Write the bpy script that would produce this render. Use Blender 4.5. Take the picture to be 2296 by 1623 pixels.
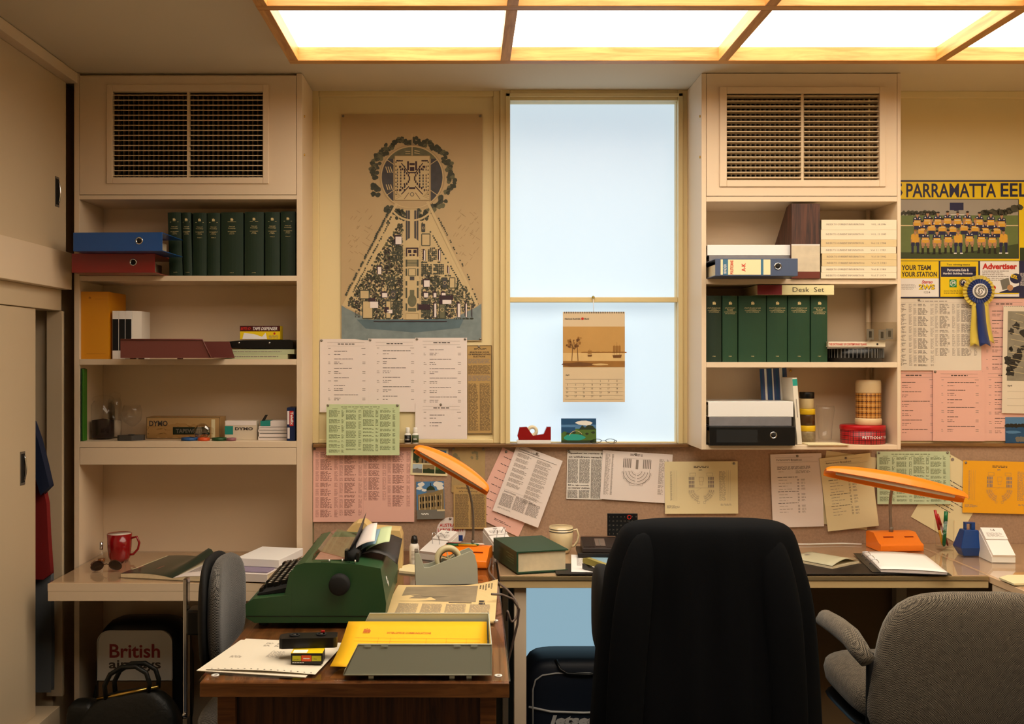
import bpy, bmesh, math, random
from mathutils import Vector, Matrix
R = math.radians
sc = bpy.context.scene
for _o in list(bpy.data.objects): bpy.data.objects.remove(_o)
# ------------------------------------------------------------------ camera, world, light, exposure
F, CX, CY, CH = 2220.0, 1045.0, 800.0, 1.49
cam = bpy.data.objects.new('camera', bpy.data.cameras.new('camera')); sc.collection.objects.link(cam)
cam.location = (0, 0, CH); cam.rotation_euler = (R(90), 0, 0)
cam.data.sensor_width = 36; cam.data.lens = F / 2296 * 36
cam.data.shift_x = (1148 - CX) / 2296; cam.data.shift_y = -(811.5 - CY) / 2296
cam.data.clip_start = .05; sc.camera = cam
w_ = bpy.data.worlds.new('world'); sc.world = w_; w_.use_nodes = True
w_.node_tree.nodes['Background'].inputs[0].default_value = (.09, .07, .05, 1)
w_.node_tree.nodes['Background'].inputs[1].default_value = .3
sc.view_settings.view_transform = 'Standard'; sc.view_settings.look = 'None'
sc.view_settings.gamma = 1; sc.view_settings.use_curve_mapping = False
sc.view_settings.exposure = 0.0
LIGHT_COL, LIGHT_STR = (1.0, .895, .73), 4.9
WINDOW_COL, WINDOW_STR = (.62, .76, .87), .84

def at(px, py, Y): return Vector(((px - CX) * Y / F, Y, CH - (py - CY) * Y / F))
def sx(px, Y): return (px - CX) * Y / F
def sz(py, Y): return CH - (py - CY) * Y / F

# ------------------------------------------------------------------ materials
def lin(h):
    h = h.lstrip('#'); o = []
    for i in (0, 2, 4):
        c = int(h[i:i+2], 16) / 255
        o.append(c / 12.92 if c <= .04045 else ((c + .055) / 1.055) ** 2.4)
    return (*o, 1)
MATS = {}
def mat(name, hexc, rough=.6, metal=0, var=.08, vs=6, bump=0, bs=200, coat=0, emis=None, trans=0, ior=1.45, sheen=0, spec=.5):
    if name in MATS: return MATS[name]
    m = bpy.data.materials.new(name); m.use_nodes = True; nt = m.node_tree; b = nt.nodes['Principled BSDF']
    c = lin(hexc); b.inputs['Base Color'].default_value = c
    b.inputs['Roughness'].default_value = rough; b.inputs['Metallic'].default_value = metal
    b.inputs['Coat Weight'].default_value = coat; b.inputs['Coat Roughness'].default_value = .05
    b.inputs['Specular IOR Level'].default_value = spec
    b.inputs['Transmission Weight'].default_value = trans; b.inputs['IOR'].default_value = ior
    b.inputs['Sheen Weight'].default_value = sheen
    if emis:
        b.inputs['Emission Color'].default_value = (*emis[0], 1); b.inputs['Emission Strength'].default_value = emis[1]
    if var or bump:
        tc = nt.nodes.new('ShaderNodeTexCoord')
    if var:
        n = nt.nodes.new('ShaderNodeTexNoise'); n.inputs['Scale'].default_value = vs; n.inputs['Detail'].default_value = 4
        nt.links.new(tc.outputs['Object'], n.inputs['Vector'])
        mx = nt.nodes.new('ShaderNodeMix'); mx.data_type = 'RGBA'
        mx.inputs[6].default_value = tuple(x * (1 - var) for x in c[:3]) + (1,)
        mx.inputs[7].default_value = tuple(min(1, x * (1 + var)) for x in c[:3]) + (1,)
        nt.links.new(n.outputs['Fac'], mx.inputs[0]); nt.links.new(mx.outputs[2], b.inputs['Base Color'])
    if bump:
        n2 = nt.nodes.new('ShaderNodeTexNoise'); n2.inputs['Scale'].default_value = bs; n2.inputs['Detail'].default_value = 3
        nt.links.new(tc.outputs['Object'], n2.inputs['Vector'])
        bp = nt.nodes.new('ShaderNodeBump'); bp.inputs['Strength'].default_value = bump; bp.inputs['Distance'].default_value = .002
        nt.links.new(n2.outputs['Fac'], bp.inputs['Height']); nt.links.new(bp.outputs['Normal'], b.inputs['Normal'])
    MATS[name] = m; return m
def wood(name, dark, light, scale=(1, 12, 12), rough=.4, coat=.1, ns=3, rings=0):
    m = bpy.data.materials.new(name); m.use_nodes = True; nt = m.node_tree; b = nt.nodes['Principled BSDF']
    b.inputs['Roughness'].default_value = rough; b.inputs['Coat Weight'].default_value = coat
    tc = nt.nodes.new('ShaderNodeTexCoord'); mp = nt.nodes.new('ShaderNodeMapping'); mp.inputs['Scale'].default_value = scale
    n = nt.nodes.new('ShaderNodeTexNoise'); n.inputs['Scale'].default_value = ns; n.inputs['Detail'].default_value = 6; n.inputs['Roughness'].default_value = .65
    n.inputs['Distortion'].default_value = .6
    cr = nt.nodes.new('ShaderNodeValToRGB'); cr.color_ramp.elements[0].position = .36; cr.color_ramp.elements[1].position = .64
    cr.color_ramp.elements[0].color = lin(dark); cr.color_ramp.elements[1].color = lin(light)
    nt.links.new(tc.outputs['Object'], mp.inputs['Vector']); nt.links.new(mp.outputs[0], n.inputs['Vector'])
    nt.links.new(n.outputs['Fac'], cr.inputs[0]); nt.links.new(cr.outputs[0], b.inputs['Base Color'])
    MATS[name] = m; return m
def clear(name, tint='#FFFFFF', gloss=.02, facing=.08):
    # thin clear sheet: see-through with a Fresnel reflection
    m = bpy.data.materials.new(name); m.use_nodes = True; nt = m.node_tree; nt.nodes.clear()
    o = nt.nodes.new('ShaderNodeOutputMaterial'); t = nt.nodes.new('ShaderNodeBsdfTransparent'); t.inputs[0].default_value = lin(tint)
    g = nt.nodes.new('ShaderNodeBsdfGlossy'); g.inputs['Roughness'].default_value = gloss
    fr = nt.nodes.new('ShaderNodeFresnel'); fr.inputs[0].default_value = 1.45
    ad = nt.nodes.new('ShaderNodeMath'); ad.operation = 'ADD'; ad.inputs[1].default_value = facing - .04
    mx = nt.nodes.new('ShaderNodeMixShader')
    ge = nt.nodes.new('ShaderNodeNewGeometry'); inv = nt.nodes.new('ShaderNodeMath'); inv.operation = 'SUBTRACT'; inv.inputs[0].default_value = 1
    mu = nt.nodes.new('ShaderNodeMath'); mu.operation = 'MULTIPLY'
    nt.links.new(ge.outputs['Backfacing'], inv.inputs[1]); nt.links.new(fr.outputs[0], ad.inputs[0])
    nt.links.new(ad.outputs[0], mu.inputs[0]); nt.links.new(inv.outputs[0], mu.inputs[1]); nt.links.new(mu.outputs[0], mx.inputs[0])
    nt.links.new(t.outputs[0], mx.inputs[1]); nt.links.new(g.outputs[0], mx.inputs[2]); nt.links.new(mx.outputs[0], o.inputs[0])
    MATS[name] = m; return m
def weave(name, a, b_, c_, scale=420):
    m = bpy.data.materials.new(name); m.use_nodes = True; nt = m.node_tree; b = nt.nodes['Principled BSDF']
    b.inputs['Roughness'].default_value = .95; b.inputs['Sheen Weight'].default_value = .2
    tc = nt.nodes.new('ShaderNodeTexCoord')
    ck = nt.nodes.new('ShaderNodeTexChecker'); ck.inputs['Scale'].default_value = scale
    ck.inputs[1].default_value = lin(a); ck.inputs[2].default_value = lin(b_)
    n = nt.nodes.new('ShaderNodeTexNoise'); n.inputs['Scale'].default_value = 60; n.inputs['Detail'].default_value = 3
    mx = nt.nodes.new('ShaderNodeMix'); mx.data_type = 'RGBA'; mx.inputs[7].default_value = lin(c_)
    cr = nt.nodes.new('ShaderNodeValToRGB'); cr.color_ramp.elements[0].position = .45; cr.color_ramp.elements[1].position = .65; cr.color_ramp.elements[1].color = (.45, .45, .45, 1)
    nt.links.new(tc.outputs['Object'], ck.inputs[0]); nt.links.new(tc.outputs['Object'], n.inputs['Vector'])
    nt.links.new(n.outputs['Fac'], cr.inputs[0]); nt.links.new(cr.outputs[0], mx.inputs[0]); nt.links.new(ck.outputs[0], mx.inputs[6])
    nt.links.new(mx.outputs[2], b.inputs['Base Color'])
    bp = nt.nodes.new('ShaderNodeBump'); bp.inputs['Strength'].default_value = .5; bp.inputs['Distance'].default_value = .002
    nt.links.new(ck.outputs[1], bp.inputs['Height']); nt.links.new(bp.outputs['Normal'], b.inputs['Normal'])
    MATS[name] = m; return m

SHELF = mat('cream_paint', '#E3CDB0', .45, var=.03, vs=3, bump=.05, bs=60)
WALL = mat('yellow_paint', '#E6D4A4', .5, var=.04, vs=2, bump=.05, bs=40)
TRIM = mat('yellow_trim_paint', '#E0CC98', .35, var=.03)
CEIL = mat('ceiling_paint', '#D9CDB6', .8, var=.03, vs=2)
DOORM = mat('door_paint', '#CDB898', .5, var=.05, vs=2)
DESKTOP = mat('cream_laminate', '#E3C4A0', .22, var=.03, coat=.4)
DARK = mat('hollow_shade', '#17120D', .9, var=.1)  # near-black colour stands in for shade in hollows
BLACK = mat('black_plastic', '#0C0C0D', .35, var=.1)
BLACKM = mat('black_matte', '#0B0B0C', .8, var=.1)
CHROME = mat('chrome', '#C8C8CC', .12, 1, var=0)
STEEL = mat('dull_steel', '#8C857C', .45, .7, var=.1, vs=60)
GOLD = mat('gold_print', '#DCC890', .5, 0, var=.05)
BRASS = mat('brass', '#D8B45C', .2, 1, var=0)
PAPER = mat('white_paper', '#E9DDD8', .8, var=.02)
PAPERW = mat('bright_paper', '#F1EDEA', .8, var=.02)
PINK = mat('pink_paper', '#E9B8AB', .8, var=.03)
GREENP = mat('pale_green_paper', '#C6D6A8', .8, var=.02)
CREAMP = mat('cream_paper', '#E6D9AE', .8, var=.02)
NEWS = mat('newsprint', '#D9D2C6', .85, var=.06, vs=20)
OLDNEWS = mat('old_newsprint', '#B8975E', .85, var=.08, vs=15)
YELLOWP = mat('yellow_paper', '#F2B90A', .7, var=.03)
ORANGEP = mat('amber_paper', '#F0AC1C', .7, var=.03)
INK = mat('ink', '#48403C', .9, var=0)
INKG = mat('grey_ink', '#8E837B', .9, var=0)
INKR = mat('red_ink', '#C4281C', .7, var=0)
ORANGE = mat('orange_plastic', '#FF8E1A', .32, var=.03, coat=.2)
ORANGED = mat('orange_base_plastic', '#FF8418', .35, var=.03, coat=.2)
WHITEPL = mat('white_plastic', '#E8E6E0', .35, var=.03)
NAVY = mat('navy_vinyl', '#0B1524', .55, var=.1)
GREENB = mat('green_cloth', '#142B1A', .6, var=.1, vs=30, bump=.15, bs=600)
GREENB2 = mat('green_cloth_bright', '#183F25', .6, var=.08, vs=30, bump=.15, bs=600)
PAGES = mat('page_edges', '#D8C9A8', .8, var=.12, vs=60)
HESSIAN = mat('hessian', '#A88A72', .95, var=.28, vs=120, bump=.5, bs=300)
SILLW = wood('sill_wood', '#5E3F22', '#8A6234', (1, 14, 14))
PINE = wood('pine', '#BC7F38', '#E0A65C', (1.2, 14, 14), .5, .05)
PINEV = wood('pine_cross', '#BC7F38', '#E0A65C', (14, 1.2, 14), .5, .05)
WALNUT = wood('walnut', '#543014', '#86562A', (1.2, 16, 16), .35, .2)
WALNUTL = wood('walnut_top', '#5E3819', '#936036', (16, 1.2, 16), .35, .2)
WALNUTV = wood('walnut_panel', '#341C0C', '#663E1C', (18, 18, 1), .4, .15)
GLASS = clear('clear_glass', '#F8F6F4', .03, .045)
VGLASS = clear('vessel_glass', '#FFFFFF', .02, .04)
PLASTICC = clear('clear_plastic', '#F2EEE8', .08, .12)
SMOKE = clear('smoked_plastic', '#EADCD4', .05, .14)
TWEED = weave('tweed', '#8C806E', '#1A1510', '#40372E', 290)
TWEEDG = weave('grey_tweed', '#77736E', '#141312', '#3E3C3A', 260)
PANEL = mat('lit_diffuser', '#FFFFFF', .6, var=0, emis=(LIGHT_COL, LIGHT_STR))
PANE = mat('backlit_pane', '#9FB0BC', .25, var=0, emis=(WINDOW_COL, WINDOW_STR))
PANE2 = mat('dim_backlit_pane', '#7B909C', .5, var=0, emis=((.27, .43, .52), .95))

# ------------------------------------------------------------------ mesh helpers
_tc = {}
def tdata(s, bold=0, res=2):
    k = (s, bold, res)
    if k in _tc: return _tc[k]
    cu = bpy.data.curves.new('t', 'FONT'); cu.body = s; cu.size = 1; cu.resolution_u = res; cu.offset = bold
    ob = bpy.data.objects.new('t', cu); me = ob.to_mesh()
    vs = [tuple(v.co[:2]) for v in me.vertices]; fs = [tuple(p.vertices) for p in me.polygons]
    ob.to_mesh_clear(); bpy.data.objects.remove(ob); bpy.data.curves.remove(cu)
    xs = [v[0] for v in vs]; ys = [v[1] for v in vs]
    _tc[k] = (vs, fs, min(xs), max(xs), min(ys), max(ys)); return _tc[k]
class MB:
    def __init__(s): s.v = []; s.f = []; s.mi = []; s.sm = []; s.slots = []; s.M = Matrix()
    def add(s, vs, fs, m, smooth=False, M=None):
        if m not in s.slots: s.slots.append(m)
        k = s.slots.index(m); n = len(s.v); T = s.M @ M if M else s.M
        s.v += [T @ Vector(v) for v in vs]
        for f in fs: s.f.append(tuple(i + n for i in f)); s.mi.append(k); s.sm.append(smooth)
        return s
    def box(s, x0, x1, y0, y1, z0, z1, m, M=None):
        v = [(x, y, z) for z in (z0, z1) for y in (y0, y1) for x in (x0, x1)]
        return s.add(v, [(0, 2, 3, 1), (4, 5, 7, 6), (0, 1, 5, 4), (2, 6, 7, 3), (0, 4, 6, 2), (1, 3, 7, 5)], m, False, M)
    def prism(s, pts, ax, a, b, m, smooth=False, M=None):
        # pts 2D in the plane normal to ax ('x': (y,z), 'y': (x,z), 'z': (x,y))
        n = len(pts); g = {'x': lambda p, t: (t, p[0], p[1]), 'y': lambda p, t: (p[0], t, p[1]), 'z': lambda p, t: (p[0], p[1], t)}[ax]
        v = [g(p, a) for p in pts] + [g(p, b) for p in pts]
        f = [tuple(range(n))[::-1], tuple(range(n, 2 * n))]
        s.add(v, f, m, False, M)
        s.add(v, [(i, (i + 1) % n, n + (i + 1) % n, n + i) for i in range(n)], m, smooth, M); return s
    def tube(s, path, r, m, n=8, closed=False, caps=True):
        P = [Vector(p) for p in path]; L = len(P); rr = r if isinstance(r, (list, tuple)) else [r] * L
        vs = []; up = None
        for i, p in enumerate(P):
            if closed: d = P[(i + 1) % L] - P[i - 1]
            else: d = P[min(i + 1, L - 1)] - P[max(i - 1, 0)]
            d.normalize()
            if up is None: up = d.orthogonal().normalized()
            up = (up - d * up.dot(d)).normalized(); q = d.cross(up)
            for k in range(n):
                a = 2 * math.pi * k / n; vs.append(p + (up * math.cos(a) + q * math.sin(a)) * rr[i])
        fs = []
        for i in range(L if closed else L - 1):
            j = (i + 1) % L
            for k in range(n): fs.append((i * n + k, i * n + (k + 1) % n, j * n + (k + 1) % n, j * n + k))
        if not closed and caps: fs += [tuple(range(n))[::-1], tuple(range((L - 1) * n, L * n))]
        return s.add(vs, fs, m, True)
    def lathe(s, prof, m, n=28, c=(0, 0, 0), M=None, smooth=True):
        vs = []; T = Matrix.Translation(c) @ (M or Matrix())
        for r, z in prof:
            for k in range(n): a = 2 * math.pi * k / n; vs.append((r * math.cos(a), r * math.sin(a), z))
        fs = [(i * n + k, i * n + (k + 1) % n, (i + 1) * n + (k + 1) % n, (i + 1) * n + k) for i in range(len(prof) - 1) for k in range(n)]
        ring = abs(prof[0][0] - prof[-1][0]) < 1e-7 and abs(prof[0][1] - prof[-1][1]) < 1e-7
        if prof[0][0] > 1e-5 and not ring: fs.append(tuple(range(n))[::-1])
        if prof[-1][0] > 1e-5 and not ring: fs.append(tuple(range((len(prof) - 1) * n, len(prof) * n)))
        return s.add(vs, fs, m, smooth, T)
    def grid(s, fn, nu, nv, m, smooth=True, wrapu=False):
        vs = [fn(i / nu, j / nv) for j in range(nv + 1) for i in range(nu + (0 if wrapu else 1))]; W = nu + (0 if wrapu else 1)
        fs = [(j * W + i, j * W + (i + 1) % W, (j + 1) * W + (i + 1) % W, (j + 1) * W + i) for j in range(nv) for i in range(nu)]
        return s.add(vs, fs, m, smooth)
    def pillow(s, w, h, t, m, ex=3.5, p=3, n=40, rings=7, warp=None, M=None):
        # closed cushion in the XZ plane, thickness along Y
        vs = []; fs = []
        def pt(r, a, sg):
            c, q = math.cos(a), math.sin(a); k = (abs(c) ** ex + abs(q) ** ex) ** (-1 / ex)
            v = Vector((w / 2 * r * c * k, sg * t / 2 * (max(0, 1 - r ** p)) ** (1 / p), h / 2 * r * q * k))
            return warp(v) if warp else v
        rs = [math.sin(math.pi / 2 * (i + 1) / rings) for i in range(rings)]
        vs.append(pt(0, 0, -1))
        for r in rs: vs += [pt(r, 2 * math.pi * k / n, -1) for k in range(n)]
        for r in rs[-2::-1]: vs += [pt(r, 2 * math.pi * k / n, 1) for k in range(n)]
        vs.append(pt(0, 0, 1)); L = 2 * rings - 1
        for k in range(n): fs.append((0, 1 + (k + 1) % n, 1 + k)); e = 1 + (L - 1) * n; fs.append((len(vs) - 1, e + k, e + (k + 1) % n))
        for i in range(L - 1):
            a = 1 + i * n
            for k in range(n): fs.append((a + k, a + (k + 1) % n, a + n + (k + 1) % n, a + n + k))
        return s.add(vs, fs, m, True, M)
    def build(s, name, parent=None, bev=0, seg=2, recalc=True, sub=0, solid=0, loc=None, rz=0):
        me = bpy.data.meshes.new(name); me.from_pydata(s.v, [], s.f)
        for m in s.slots: me.materials.append(m)
        me.polygons.foreach_set('material_index', s.mi); me.polygons.foreach_set('use_smooth', s.sm)
        if recalc and len(s.f) < 6000:
            b = bmesh.new(); b.from_mesh(me); bmesh.ops.recalc_face_normals(b, faces=b.faces); b.to_mesh(me); b.free()
        me.update(); o = bpy.data.objects.new(name, me); sc.collection.objects.link(o)
        if parent: o.parent = parent
        if loc is not None: o.location = loc
        if rz: o.rotation_euler.z = R(rz)
        if bev:
            md = o.modifiers.new('bevel', 'BEVEL'); md.width = bev; md.segments = seg; md.limit_method = 'ANGLE'; md.angle_limit = R(40)
        if solid:
            md = o.modifiers.new('solid', 'SOLIDIFY'); md.thickness = solid; md.offset = 0
        if sub:
            md = o.modifiers.new('sub', 'SUBSURF'); md.levels = sub; md.render_levels = sub
        return o
def tag(o, label=None, cat=None, group=None, kind=None):
    if label: o['label'] = label
    if cat: o['category'] = cat
    if group: o['group'] = group
    if kind: o['kind'] = kind
    return o
def thing(name, label, cat, loc=(0, 0, 0), rz=0, group=None):
    o = bpy.data.objects.new(name, None); sc.collection.objects.link(o); o.location = loc; o.rotation_euler.z = R(rz); o.empty_display_size = .05
    return tag(o, label, cat, group)
def struct(name, mb, bev=0): return tag(mb.build(name, bev=bev), kind='structure')
def bx(name, x0, x1, y0, y1, z0, z1, m, parent=None, bev=.0015, M=None): return MB().box(x0, x1, y0, y1, z0, z1, m, M).build(name, parent, bev=bev)

class Doc:
    """flat printed sheet: u right, v down, thin; marks lie on the surface; fn gives the curl"""
    def __init__(s, w, h, m, fn=None, grid=(6, 8), th=.0006, base=True):
        s.w, s.h, s.fn, s.mb = w, h, fn or (lambda a, b: 0), MB()
        if base:
            nu, nv = grid; g = lambda i, j, t: (w * i / nu, -h * j / nv, s.fn(i / nu, j / nv) + t)
            W = nu + 1; vs = [g(i, j, 0) for j in range(nv + 1) for i in range(W)] + [g(i, j, -th) for j in range(nv + 1) for i in range(W)]
            K = W * (nv + 1); fs = []
            for j in range(nv):
                for i in range(nu):
                    a = j * W + i; fs += [(a, a + W, a + W + 1, a + 1), (K + a, K + a + 1, K + a + W + 1, K + a + W)]
            for i in range(nu): fs += [(i, i + 1, K + i + 1, K + i), (nv * W + i, K + nv * W + i, K + nv * W + i + 1, nv * W + i + 1)]
            for j in range(nv): a = j * W; fs += [(a, K + a, K + a + W, a + W), (a + nu, a + W + nu, K + a + W + nu, K + a + nu)]
            s.mb.add(vs, fs, m)
    def P(s, u, v, l=1): return (u, -v, s.fn(min(1, max(0, u / s.w)), min(1, max(0, v / s.h))) + .0003 * l + .0001)
    def rect(s, u0, v0, u1, v1, m, l=1, seg=1):
        for k in range(seg):
            a, b = v0 + (v1 - v0) * k / seg, v0 + (v1 - v0) * (k + 1) / seg
            s.mb.add([s.P(u0, a, l), s.P(u0, b, l), s.P(u1, b, l), s.P(u1, a, l)], [(0, 1, 2, 3)], m)
        return s
    def poly(s, pts, m, l=1): s.mb.add([s.P(u, v, l) for u, v in pts], [tuple(range(len(pts)))], m); return s
    def disc(s, u, v, r, m, l=1, n=14, ry=None, jag=0, seed=0):
        rd = random.Random(seed); ry = ry or r
        return s.poly([(u + r * math.cos(-2 * math.pi * k / n) * (1 + jag * rd.uniform(-1, 1)), v + ry * math.sin(-2 * math.pi * k / n) * (1 + jag * rd.uniform(-1, 1))) for k in range(n)], m, l)
    def line(s, u0, v0, u1, v1, t, m, l=2):
        d = Vector((u1 - u0, v1 - v0)); n = Vector((-d.y, d.x)); n.normalize(); n *= t / 2
        return s.poly([(u0 + n.x, v0 + n.y), (u0 - n.x, v0 - n.y), (u1 - n.x, v1 - n.y), (u1 + n.x, v1 + n.y)][::-1], m, l)
    def frame(s, u0, v0, u1, v1, t, m, l=2):
        for a in ((u0, v0, u1, v0), (u1, v0, u1, v1), (u1, v1, u0, v1), (u0, v1, u0, v0)): s.line(*a, t, m, l)
        return s
    def arc(s, u, v, r, t, a0, a1, m, l=2, n=16):
        for k in range(n):
            a, b = R(a0 + (a1 - a0) * k / n), R(a0 + (a1 - a0) * (k + 1) / n)
            s.poly([(u + q * math.cos(x), v + q * math.sin(x)) for q, x in ((r - t / 2, a), (r + t / 2, a), (r + t / 2, b), (r - t / 2, b))], m, l)
        return s
    def text(s, t, u, v, h, m, w=None, bold=0, l=2, al='L', rot=0, res=2, slant=0):
        vs, fs, x0, x1, y0, y1 = tdata(t, bold, res); k = h / (y1 - y0); kx = (w / (x1 - x0)) if w else k
        W = (x1 - x0) * kx; off = {'L': 0, 'C': -W / 2, 'R': -W}[al]; ca, sa = math.cos(R(rot)), math.sin(R(rot)); out = []
        for x, y in vs:
            a = off + (x - x0) * kx + slant * (y - y0) * k; b = (y1 - y) * k
            out.append(s.P(u + a * ca - b * sa, v + a * sa + b * ca, l))
        s.mb.add(out, fs, m); return s
    def rows(s, u0, v0, u1, v1, n, m, fill=.42, seed=0, rag=.25, word=.012, gap=.0035, skip=0, l=1):
        rd = random.Random(seed + 17); p = (v1 - v0) / n
        for i in range(n):
            if rd.random() < skip: continue
            e = u1 - (u1 - u0) * rag * rd.random() ** 1.5; u = u0; v = v0 + i * p
            while u < e - .001:
                w = min(word * rd.uniform(.4, 1.7), e - u); s.rect(u, v, u + w, v + p * fill, m, l); u += w + gap * rd.uniform(.6, 1.3)
        return s
    def pins(s, pts): s.pn = pts; return s
    def build(s, name, M, label=None, cat=None, group=None, parent=None, pins=()):
        if pins:
            t = thing(name, label, cat, group=group); t.matrix_world = M; o = s.mb.build('sheet', t, recalc=False)
            for u, v in pins:
                x, y, z = s.P(u, v, 1)
                MB().lathe([(.0001, -.004), (.0012, -.004), (.0012, .0005), (.0052, .0006), (.0052, .0012), (.004, .0026), (.0001, .0032)], STEEL, 12, (x, y, z)).build('pin', t)
            return t
        o = s.mb.build(name, parent, recalc=False); o.matrix_world = M
        if label: tag(o, label, cat, group)
        return o
RX90 = Matrix.Rotation(R(90), 4, 'X')
def WM(px, py, Y, rot=0, tilt=0):   # sheet on the back wall; rot clockwise degrees
    return Matrix.Translation(at(px, py, Y)) @ RX90 @ Matrix.Rotation(R(-rot), 4, 'Z') @ Matrix.Rotation(R(tilt), 4, 'X')
def WX(x, y, z, rot=0): return Matrix.Translation((x, y, z)) @ RX90 @ Matrix.Rotation(R(-rot), 4, 'Z')
def FM(x, y, z, rot=0): return Matrix.Translation((x, y, z)) @ Matrix.Rotation(R(rot), 4, 'Z')
# ------------------------------------------------------------------ room shell
Z0, ZC = 0.0, 2.56
YF = 3.73                                    # front plane of the shelf units
def fz(py): return sz(py, YF)
def fx(px): return sx(px, YF)
struct('floor', MB().box(-2.3, 2.8, -1.3, 4.1, -.1, 0, mat('carpet', '#2A3038', .95, var=.25, vs=80, bump=.4)))
struct('ceiling', MB().box(-2.3, 2.8, -1.3, 4.1, ZC, ZC + .1, CEIL))
WX0, WX1, WZ0, WZ1 = sx(1143, 4), sx(1516, 4), sz(991, 4), sz(229, 4)
wb = MB()
wb.box(-2.3, WX0, 4.0, 4.1, 0, ZC, WALL); wb.box(WX1, 2.8, 4.0, 4.1, 0, ZC, WALL)
wb.box(WX0, WX1, 4.0, 4.1, WZ1, ZC, WALL); wb.box(WX0, WX1, 4.0, 4.1, .66, WZ0, WALL); wb.box(WX0, WX1, 4.0, 4.1, 0, .08, WALL)
struct('wall_back', wb)
struct('wall_front', MB().box(-2.3, 2.8, -1.4, -1.3, 0, ZC, SHELF))
struct('wall_right', MB().box(2.75, 2.85, -1.3, 4.0, 0, ZC, WALL))
struct('wall_left', MB().box(-2.3, -2.2, -1.3, 4.0, 0, ZC, DOORM))
# window: frame, transom, panes
w1 = tag(thing('window_1', None, None, (WX0, 4, WZ0)), kind='structure')
fr = MB(); fr.M = Matrix.Translation((-WX0, -4, -WZ0))
def wr(mb, a, b, c, d, y0, y1, m): return mb.box(sx(a, 4), sx(b, 4), y0, y1, sz(d, 4), sz(c, 4), m)
wr(fr, 1121, 1143, 203, 993, 3.972, 4.0, TRIM); wr(fr, 1517, 1545, 203, 993, 3.972, 4.0, TRIM)
wr(fr, 1143, 1517, 203, 229, 3.972, 4.0, TRIM); wr(fr, 1133, 1143, 214, 993, 3.962, 3.972, TRIM); wr(fr, 1517, 1527, 214, 993, 3.962, 3.972, TRIM)
wr(fr, 1133, 1527, 214, 222, 3.962, 3.972, TRIM); wr(fr, 1143, 1517, 667, 678, 3.975, 4.03, TRIM)
fr.build('window_frame', w1, bev=.002)
bx('pane', 0, WX1 - WX0, .035, .04, 0, WZ1 - WZ0, PANE, w1, 0)
w2 = tag(thing('window_2', None, None, (WX0, 4, .08)), kind='structure')
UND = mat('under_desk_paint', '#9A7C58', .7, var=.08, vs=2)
struct('trim_7', MB().box(WX1 - .002, 2.75, 3.9865, 3.9995, .0, .659, UND).box(-.612, .235, 3.9865, 3.9995, .0, .659, mat('dark_grey_paint', '#4A4A42', .7)))  # brown panel to the right, dark grey panel to the left
bx('pane', 0, WX1 - WX0, .02, .03, 0, .58, PANE2, w2, 0)
# panelling left of the window, right wall top moulding, sill, pinboards
t1 = MB(); wr(t1, 700, 716, 205, 993, 3.985, 4.0, TRIM); wr(t1, 1106, 1121, 205, 993, 3.985, 4.0, TRIM); wr(t1, 716, 1106, 205, 218, 3.985, 4.0, TRIM)
wr(t1, 716, 1106, 984, 993, 3.985, 4.0, TRIM)
struct('trim_1', t1, .003)
struct('trim_2', MB().box(sx(1960, 4), 2.75, 3.985, 4.0, sz(222, 4), ZC, WALL), .002)
def fzb(py): return sz(py, 4)
struct('trim_3', MB().box(-.612, fx(1573) + .01, 3.955, 4.0, fzb(1000.5), fzb(993), SILLW), .002)
struct('trim_4', MB().box(fx(2020) + .005, 2.75, 3.975, 4.0, fzb(1000.5), fzb(993), SILLW), .002)
struct('trim_5', MB().box(-.612, 2.75, 3.985, 4.0, .66, fzb(1001), HESSIAN))
# left side: built-in wardrobe wall
L = thing('wardrobe', 'cream built-in wardrobe along the left wall with sliding doors and a recess half open', 'wardrobe', (-1.5, 3.4, 0))
def lb(name, x0, x1, y0, y1, z0, z1, m, bev=.002): return bx(name, x0 + 1.5, x1 + 1.5, y0 - 3.4, y1 - 3.4, z0, z1, m, L, bev)
lb('cornice', -1.52, -1.462, -1.3, 3.728, 2.519, 2.558, SHELF)
lb('upper_back', -2.19, -1.56, 3.735, 3.99, .0, 2.558, DOORM)
lb('beam', -1.58, -1.484, -1.3, 3.728, 1.742, 1.88, SHELF)
lb('lintel', -1.60, -1.52, -1.3, 3.72, 1.663, 1.742, DOORM)
lb('plinth', -2.19, -1.485, -1.3, 3.62, 0, .215, DOORM)
ud = lb('upper_door', -1.53, -1.50, -1.3, 3.713, 1.881, 2.518, DOORM)
ld = lb('sliding_door', -1.56, -1.53, -1.3, 3.52, .216, 1.662, DOORM)
lb('door_edge_strip', -1.53, -1.526, -1.3, 3.44, .23, 1.66, DOORM)
lb('jamb', -1.575, -1.515, 3.715, 3.733, .216, 1.662, DOORM)
def pull(par, x, y, z, h, wd=.034):
    h_ = MB().box(-.001, .0015, -wd / 2, wd / 2, -h / 2, h / 2, STEEL).box(.0012, .0025, -wd / 2 + .005, wd / 2 - .005, -h / 2 + .008, h / 2 - .008, DARK).build('recessed_pull', par, loc=(x + 1.5, y - 3.4, z))  # near-black inset paints the shade of the recess
    pts = [(.003 + .006 * math.sin(math.pi * i / 10), wd / 2 - .010, (i / 10 - .5) * (h - .03)) for i in range(11)]
    MB().tube(pts, .0035, CHROME).build('pull_bar', h_)
pull(ud, -1.50, 3.63, 2.095, .11, .036); pull(ld, -1.5255, 3.405, 1.107, .115, .036)
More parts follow.
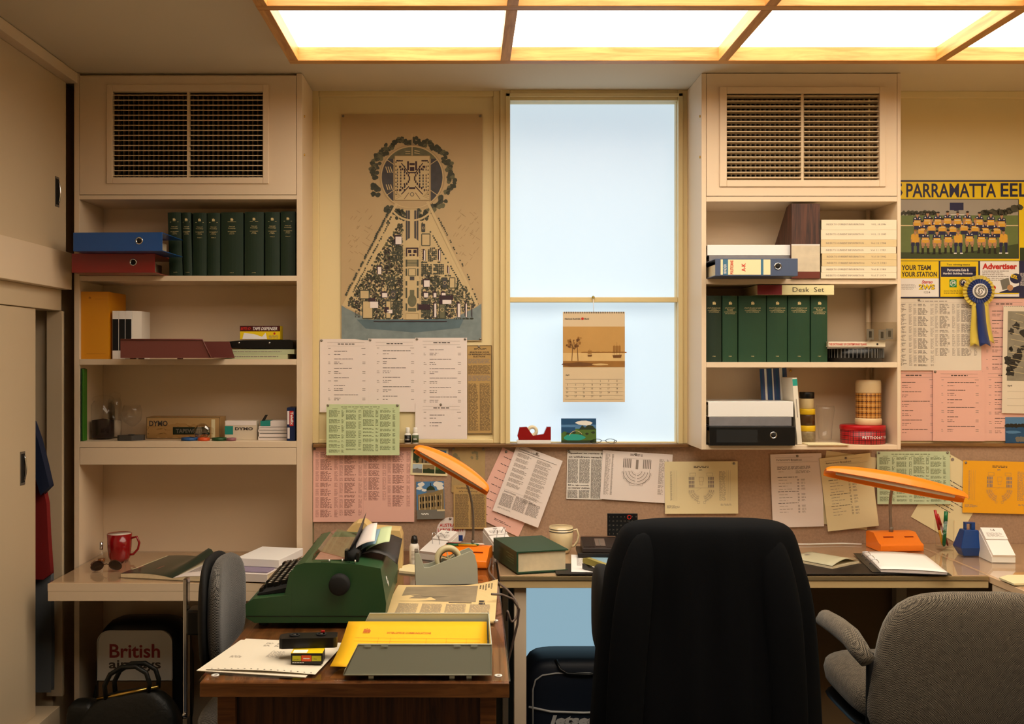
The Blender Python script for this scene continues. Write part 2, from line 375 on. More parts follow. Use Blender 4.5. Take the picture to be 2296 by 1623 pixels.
# ------------------------------------------------------------------ luminous ceiling
LG = thing('ceiling_light', 'large luminous ceiling of white diffuser panels in a golden pine grid', 'ceiling light', (.88, 2.3, 2.551))
xs_ = [-.592, .1345, .8815, 1.628, 2.375]; ys_ = [3.412, 2.883, 2.354, 1.825, 1.296]
zb0, zb1 = 2.5047, 2.5545
def LB(name, x0, x1, y0, y1, z0, z1, m): return bx(name, x0 - .88, x1 - .88, y0 - 2.3, y1 - 2.3, z0 - 2.551, z1 - 2.551, m, LG, .0015)
for y in ys_: LB('beam', xs_[0] - .0175, xs_[-1] + .0175, y - .0195, y + .0195, zb0, zb1, PINE)
for i, x in enumerate(xs_):
    for a, b in zip(ys_[:-1], ys_[1:]): LB('cross_beam', x - .017, x + .017, b + .0195, a - .0195, zb0, zb1, PINEV)
for a, b in zip(xs_[:-1], xs_[1:]):
    for c, d in zip(ys_[:-1], ys_[1:]): LB('diffuser_panel', a + .017, b - .017, d + .0195, c - .0195, 2.5515, 2.5535, PANEL)
# ------------------------------------------------------------------ shelf units
def vent(par, o, X0, X1, Z1, Z2, mx0, mx1, mz0, mz1, ox0, ox1, oz0, oz1, tilt):
    """vent door: panel, raised moulding, louvre slats, rear bars"""
    ox, oy, oz = o; T = Matrix.Translation((-ox, -oy, -oz)); g = .0015
    d = MB(); d.M = T
    d.box(X0 + g, ox0, YF, YF + .018, Z1 + g, Z2 - g, SHELF).box(ox1, X1 - g, YF, YF + .018, Z1 + g, Z2 - g, SHELF)
    d.box(ox0, ox1, YF, YF + .018, Z1 + g, oz0, SHELF).box(ox0, ox1, YF, YF + .018, oz1, Z2 - g, SHELF)
    dd = d.build('vent_door', par)
    r = MB(); r.M = T; y0, y1 = YF - .006, YF - .0002
    r.box(mx0, ox0, y0, y1, mz0, mz1, SHELF).box(ox1, mx1, y0, y1, mz0, mz1, SHELF).box(ox0, ox1, y0, y1, mz0, oz0, SHELF).box(ox0, ox1, y0, y1, oz1, mz1, SHELF)
    r.build('moulding', dd, bev=.002)
    sl = MB(); sl.M = T; n = 17; h = oz1 - oz0; mid = (ox0 + ox1) / 2
    for i in range(n):
        z = oz0 + h * (i + .5) / n; c, s_ = math.cos(R(tilt)), math.sin(R(tilt)); hw = .0115
        for a, b in ((ox0, mid - .005), (mid + .005, ox1)):
            q = [(a, YF + .012 - hw * c, z - hw * s_), (b, YF + .012 - hw * c, z - hw * s_), (b, YF + .012 + hw * c, z + hw * s_), (a, YF + .012 + hw * c, z + hw * s_)]
            sl.add([(x, y, zz + t) for t in (-.0017, .0017) for x, y, zz in q], [(3, 2, 1, 0), (4, 5, 6, 7), (0, 1, 5, 4), (1, 2, 6, 5), (2, 3, 7, 6), (3, 0, 4, 7)], VENT)
    sl.box(mid - .005, mid + .005, YF + .004, YF + .02, oz0, oz1, VENT)
    sl.build('louvre', dd, recalc=False)
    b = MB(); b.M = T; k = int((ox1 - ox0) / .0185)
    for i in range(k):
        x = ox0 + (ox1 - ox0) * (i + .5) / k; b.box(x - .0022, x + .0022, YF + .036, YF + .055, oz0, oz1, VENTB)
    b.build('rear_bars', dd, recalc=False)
    v = MB(); v.M = T; v.box(ox0, ox1, YF + .10, YF + .11, oz0, oz1, DARK); v.build('vent_shade_sheet', dd)  # dark sheet paints the shade behind the louvre
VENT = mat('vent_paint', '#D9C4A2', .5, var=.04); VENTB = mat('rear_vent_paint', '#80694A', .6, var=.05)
def unit(name, label, xl, xr, ti, to, z_bot, zt, boards, vz, zsill=None):
    x0, x1 = fx(xl), fx(xr); o = (x0, YF, z_bot); u = thing(name, label, 'shelf unit', o)
    def q(n, a, b, c, d, e, f, m=SHELF, bev=.0012): return bx(n, a - o[0], b - o[0], c - o[1], d - o[1], e - o[2], f - o[2], m, u, bev)
    a, b = fx(ti), fx(to)
    q('side_panel', x0, a, YF, 3.983, z_bot, zt); q('side_panel', b, x1, YF, 3.983, z_bot, zt)
    q('back_panel', a, b, 3.972, 3.983, z_bot, fz(vz)); q('top_panel', a, b, YF + .02, 3.983, zt - .015, zt)
    for y0, y1 in boards: q('shelf', a, b, YF, 3.972, fz(y1), fz(y0))
    return u, o, a, b
uL, oL, la, lbx = unit('shelf_unit', 'cream open shelf unit with louvred vent on the left above the low desk', 166, 677.5, 178, 665, 0, ZC - .002,
    [(437.5, 447), (618, 630), (805, 818), (989.5, 1003)], 440)
vent(uL, oL, la, lbx, fz(437), fz(169), fx(240), fx(603), fz(412), fz(190), fx(253), fx(590), fz(398), fz(206), 12)
bx('fascia', la + .001 - oL[0], lbx - .001 - oL[0], 0, .02, fz(1042), fz(1004), SHELF, uL)
uR, oR, ra, rb = unit('shelf_unit', 'cream wall-hung shelf unit with louvred vent to the right of the window', 1573, 2020, 1583.5, 2012, fz(1008), ZC - .002,
    [(440.5, 452), (625, 637), (812, 824), (998, 1008)], 440)
vent(uR, oR, ra, rb, fz(440), fz(164), fx(1613), fx(1985), fz(419), fz(195), fx(1629), fx(1971), fz(404), fz(210), -8)
for i, (a, b) in enumerate(((452, 625), (637, 812), (824, 998))):
    MB().tube([(1.602 - oR[0], 3.945 - oR[1], fz(b) + .001 - oR[2]), (1.602 - oR[0], 3.945 - oR[1], fz(a) - .001 - oR[2])], .009, SHELF, 12).build('conduit', uR)
for (u, o, x, pts) in ((uL, oL, fx(680), (258, 345)), (uR, oR, fx(1573), (258, 350))):
    for py in pts:
        sg = 1 if u is uL else -1
        MB().lathe([(.001, 0), (.005, 0), (.005, .003), (.001, .004)], BRASS, 12, (x - o[0], .02, fz(py) - o[2]), Matrix.Rotation(R(90 * sg), 4, 'Y')).build('screw', u)
for px in (1722, 1773):
    MB().lathe([(.001, 0), (.005, 0), (.0045, .003), (.001, .004)], BRASS, 12, (sx(px, 3.97) - oR[0], 3.9715 - oR[1], sz(831, 3.97) - oR[2]), RX90).build('screw', uR)
# ------------------------------------------------------------------ desks
ZL, ZB, ZW = .712, .742, .735
dl = thing('desk', 'low cream desk under the left shelf unit, thick front edge and glass top', 'desk', (-1.445, 3.42, 0))
bx('top', 0, .803, .002, .548, ZL - .03, ZL - .005, DESKTOP, dl); bx('fascia', 0, .803, -.0, .025, ZL - .066, ZL - .031, SHELF, dl)
bx('front_edge', 0, .803, -.0005, .0018, ZL - .031, ZL - .005, SHELF, dl, 0)
bx('glass_top', .001, .802, .004, .547, ZL - .0048, ZL, GLASS, dl, .001)
db = thing('desk', 'cream desk along the back wall beneath the window, strewn with papers', 'desk', (.116, 3.396, 0))
bx('top', 0, 1.676, .01, .588, ZB - .03, ZB - .005, DESKTOP, db)
bx('fascia', 0, 1.676, 0, .02, ZB - .045, ZB - .0205, mat('beige_edge', '#C9AE7E', .4, var=.04), db, .001); bx('edge_strip', 0, 1.676, -.003, .0095, ZB - .019, ZB - .005, mat('metal_edge', '#B7A27A', .25, .7, var=.05), db, .001)
bx('glass_top', .001, 1.675, -.002, .587, ZB - .0048, ZB, GLASS, db, .001)
for x, y in ((.050, .022), (1.59, .53)): bx('leg', x, x + .042, y, y + .042, 0, ZB - .045, SHELF, db)
bx('back_leg', .03, .052, .54, .58, 0, ZB - .045, SHELF, db)
dr = thing('desk', 'cream return desk running toward the viewer at the far right', 'desk', (1.797, 2.3, 0))
bx('top', 0, .95, .0, 1.688, ZB - .028, ZB - .005, DESKTOP, dr); bx('fascia', .004, .02, .0, 1.09, ZB - .075, ZB - .0285, SHELF, dr)
bx('glass_top', .001, .949, .001, 1.687, ZB - .0048, ZB, GLASS, dr, .001)
bx('leg', .80, .84, .05, .09, 0, ZB - .028, SHELF, dr); bx('leg', .80, .84, 1.6, 1.64, 0, ZB - .028, SHELF, dr); bx('leg', .06, .10, .02, .06, 0, ZB - .028, SHELF, dr)
# walnut desk
DX0, DX1, DY0, DY1 = -.6225, .101, 2.315, 3.89
dw = thing('desk', 'walnut desk with a glass top jutting toward the viewer, carrying the typewriter', 'desk', ((DX0 + DX1) / 2, DY0, 0), -.4)
hw_ = (DX1 - DX0) / 2
bx('top', -hw_, hw_, 0, DY1 - DY0, ZW - .040, ZW - .006, WALNUTL, dw, .002)
bx('front_edge', -hw_, hw_, -.004, -.0005, ZW - .040, ZW - .007, WALNUT, dw, .001)
bx('glass_top', -hw_ - .003, hw_ + .003, -.006, DY1 - DY0, ZW - .0055, ZW, GLASS, dw, .001)
bx('modesty_panel', -hw_ + .075, hw_ - .035, .035, .055, .1, ZW - .041, WALNUTV, dw)
bx('leg', -hw_ + .035, -hw_ + .078, .02, .08, 0, ZW - .041, WALNUT, dw); bx('leg', hw_ - .068, hw_ - .03, .02, .08, 0, ZW - .041, WALNUT, dw)
bx('leg', -hw_ + .035, -hw_ + .078, 1.5, 1.56, 0, ZW - .041, WALNUT, dw); bx('leg', hw_ - .068, hw_ - .03, 1.5, 1.56, 0, ZW - .041, WALNUT, dw)
bx('drawer_box', -hw_ + .42, hw_ - .07, .2, 1.4, .35, ZW - .041, WALNUTV, dw)
for x, y in ((-hw_ + .028, .028), (hw_ - .025, .03), (hw_ - .022, .52)):
    MB().lathe([(.0045, 0), (.0095, 0), (.0095, .002), (.0045, .002), (.0045, 0)], WHITEPL, 20, (x, y, ZW + .0002)).build('suction_pad', dw)
# ------------------------------------------------------------------ papers on the wall
S4 = 4.0 / F                                   # metres per photo pixel on the back wall
YP, YC = 3.9985, 3.9835                         # faces of the painted wall and of the pinboard
def curl(a=.004, b=.0, c=.0): return lambda u, v: a * v * v + b * (u * u) * v * v + c * ((1 - u) ** 2) * v * v
WATER = mat('map_water', '#7E8B8C', .8, var=.35, vs=30); MAPP = mat('map_paper', '#BFA67E', .75, var=.10, vs=4)
TREE = mat('map_tree_wash', '#4A4C40', .8, var=.3, vs=60); TREE2 = mat('map_lawn_wash', '#6C6A52', .8, var=.25, vs=60); BLD = mat('map_plum_wash', '#3E2C33', .8, var=.2)
SLATE = mat('map_slate_wash', '#4C4A4C', .8, var=.25, vs=40); PALE = mat('map_pale_path', '#CDB68A', .8, var=.05); LINE = mat('map_pencil', '#9C845E', .8, var=0)
def site_plan():
    X0, Y0 = 765, 256; w, h = 316 * S4, 508 * S4
    d = Doc(w, h, MAPP, lambda u, v: .002 + .003 * math.sin(v * 3.1) * (1 - v) + .0015 * math.sin(9 * v) * u, (8, 24)); rd = random.Random(5)
    def U(px): return (px - X0) * S4
    def V(py): return (py - Y0) * S4
    def blob(px, py, r, m=TREE, l=2, ry=None, jag=.22): d.disc(U(px), V(py), r * S4, m, l, 9, (ry or r) * S4, jag, rd.random())
    def rc(a, b, c, e, m, l=2): d.rect(U(a), V(b), U(c), V(e), m, l)
    def ln(a, b, c, e, t, m, l=3): d.line(U(a), V(b), U(c), V(e), t * S4, m, l)
    cx, cy = 924, 398
    # lake
    d.poly([(U(766), V(684)), (U(775), V(690)), (U(836), V(720)), (U(1003), V(720)), (U(1068), V(688)), (U(1079), V(680)), (U(1079), V(762)), (U(766), V(762))], WATER, 1)
    # faint street pencil lines outside the triangle
    for i in range(120):
        s_ = rd.choice((-1, 1)); x = cx + s_ * rd.uniform(95, 145); y = rd.uniform(470, 640)
        if abs(x - cx) < (y - 460) * .74 + 30: continue
        a = rd.choice((.6, -.9, 2.2)); l_ = rd.uniform(5, 14); ln(x, y, min(1076, max(768, x + l_ * math.cos(a))), y + l_ * math.sin(a), .8, LINE, 1)
    LKD = mat('map_deep_water', '#5C7078', .8, var=.3, vs=20)
    d.poly([(U(800), V(716)), (U(1040), V(714)), (U(1030), V(735)), (U(930), V(745)), (U(820), V(736))], LKD, 2)
    # land ground inside triangle
    d.poly([(U(887), V(470)), (U(770), V(684)), (U(838), V(718)), (U(1002), V(718)), (U(1068), V(686)), (U(962), V(470))], PALE, 1)
    # outer ring of woods
    for a in list(range(0, 360, 4)):
        if 60 < a < 112 or a in (265, 270, 275) or 128 < a < 150 or 168 < a < 178 or 25 < a < 35: continue
        for k in range(2):
            r = rd.uniform(79, 96); blob(cx + r * math.cos(R(a)), cy + r * .97 * math.sin(R(a)), rd.uniform(4, 6.5), rd.choice((TREE, TREE, TREE2)))
    # inner disc segments
    def seg(a0, a1, m):
        n = 14; d.poly([(U(cx + 68 * math.cos(R(a0 + (a1 - a0) * i / n))), V(cy + 68 * math.sin(R(a0 + (a1 - a0) * i / n)))) for i in range(n + 1)][::-1], m, 2)
    seg(-52, 52, SLATE); seg(128, 232, SLATE); seg(-142, -38, TREE2)
    d.arc(U(cx), V(cy), 69 * S4, 2 * S4, 0, 360, PALE, 4, 60); d.arc(U(cx), V(cy), 72 * S4, .7 * S4, 125, 415, LINE, 4, 60)
    for a in (-35, 35, 145, 215): ln(cx + 40 * math.cos(R(a)), cy + 40 * math.sin(R(a)), cx + 68 * math.cos(R(a)), cy + 68 * math.sin(R(a)), 1.4, PALE, 4)
    ln(cx, 300, cx, 350, 2, PALE, 4)
    for i in range(3): ln(865 + 5 * i, 374, 870 + 5 * i, 388, 2, PALE, 4); ln(866 + 5 * i, 414, 870 + 5 * i, 426, 2, PALE, 4)
    for i in range(2): ln(909, 340 + 5 * i, 920, 340 + 5 * i, 1.5, PALE, 4); ln(929, 338 + 5 * i, 941, 340 + 5 * i, 1.5, PALE, 4)
    rc(886, 350, 964, 449, PALE, 4); d.frame(U(885), V(350), U(964), V(449), 1.6 * S4, LINE, 5)
    # curved court buildings
    for s_ in (-1, 1):
        for i in range(12):
            t = i / 11; y = 372 + 52 * t; x = 3 + 22 * abs(2 * t - 1) ** 1.6
            rc(cx + s_ * (x + 4), y, cx + s_ * (x + 1), y + 5.2, BLD, 6)
        for k, xo in enumerate((17, 25, 32)):
            for i in range(9):
                if rd.random() < .85: rc(cx + s_ * xo - 1.6, 372 + i * 6.5, cx + s_ * xo + 1.6 - k * .6, 376.5 + i * 6.5, rd.choice((BLD, SLATE)), 6)
        for i in range(9): blob(cx + s_ * 36, 364 + i * 9, 1.6, TREE, 6)
        for i in range(7): blob(cx + s_ * (22 + i * 2), 361, 1.6, BLD, 6)
        ln(cx + s_ * 7, 402 + 30, cx + s_ * 18, 447, 1, BLD, 6); ln(cx + s_ * 24, 436, cx + s_ * 7, 418, 2, BLD, 6); ln(cx + s_ * 24, 366, cx + s_ * 6, 390, 2, BLD, 6)
    for a in ((913, 362, 917, 382), (931, 362, 935, 382), (918, 366, 930, 371), (919, 375, 929, 384), (915, 386, 933, 389)): rc(*a, BLD, 6)
    rc(917, 420, 931, 424, BLD, 6); d.arc(U(cx), V(436), 4 * S4, 1.2 * S4, 0, 360, SLATE, 6, 12)
    for i in range(6): ln(900 - i * 2, 440 - i * 1.5, 888, 446 - i * 5, .7, LINE, 6); ln(948 + i * 2, 440 - i * 1.5, 962, 446 - i * 5, .7, LINE, 6)
    # radiating avenues with tree rows
    ln(890, 456, 770, 686, 6, PALE, 3); ln(958, 452, 1070, 684, 6, PALE, 3)
    def row(x0, y0, x1, y1, n, r, m=TREE, skip=.12):
        for i in range(n):
            if rd.random() > skip: blob(x0 + (x1 - x0) * i / (n - 1) + rd.uniform(-.8, .8), y0 + (y1 - y0) * i / (n - 1), r * rd.uniform(.8, 1.2), m, 4)
    row(870, 478, 776, 660, 44, 2.6); row(872, 500, 792, 654, 36, 2); row(984, 490, 1040, 600, 28, 1.8, skip=.35); row(1046, 610, 1068, 670, 12, 2, skip=.4)
    row(966, 520, 1052, 670, 34, 2); row(888, 470, 868, 500, 8, 2.4)
    # neck woods
    for s_ in (-1, 1):
        for i in range(26): blob(cx + s_ * rd.uniform(14, 36 - 0), 468 + rd.uniform(3, 24) , rd.uniform(3, 4.5), TREE if i % 3 else TREE2, 4)
        rc(cx + s_ * 14, 472, cx + s_ * 5, 545, SLATE, 5)
        ln(cx + s_ * 9.5, 472, cx + s_ * 9.5, 545, .8, PALE, 6)
    rc(cx - 4.5, 470, cx + 4.5, 545, PALE, 5)
    d.arc(U(cx), V(440), 54 * S4, 4 * S4, 40, 140, PALE, 6, 20)
    def inside(x, y): return abs(x - cx) < (y - 455) * .66 + 6 and y < 716 - max(0, abs(x - cx) - 80) * .5
    # streets grid and blocks on both sides
    ys2 = [500, 522, 553, 590, 620, 648, 672, 716]
    for j in range(len(ys2) - 1):
        a, b = ys2[j], ys2[j + 1]
        for s_ in (-1, 1):
            x = 20
            for q_ in range(int((b - a) * (b - 455) * .060)):
                xx = rd.uniform(21, (b - 455) * .66); yy = rd.uniform(a, b)
                if inside(cx + s_ * xx, yy) and xx < (yy - 455) * .65: blob(cx + s_ * xx, yy, rd.uniform(1.1, 2.7), rd.choice((TREE, TREE2, TREE2, SLATE)), 2)
            while x < (b - 455) * .60 - 4:
                w_ = rd.uniform(12, 26); x1 = min(x + w_, (a - 455) * .62 + 2)
                if x1 - x > 4:
                    p, q = cx + s_ * x, cx + s_ * x1; p, q = min(p, q), max(p, q); kind = rd.random()
                    if kind < .30:
                        for i in range(int((q - p) / 4)):
                            for k in range(int((b - a - 5) / 4)):
                                if rd.random() < .85 and inside(p + 2 + i * 4, a + 3 + k * 4): blob(p + 2.4 + i * 4, a + 3.5 + k * 4, rd.uniform(1.7, 2.6), TREE, 5)
                    elif kind < .55:
                        for i in range(int((b - a - 6) / 4.2)):
                            for k in range(int((q - p - 3) / 3)):
                                if rd.random() < .8: rc(p + 2 + 3 * k, a + 3 + 4.2 * i, p + 4.2 + 3 * k, a + 5.2 + 4.2 * i, rd.choice((TREE, BLD)), 5)
                    elif kind < .78:
                        rc(p + 1.5, a + 2.5, q - 1.5, b - 2.5, rd.choice((TREE2, PALE, SLATE)), 4); d.frame(U(p + 1.5), V(a + 2.5), U(q - 1.5), V(b - 2.5), 2 * S4, TREE, 5)
                        d.arc(U((p + q) / 2), V((a + b) / 2), min(q - p, b - a) * .25 * S4, .9 * S4, 0, 360, PALE, 6, 12)
                    else:
                        rc(p + 4, a + 5, q - 5, b - 8, BLD, 5); rc(p + 6, a + 8, q - 3, b - 5, PAPER, 6); d.frame(U(p + 6), V(a + 8), U(q - 3), V(b - 5), .8 * S4, BLD, 7)
                        row(p, b - 2, q, b - 2, 6, 1.6)
                if x1 < x + w_ - .01: break
                x = x1 + 2.2
    for s_ in (-1, 1):
        ln(cx + s_ * 19, 548, cx + s_ * 19, 716, 2.2, PALE, 7); row(cx + s_ * 16, 550, cx + s_ * 16, 700, 40, 1.3, skip=.1); row(cx + s_ * 22.5, 560, cx + s_ * 22.5, 700, 34, 1.2, skip=.15)
    # central axis: old building, squares, pools
    d.disc(U(cx), V(550), 17 * S4, PALE, 6, 24); rc(cx - 17, 550, cx + 17, 716, PALE, 6)
    for a in ((cx - 14, 555, cx + 14, 558), (cx - 14, 558, cx - 11, 575), (cx + 11, 558, cx + 14, 575), (cx - 9, 560, cx - 2, 567), (cx + 3, 560, cx + 10, 567), (cx - 6, 570, cx - 1, 574), (cx + 1, 570, cx + 6, 574)): rc(*a, BLD, 8)
    rc(cx - 12, 582, cx + 12, 597, TREE2, 7)
    for i in range(5): ln(cx - 12, 583 + i * 3.2, cx + 12, 583 + i * 3.2, .7, PALE, 8)
    for s_ in (-1, 1):
        for a, b in ((582, 598), (602, 618), (630, 640), (645, 668), (680, 696)): rc(cx + s_ * 14.5, a, cx + s_ * 11, b, TREE, 8)
    d.frame(U(cx - 8), V(602), U(cx + 8), V(618), 1.4 * S4, TREE2, 8); rc(cx - 5, 620, cx + 5, 628, SLATE, 8); d.disc(U(cx), V(674), 10 * S4, TREE2, 8, 16, 14 * S4)
    rc(cx - 5, 650, cx + 5, 662, TREE2, 8); rc(cx - 9, 690, cx + 9, 698, TREE2, 8); d.frame(U(cx - 14), V(702), U(cx + 14), V(716), .9 * S4, LINE, 8)
    # shore buildings
    for a in ((985, 662, 1016, 672, BLD), (985, 662, 992, 682, BLD), (992, 672, 1012, 681, PAPER), (862, 688, 872, 700, BLD), (868, 694, 880, 702, PAPER), (826, 668, 842, 676, BLD), (830, 676, 848, 690, PAPER), (938, 682, 965, 694, BLD)): rc(*a, 9)
    ln(838, 720, 1002, 720, 2, BLD, 9)
    d.build('wall_map', Matrix.Translation(at(X0, Y0, YP - .002)) @ RX90, 'tall aged architectural site plan poster pinned above the white lists, lake at the bottom', 'map', pins=[(.008, .008), (w - .008, .008), (w - .008, h - .008)])
site_plan()
def listing(seed, n=7, w=116 * S4, h=164 * S4, m=PAPER, head=1, fn=None):
    d = Doc(w, h, m, fn or curl(.003)); rd = random.Random(seed); s = w / .209
    if head: d.line(.03 * s, .014 * s, .18 * s, .014 * s, .0008, INKG); d.rows(.073 * s, .0185 * s, .14 * s, .025 * s, 1, INK, .6, seed, 0); d.line(.03 * s, .028 * s, .18 * s, .028 * s, .0006, INKG)
    d.rect(.034 * s, .037 * s, .044 * s, .039 * s, INKG); d.rect(.168 * s, .037 * s, .184 * s, .039 * s, INKG)
    v = .048 * s; k = 0
    while v < h - .03 * s and k < n:
        d.rows(.058 * s, v, rd.uniform(.1, .175) * s, v + .006, 1, INK, .34, seed + k, 0, .014, .002); v += .013 * s
        for q in range(rd.choice((1, 2, 2))):
            d.rect(.034 * s, v, .034 * s + rd.uniform(.005, .012), v + .0018, INKG); d.rows(.058 * s, v, rd.uniform(.075, .095) * s, v + .0045, 1, INK, .4, seed + k + q, 0); d.rect(.172 * s, v, .184 * s, v + .0018, INKG); v += .007 * s
        v += .011 * s; k += 1
    return d
Pn = [(.006, .005)]
listing(1, 6).build('paper_sheet', WM(717, 760, YP - .0045), 'white typed list pinned on the yellow wall, leftmost of the three tall ones', 'paper sheet', pins=[(.007, .006)])
listing(2, 6).build('paper_sheet', WM(826, 759, YP - .0055), 'white typed list pinned on the yellow wall, middle of the three tall ones', 'paper sheet', pins=[(.007, .006)])
listing(3, 8, h=162 * S4, fn=curl(.002)).build('paper_sheet', WM(931, 757, YP - .0065), 'white typed list beside the narrow brown clipping, its foot overlapped by a shorter sheet', 'paper sheet', pins=[(.007, .006), (116 * S4 - .008, .006)])
listing(4, 2, h=81 * S4, fn=curl(.001)).build('paper_sheet', WM(931, 903, YP - .0105), 'short white list pinned over the foot of a taller white list', 'paper sheet', pins=[(.103, .007)])
d = Doc(57 * S4, 199 * S4, OLDNEWS, curl(.002)); d.frame(.002, .002, 57 * S4 - .002, 199 * S4 - .002, .0018, INK)
d.text('SENATE AND HOUSE', .052, .025, .006, INK, w=.078, bold=.02, al='C').text('OF REPRESENTATIVES', .052, .034, .006, INK, w=.088, bold=.02, al='C').text('ELECTIONS', .052, .043, .006, INK, w=.048, bold=.02, al='C')
d.rows(.03, .013, .08, .02, 2, INK, .5, 3, 0).rows(.006, .055, .096, .075, 6, INKG, .5, 4, .1).rows(.006, .082, .096, .118, 12, INK, .4, 5, .1).rows(.006, .122, .096, .145, 8, INKG, .5, 6, .1)
d.rows(.006, .155, .046, .345, 66, INK, .4, 7, .2).rows(.052, .155, .096, .345, 66, INK, .4, 8, .1)
d.build('newspaper_clipping', WM(1046, 774, YP - .003, -.3), 'narrow brown election notice with a black border beside the window frame', 'clipping', pins=[(.05, .006)])
def table_sheet(w, h, m, seed, cols=4, inkm=None, head=.02):
    inkm = inkm or (mat('faded_pink_ink', '#8C5F58', .8, var=0) if m is PINK else mat('faded_ink', '#7A716A', .8, var=0)); INKG = mat('faint_pink_ink', '#B98A82', .8, var=0) if m is PINK else mat('faint_ink', '#A59B92', .8, var=0)
    d = Doc(w, h, m, curl(.004)); rd = random.Random(seed)
    d.rows(w * .33, .008, w * .63, .013, 1, inkm, .5, seed, 0); cw = (w - .02) / cols
    for c in range(cols):
        u = .01 + c * cw; v = head
        if c: d.line(u - .002, head, u - .002, h * (.9 if c < cols - 1 else .7), .0004, INKG)
        while v < h * (.93 if c < cols - 2 else .72):
            k = rd.randint(3, 14); e = min(v + k * .0036, h * .94)
            d.rows(u, v, u + cw * .14, e, k, INKG, .45, seed + c, .1, .01); d.rows(u + cw * .2, v, u + cw * .68, e, k, inkm, .5, seed + 9 * c, .5, .012); d.rows(u + cw * .78, v, u + cw * .93, e, k, INKG, .45, seed + c + 3, .1, .01)
            v = e + .006
    d.rect(w * .06, head - .005, w * .94, head - .0045, INKG)
    return d
d = Doc(162 * S4, 113 * S4, GREENP, curl(.006)); w, h = 162 * S4, 113 * S4
def sitting_card(w, h, m=GREENP):
    INK = mat('green_sheet_ink', '#66704F', .8, var=0); INKG = mat('green_sheet_faint_ink', '#8E9A74', .8, var=0)
    d = Doc(w, h, m, curl(.005)); d.rows(w * .2, .010, w * .74, .0135, 1, INK, .55, 1, 0); d.rows(w * .08, .018, w * .95, .0215, 1, INKG, .5, 2, .05, .02, .02)
    for c in range(4):
        u = .01 + c * (w - .02) / 4; cw = (w - .02) / 4; v = .024; rd = random.Random(c)
        while v < h - .014:
            k = rd.randint(2, 8); e = min(v + k * .0036, h - .01); d.rows(u, v, u + cw * .66, e, k, INK, .45, c, .3, .01, .002); d.rows(u + cw * .74, v, u + cw * .9, e, k, INK, .45, c + 7, .05, .008); v = e + .007
    return d
sitting_card(w, h).build('paper_sheet', WM(732, 906, YP - .043, 0, 0), 'pale green timetable sheet hanging over the sill above the pink list', 'paper sheet', pins=[(.006, .005), (w - .008, .005)])
table_sheet(226 * S4, 166 * S4, PINK, 3).build('paper_sheet', WM(702, 1003, YC - .001), 'large pink list of names on the pinboard behind the typewriter', 'paper sheet', pins=[(.006, .006)])
# picture postcards
SKY = mat('print_sky', '#4F7FAE', .4, var=.1); SKYL = mat('print_pale_sky', '#A9BBC6', .4, var=.08); CLOUD = mat('print_cloud', '#E4E3DC', .4, var=.05); STONE = mat('print_stone', '#8E7850', .4, var=.15, vs=80)
DKG = mat('print_dark_green', '#2C3A22', .4, var=.2, vs=60); MIDG = mat('print_green', '#4F6E2E', .4, var=.2, vs=60); SEA = mat('print_sea', '#2F7A86', .4, var=.2, vs=30); SEAD = mat('print_blue', '#1D4D78', .4, var=.2, vs=30)
SAND = mat('print_sand', '#D9C79A', .4, var=.1); GREY = mat('print_grey', '#75726A', .4, var=.15, vs=40); DKB = mat('print_dark', '#1F1B18', .4, var=.2); TURQ = mat('print_turquoise', '#2C9A8A', .4, var=.15)
w, h = 83 * S4, 61 * S4; d = Doc(w, h, CREAMP, curl(.001)); x0, x1 = .009, w - .008
d.rect(x0, .008, x1, .030, SKY).rect(x0, .026, x1, .062, STONE).rect(x0, .010, x0 + .022, .052, DKG, 2)
for i in range(9): d.disc(x0 + .012 + .003 * (i % 3), .014 + .005 * i, .008, DKG, 3, 9, None, .3, i)
for i in range(12): d.rect(x0 + .035 + i * .0075, .033 + .004 * (i % 3), x0 + .040 + i * .0075, .060, GREY if i % 2 else DKB, 2)
d.rows(.055, .038, .095, .052, 2, DKB, .4, 1, .2, .008, .002, l=4)
for a, b, m1, m2 in ((x0, x0 + .038, SKYL, GREY), (x0 + .041, x0 + .088, STONE, DKG), (x0 + .091, x1, MIDG, DKG)): d.rect(a, .066, b, .085, m1, 2); d.rect(a, .085, b, h - .009, m2, 2); d.disc((a + b) / 2, .086, .008, m2, 3, 9, .005, .3, 2)
d.build('postcard', WM(922, 1003, YC - .003, 2), 'cream bordered view postcard behind the raised end of the leaning orange lamp', 'postcard')
w, h = 62 * S4, 83 * S4; d = Doc(w, h, SKY, lambda u, v: .006 * v * v + .002 * (1 - u) * v); rd = random.Random(3)
for q in ((.02, .012, .016), (.012, .026, .012), (.088, .012, .018), (.095, .026, .016), (.03, .034, .01)): d.disc(q[0], q[1], q[2], CLOUD, 2, 10, q[2] * .6, .3, q[0])
d.poly([(.006, .052), (.045, .045), (w - .002, .032), (w - .002, .115), (.006, .115)], STONE, 3); d.disc(.058, .034, .017, DKG, 4, 16, .016); d.rect(.041, .035, .076, .052, GREY, 5); d.rect(.0565, .006, .0595, .02, DKB, 5); d.poly([(.04, .048), (.078, .042), (.078, .052), (.04, .056)], STONE, 6)
for i in range(8):
    for k in range(2): d.rect(.012 + i * .012, .063 + k * .026 - i * .001, .018 + i * .012, .080 + k * .026 - i * .001, DKB, 6)
for i in range(5): d.rect(.010 + i * .022, .058 - i * .002, .0125 + i * .022, .112, SAND, 7)
d.rect(.0, .113, w, h, GREY, 7)
for i in range(6): d.disc(.02 + i * .005, .128 + .002 * (i % 2), .003, CLOUD, 8, 7)
for i in range(5): d.disc(.085 + i * .006, .116, .004, SAND, 8, 7)
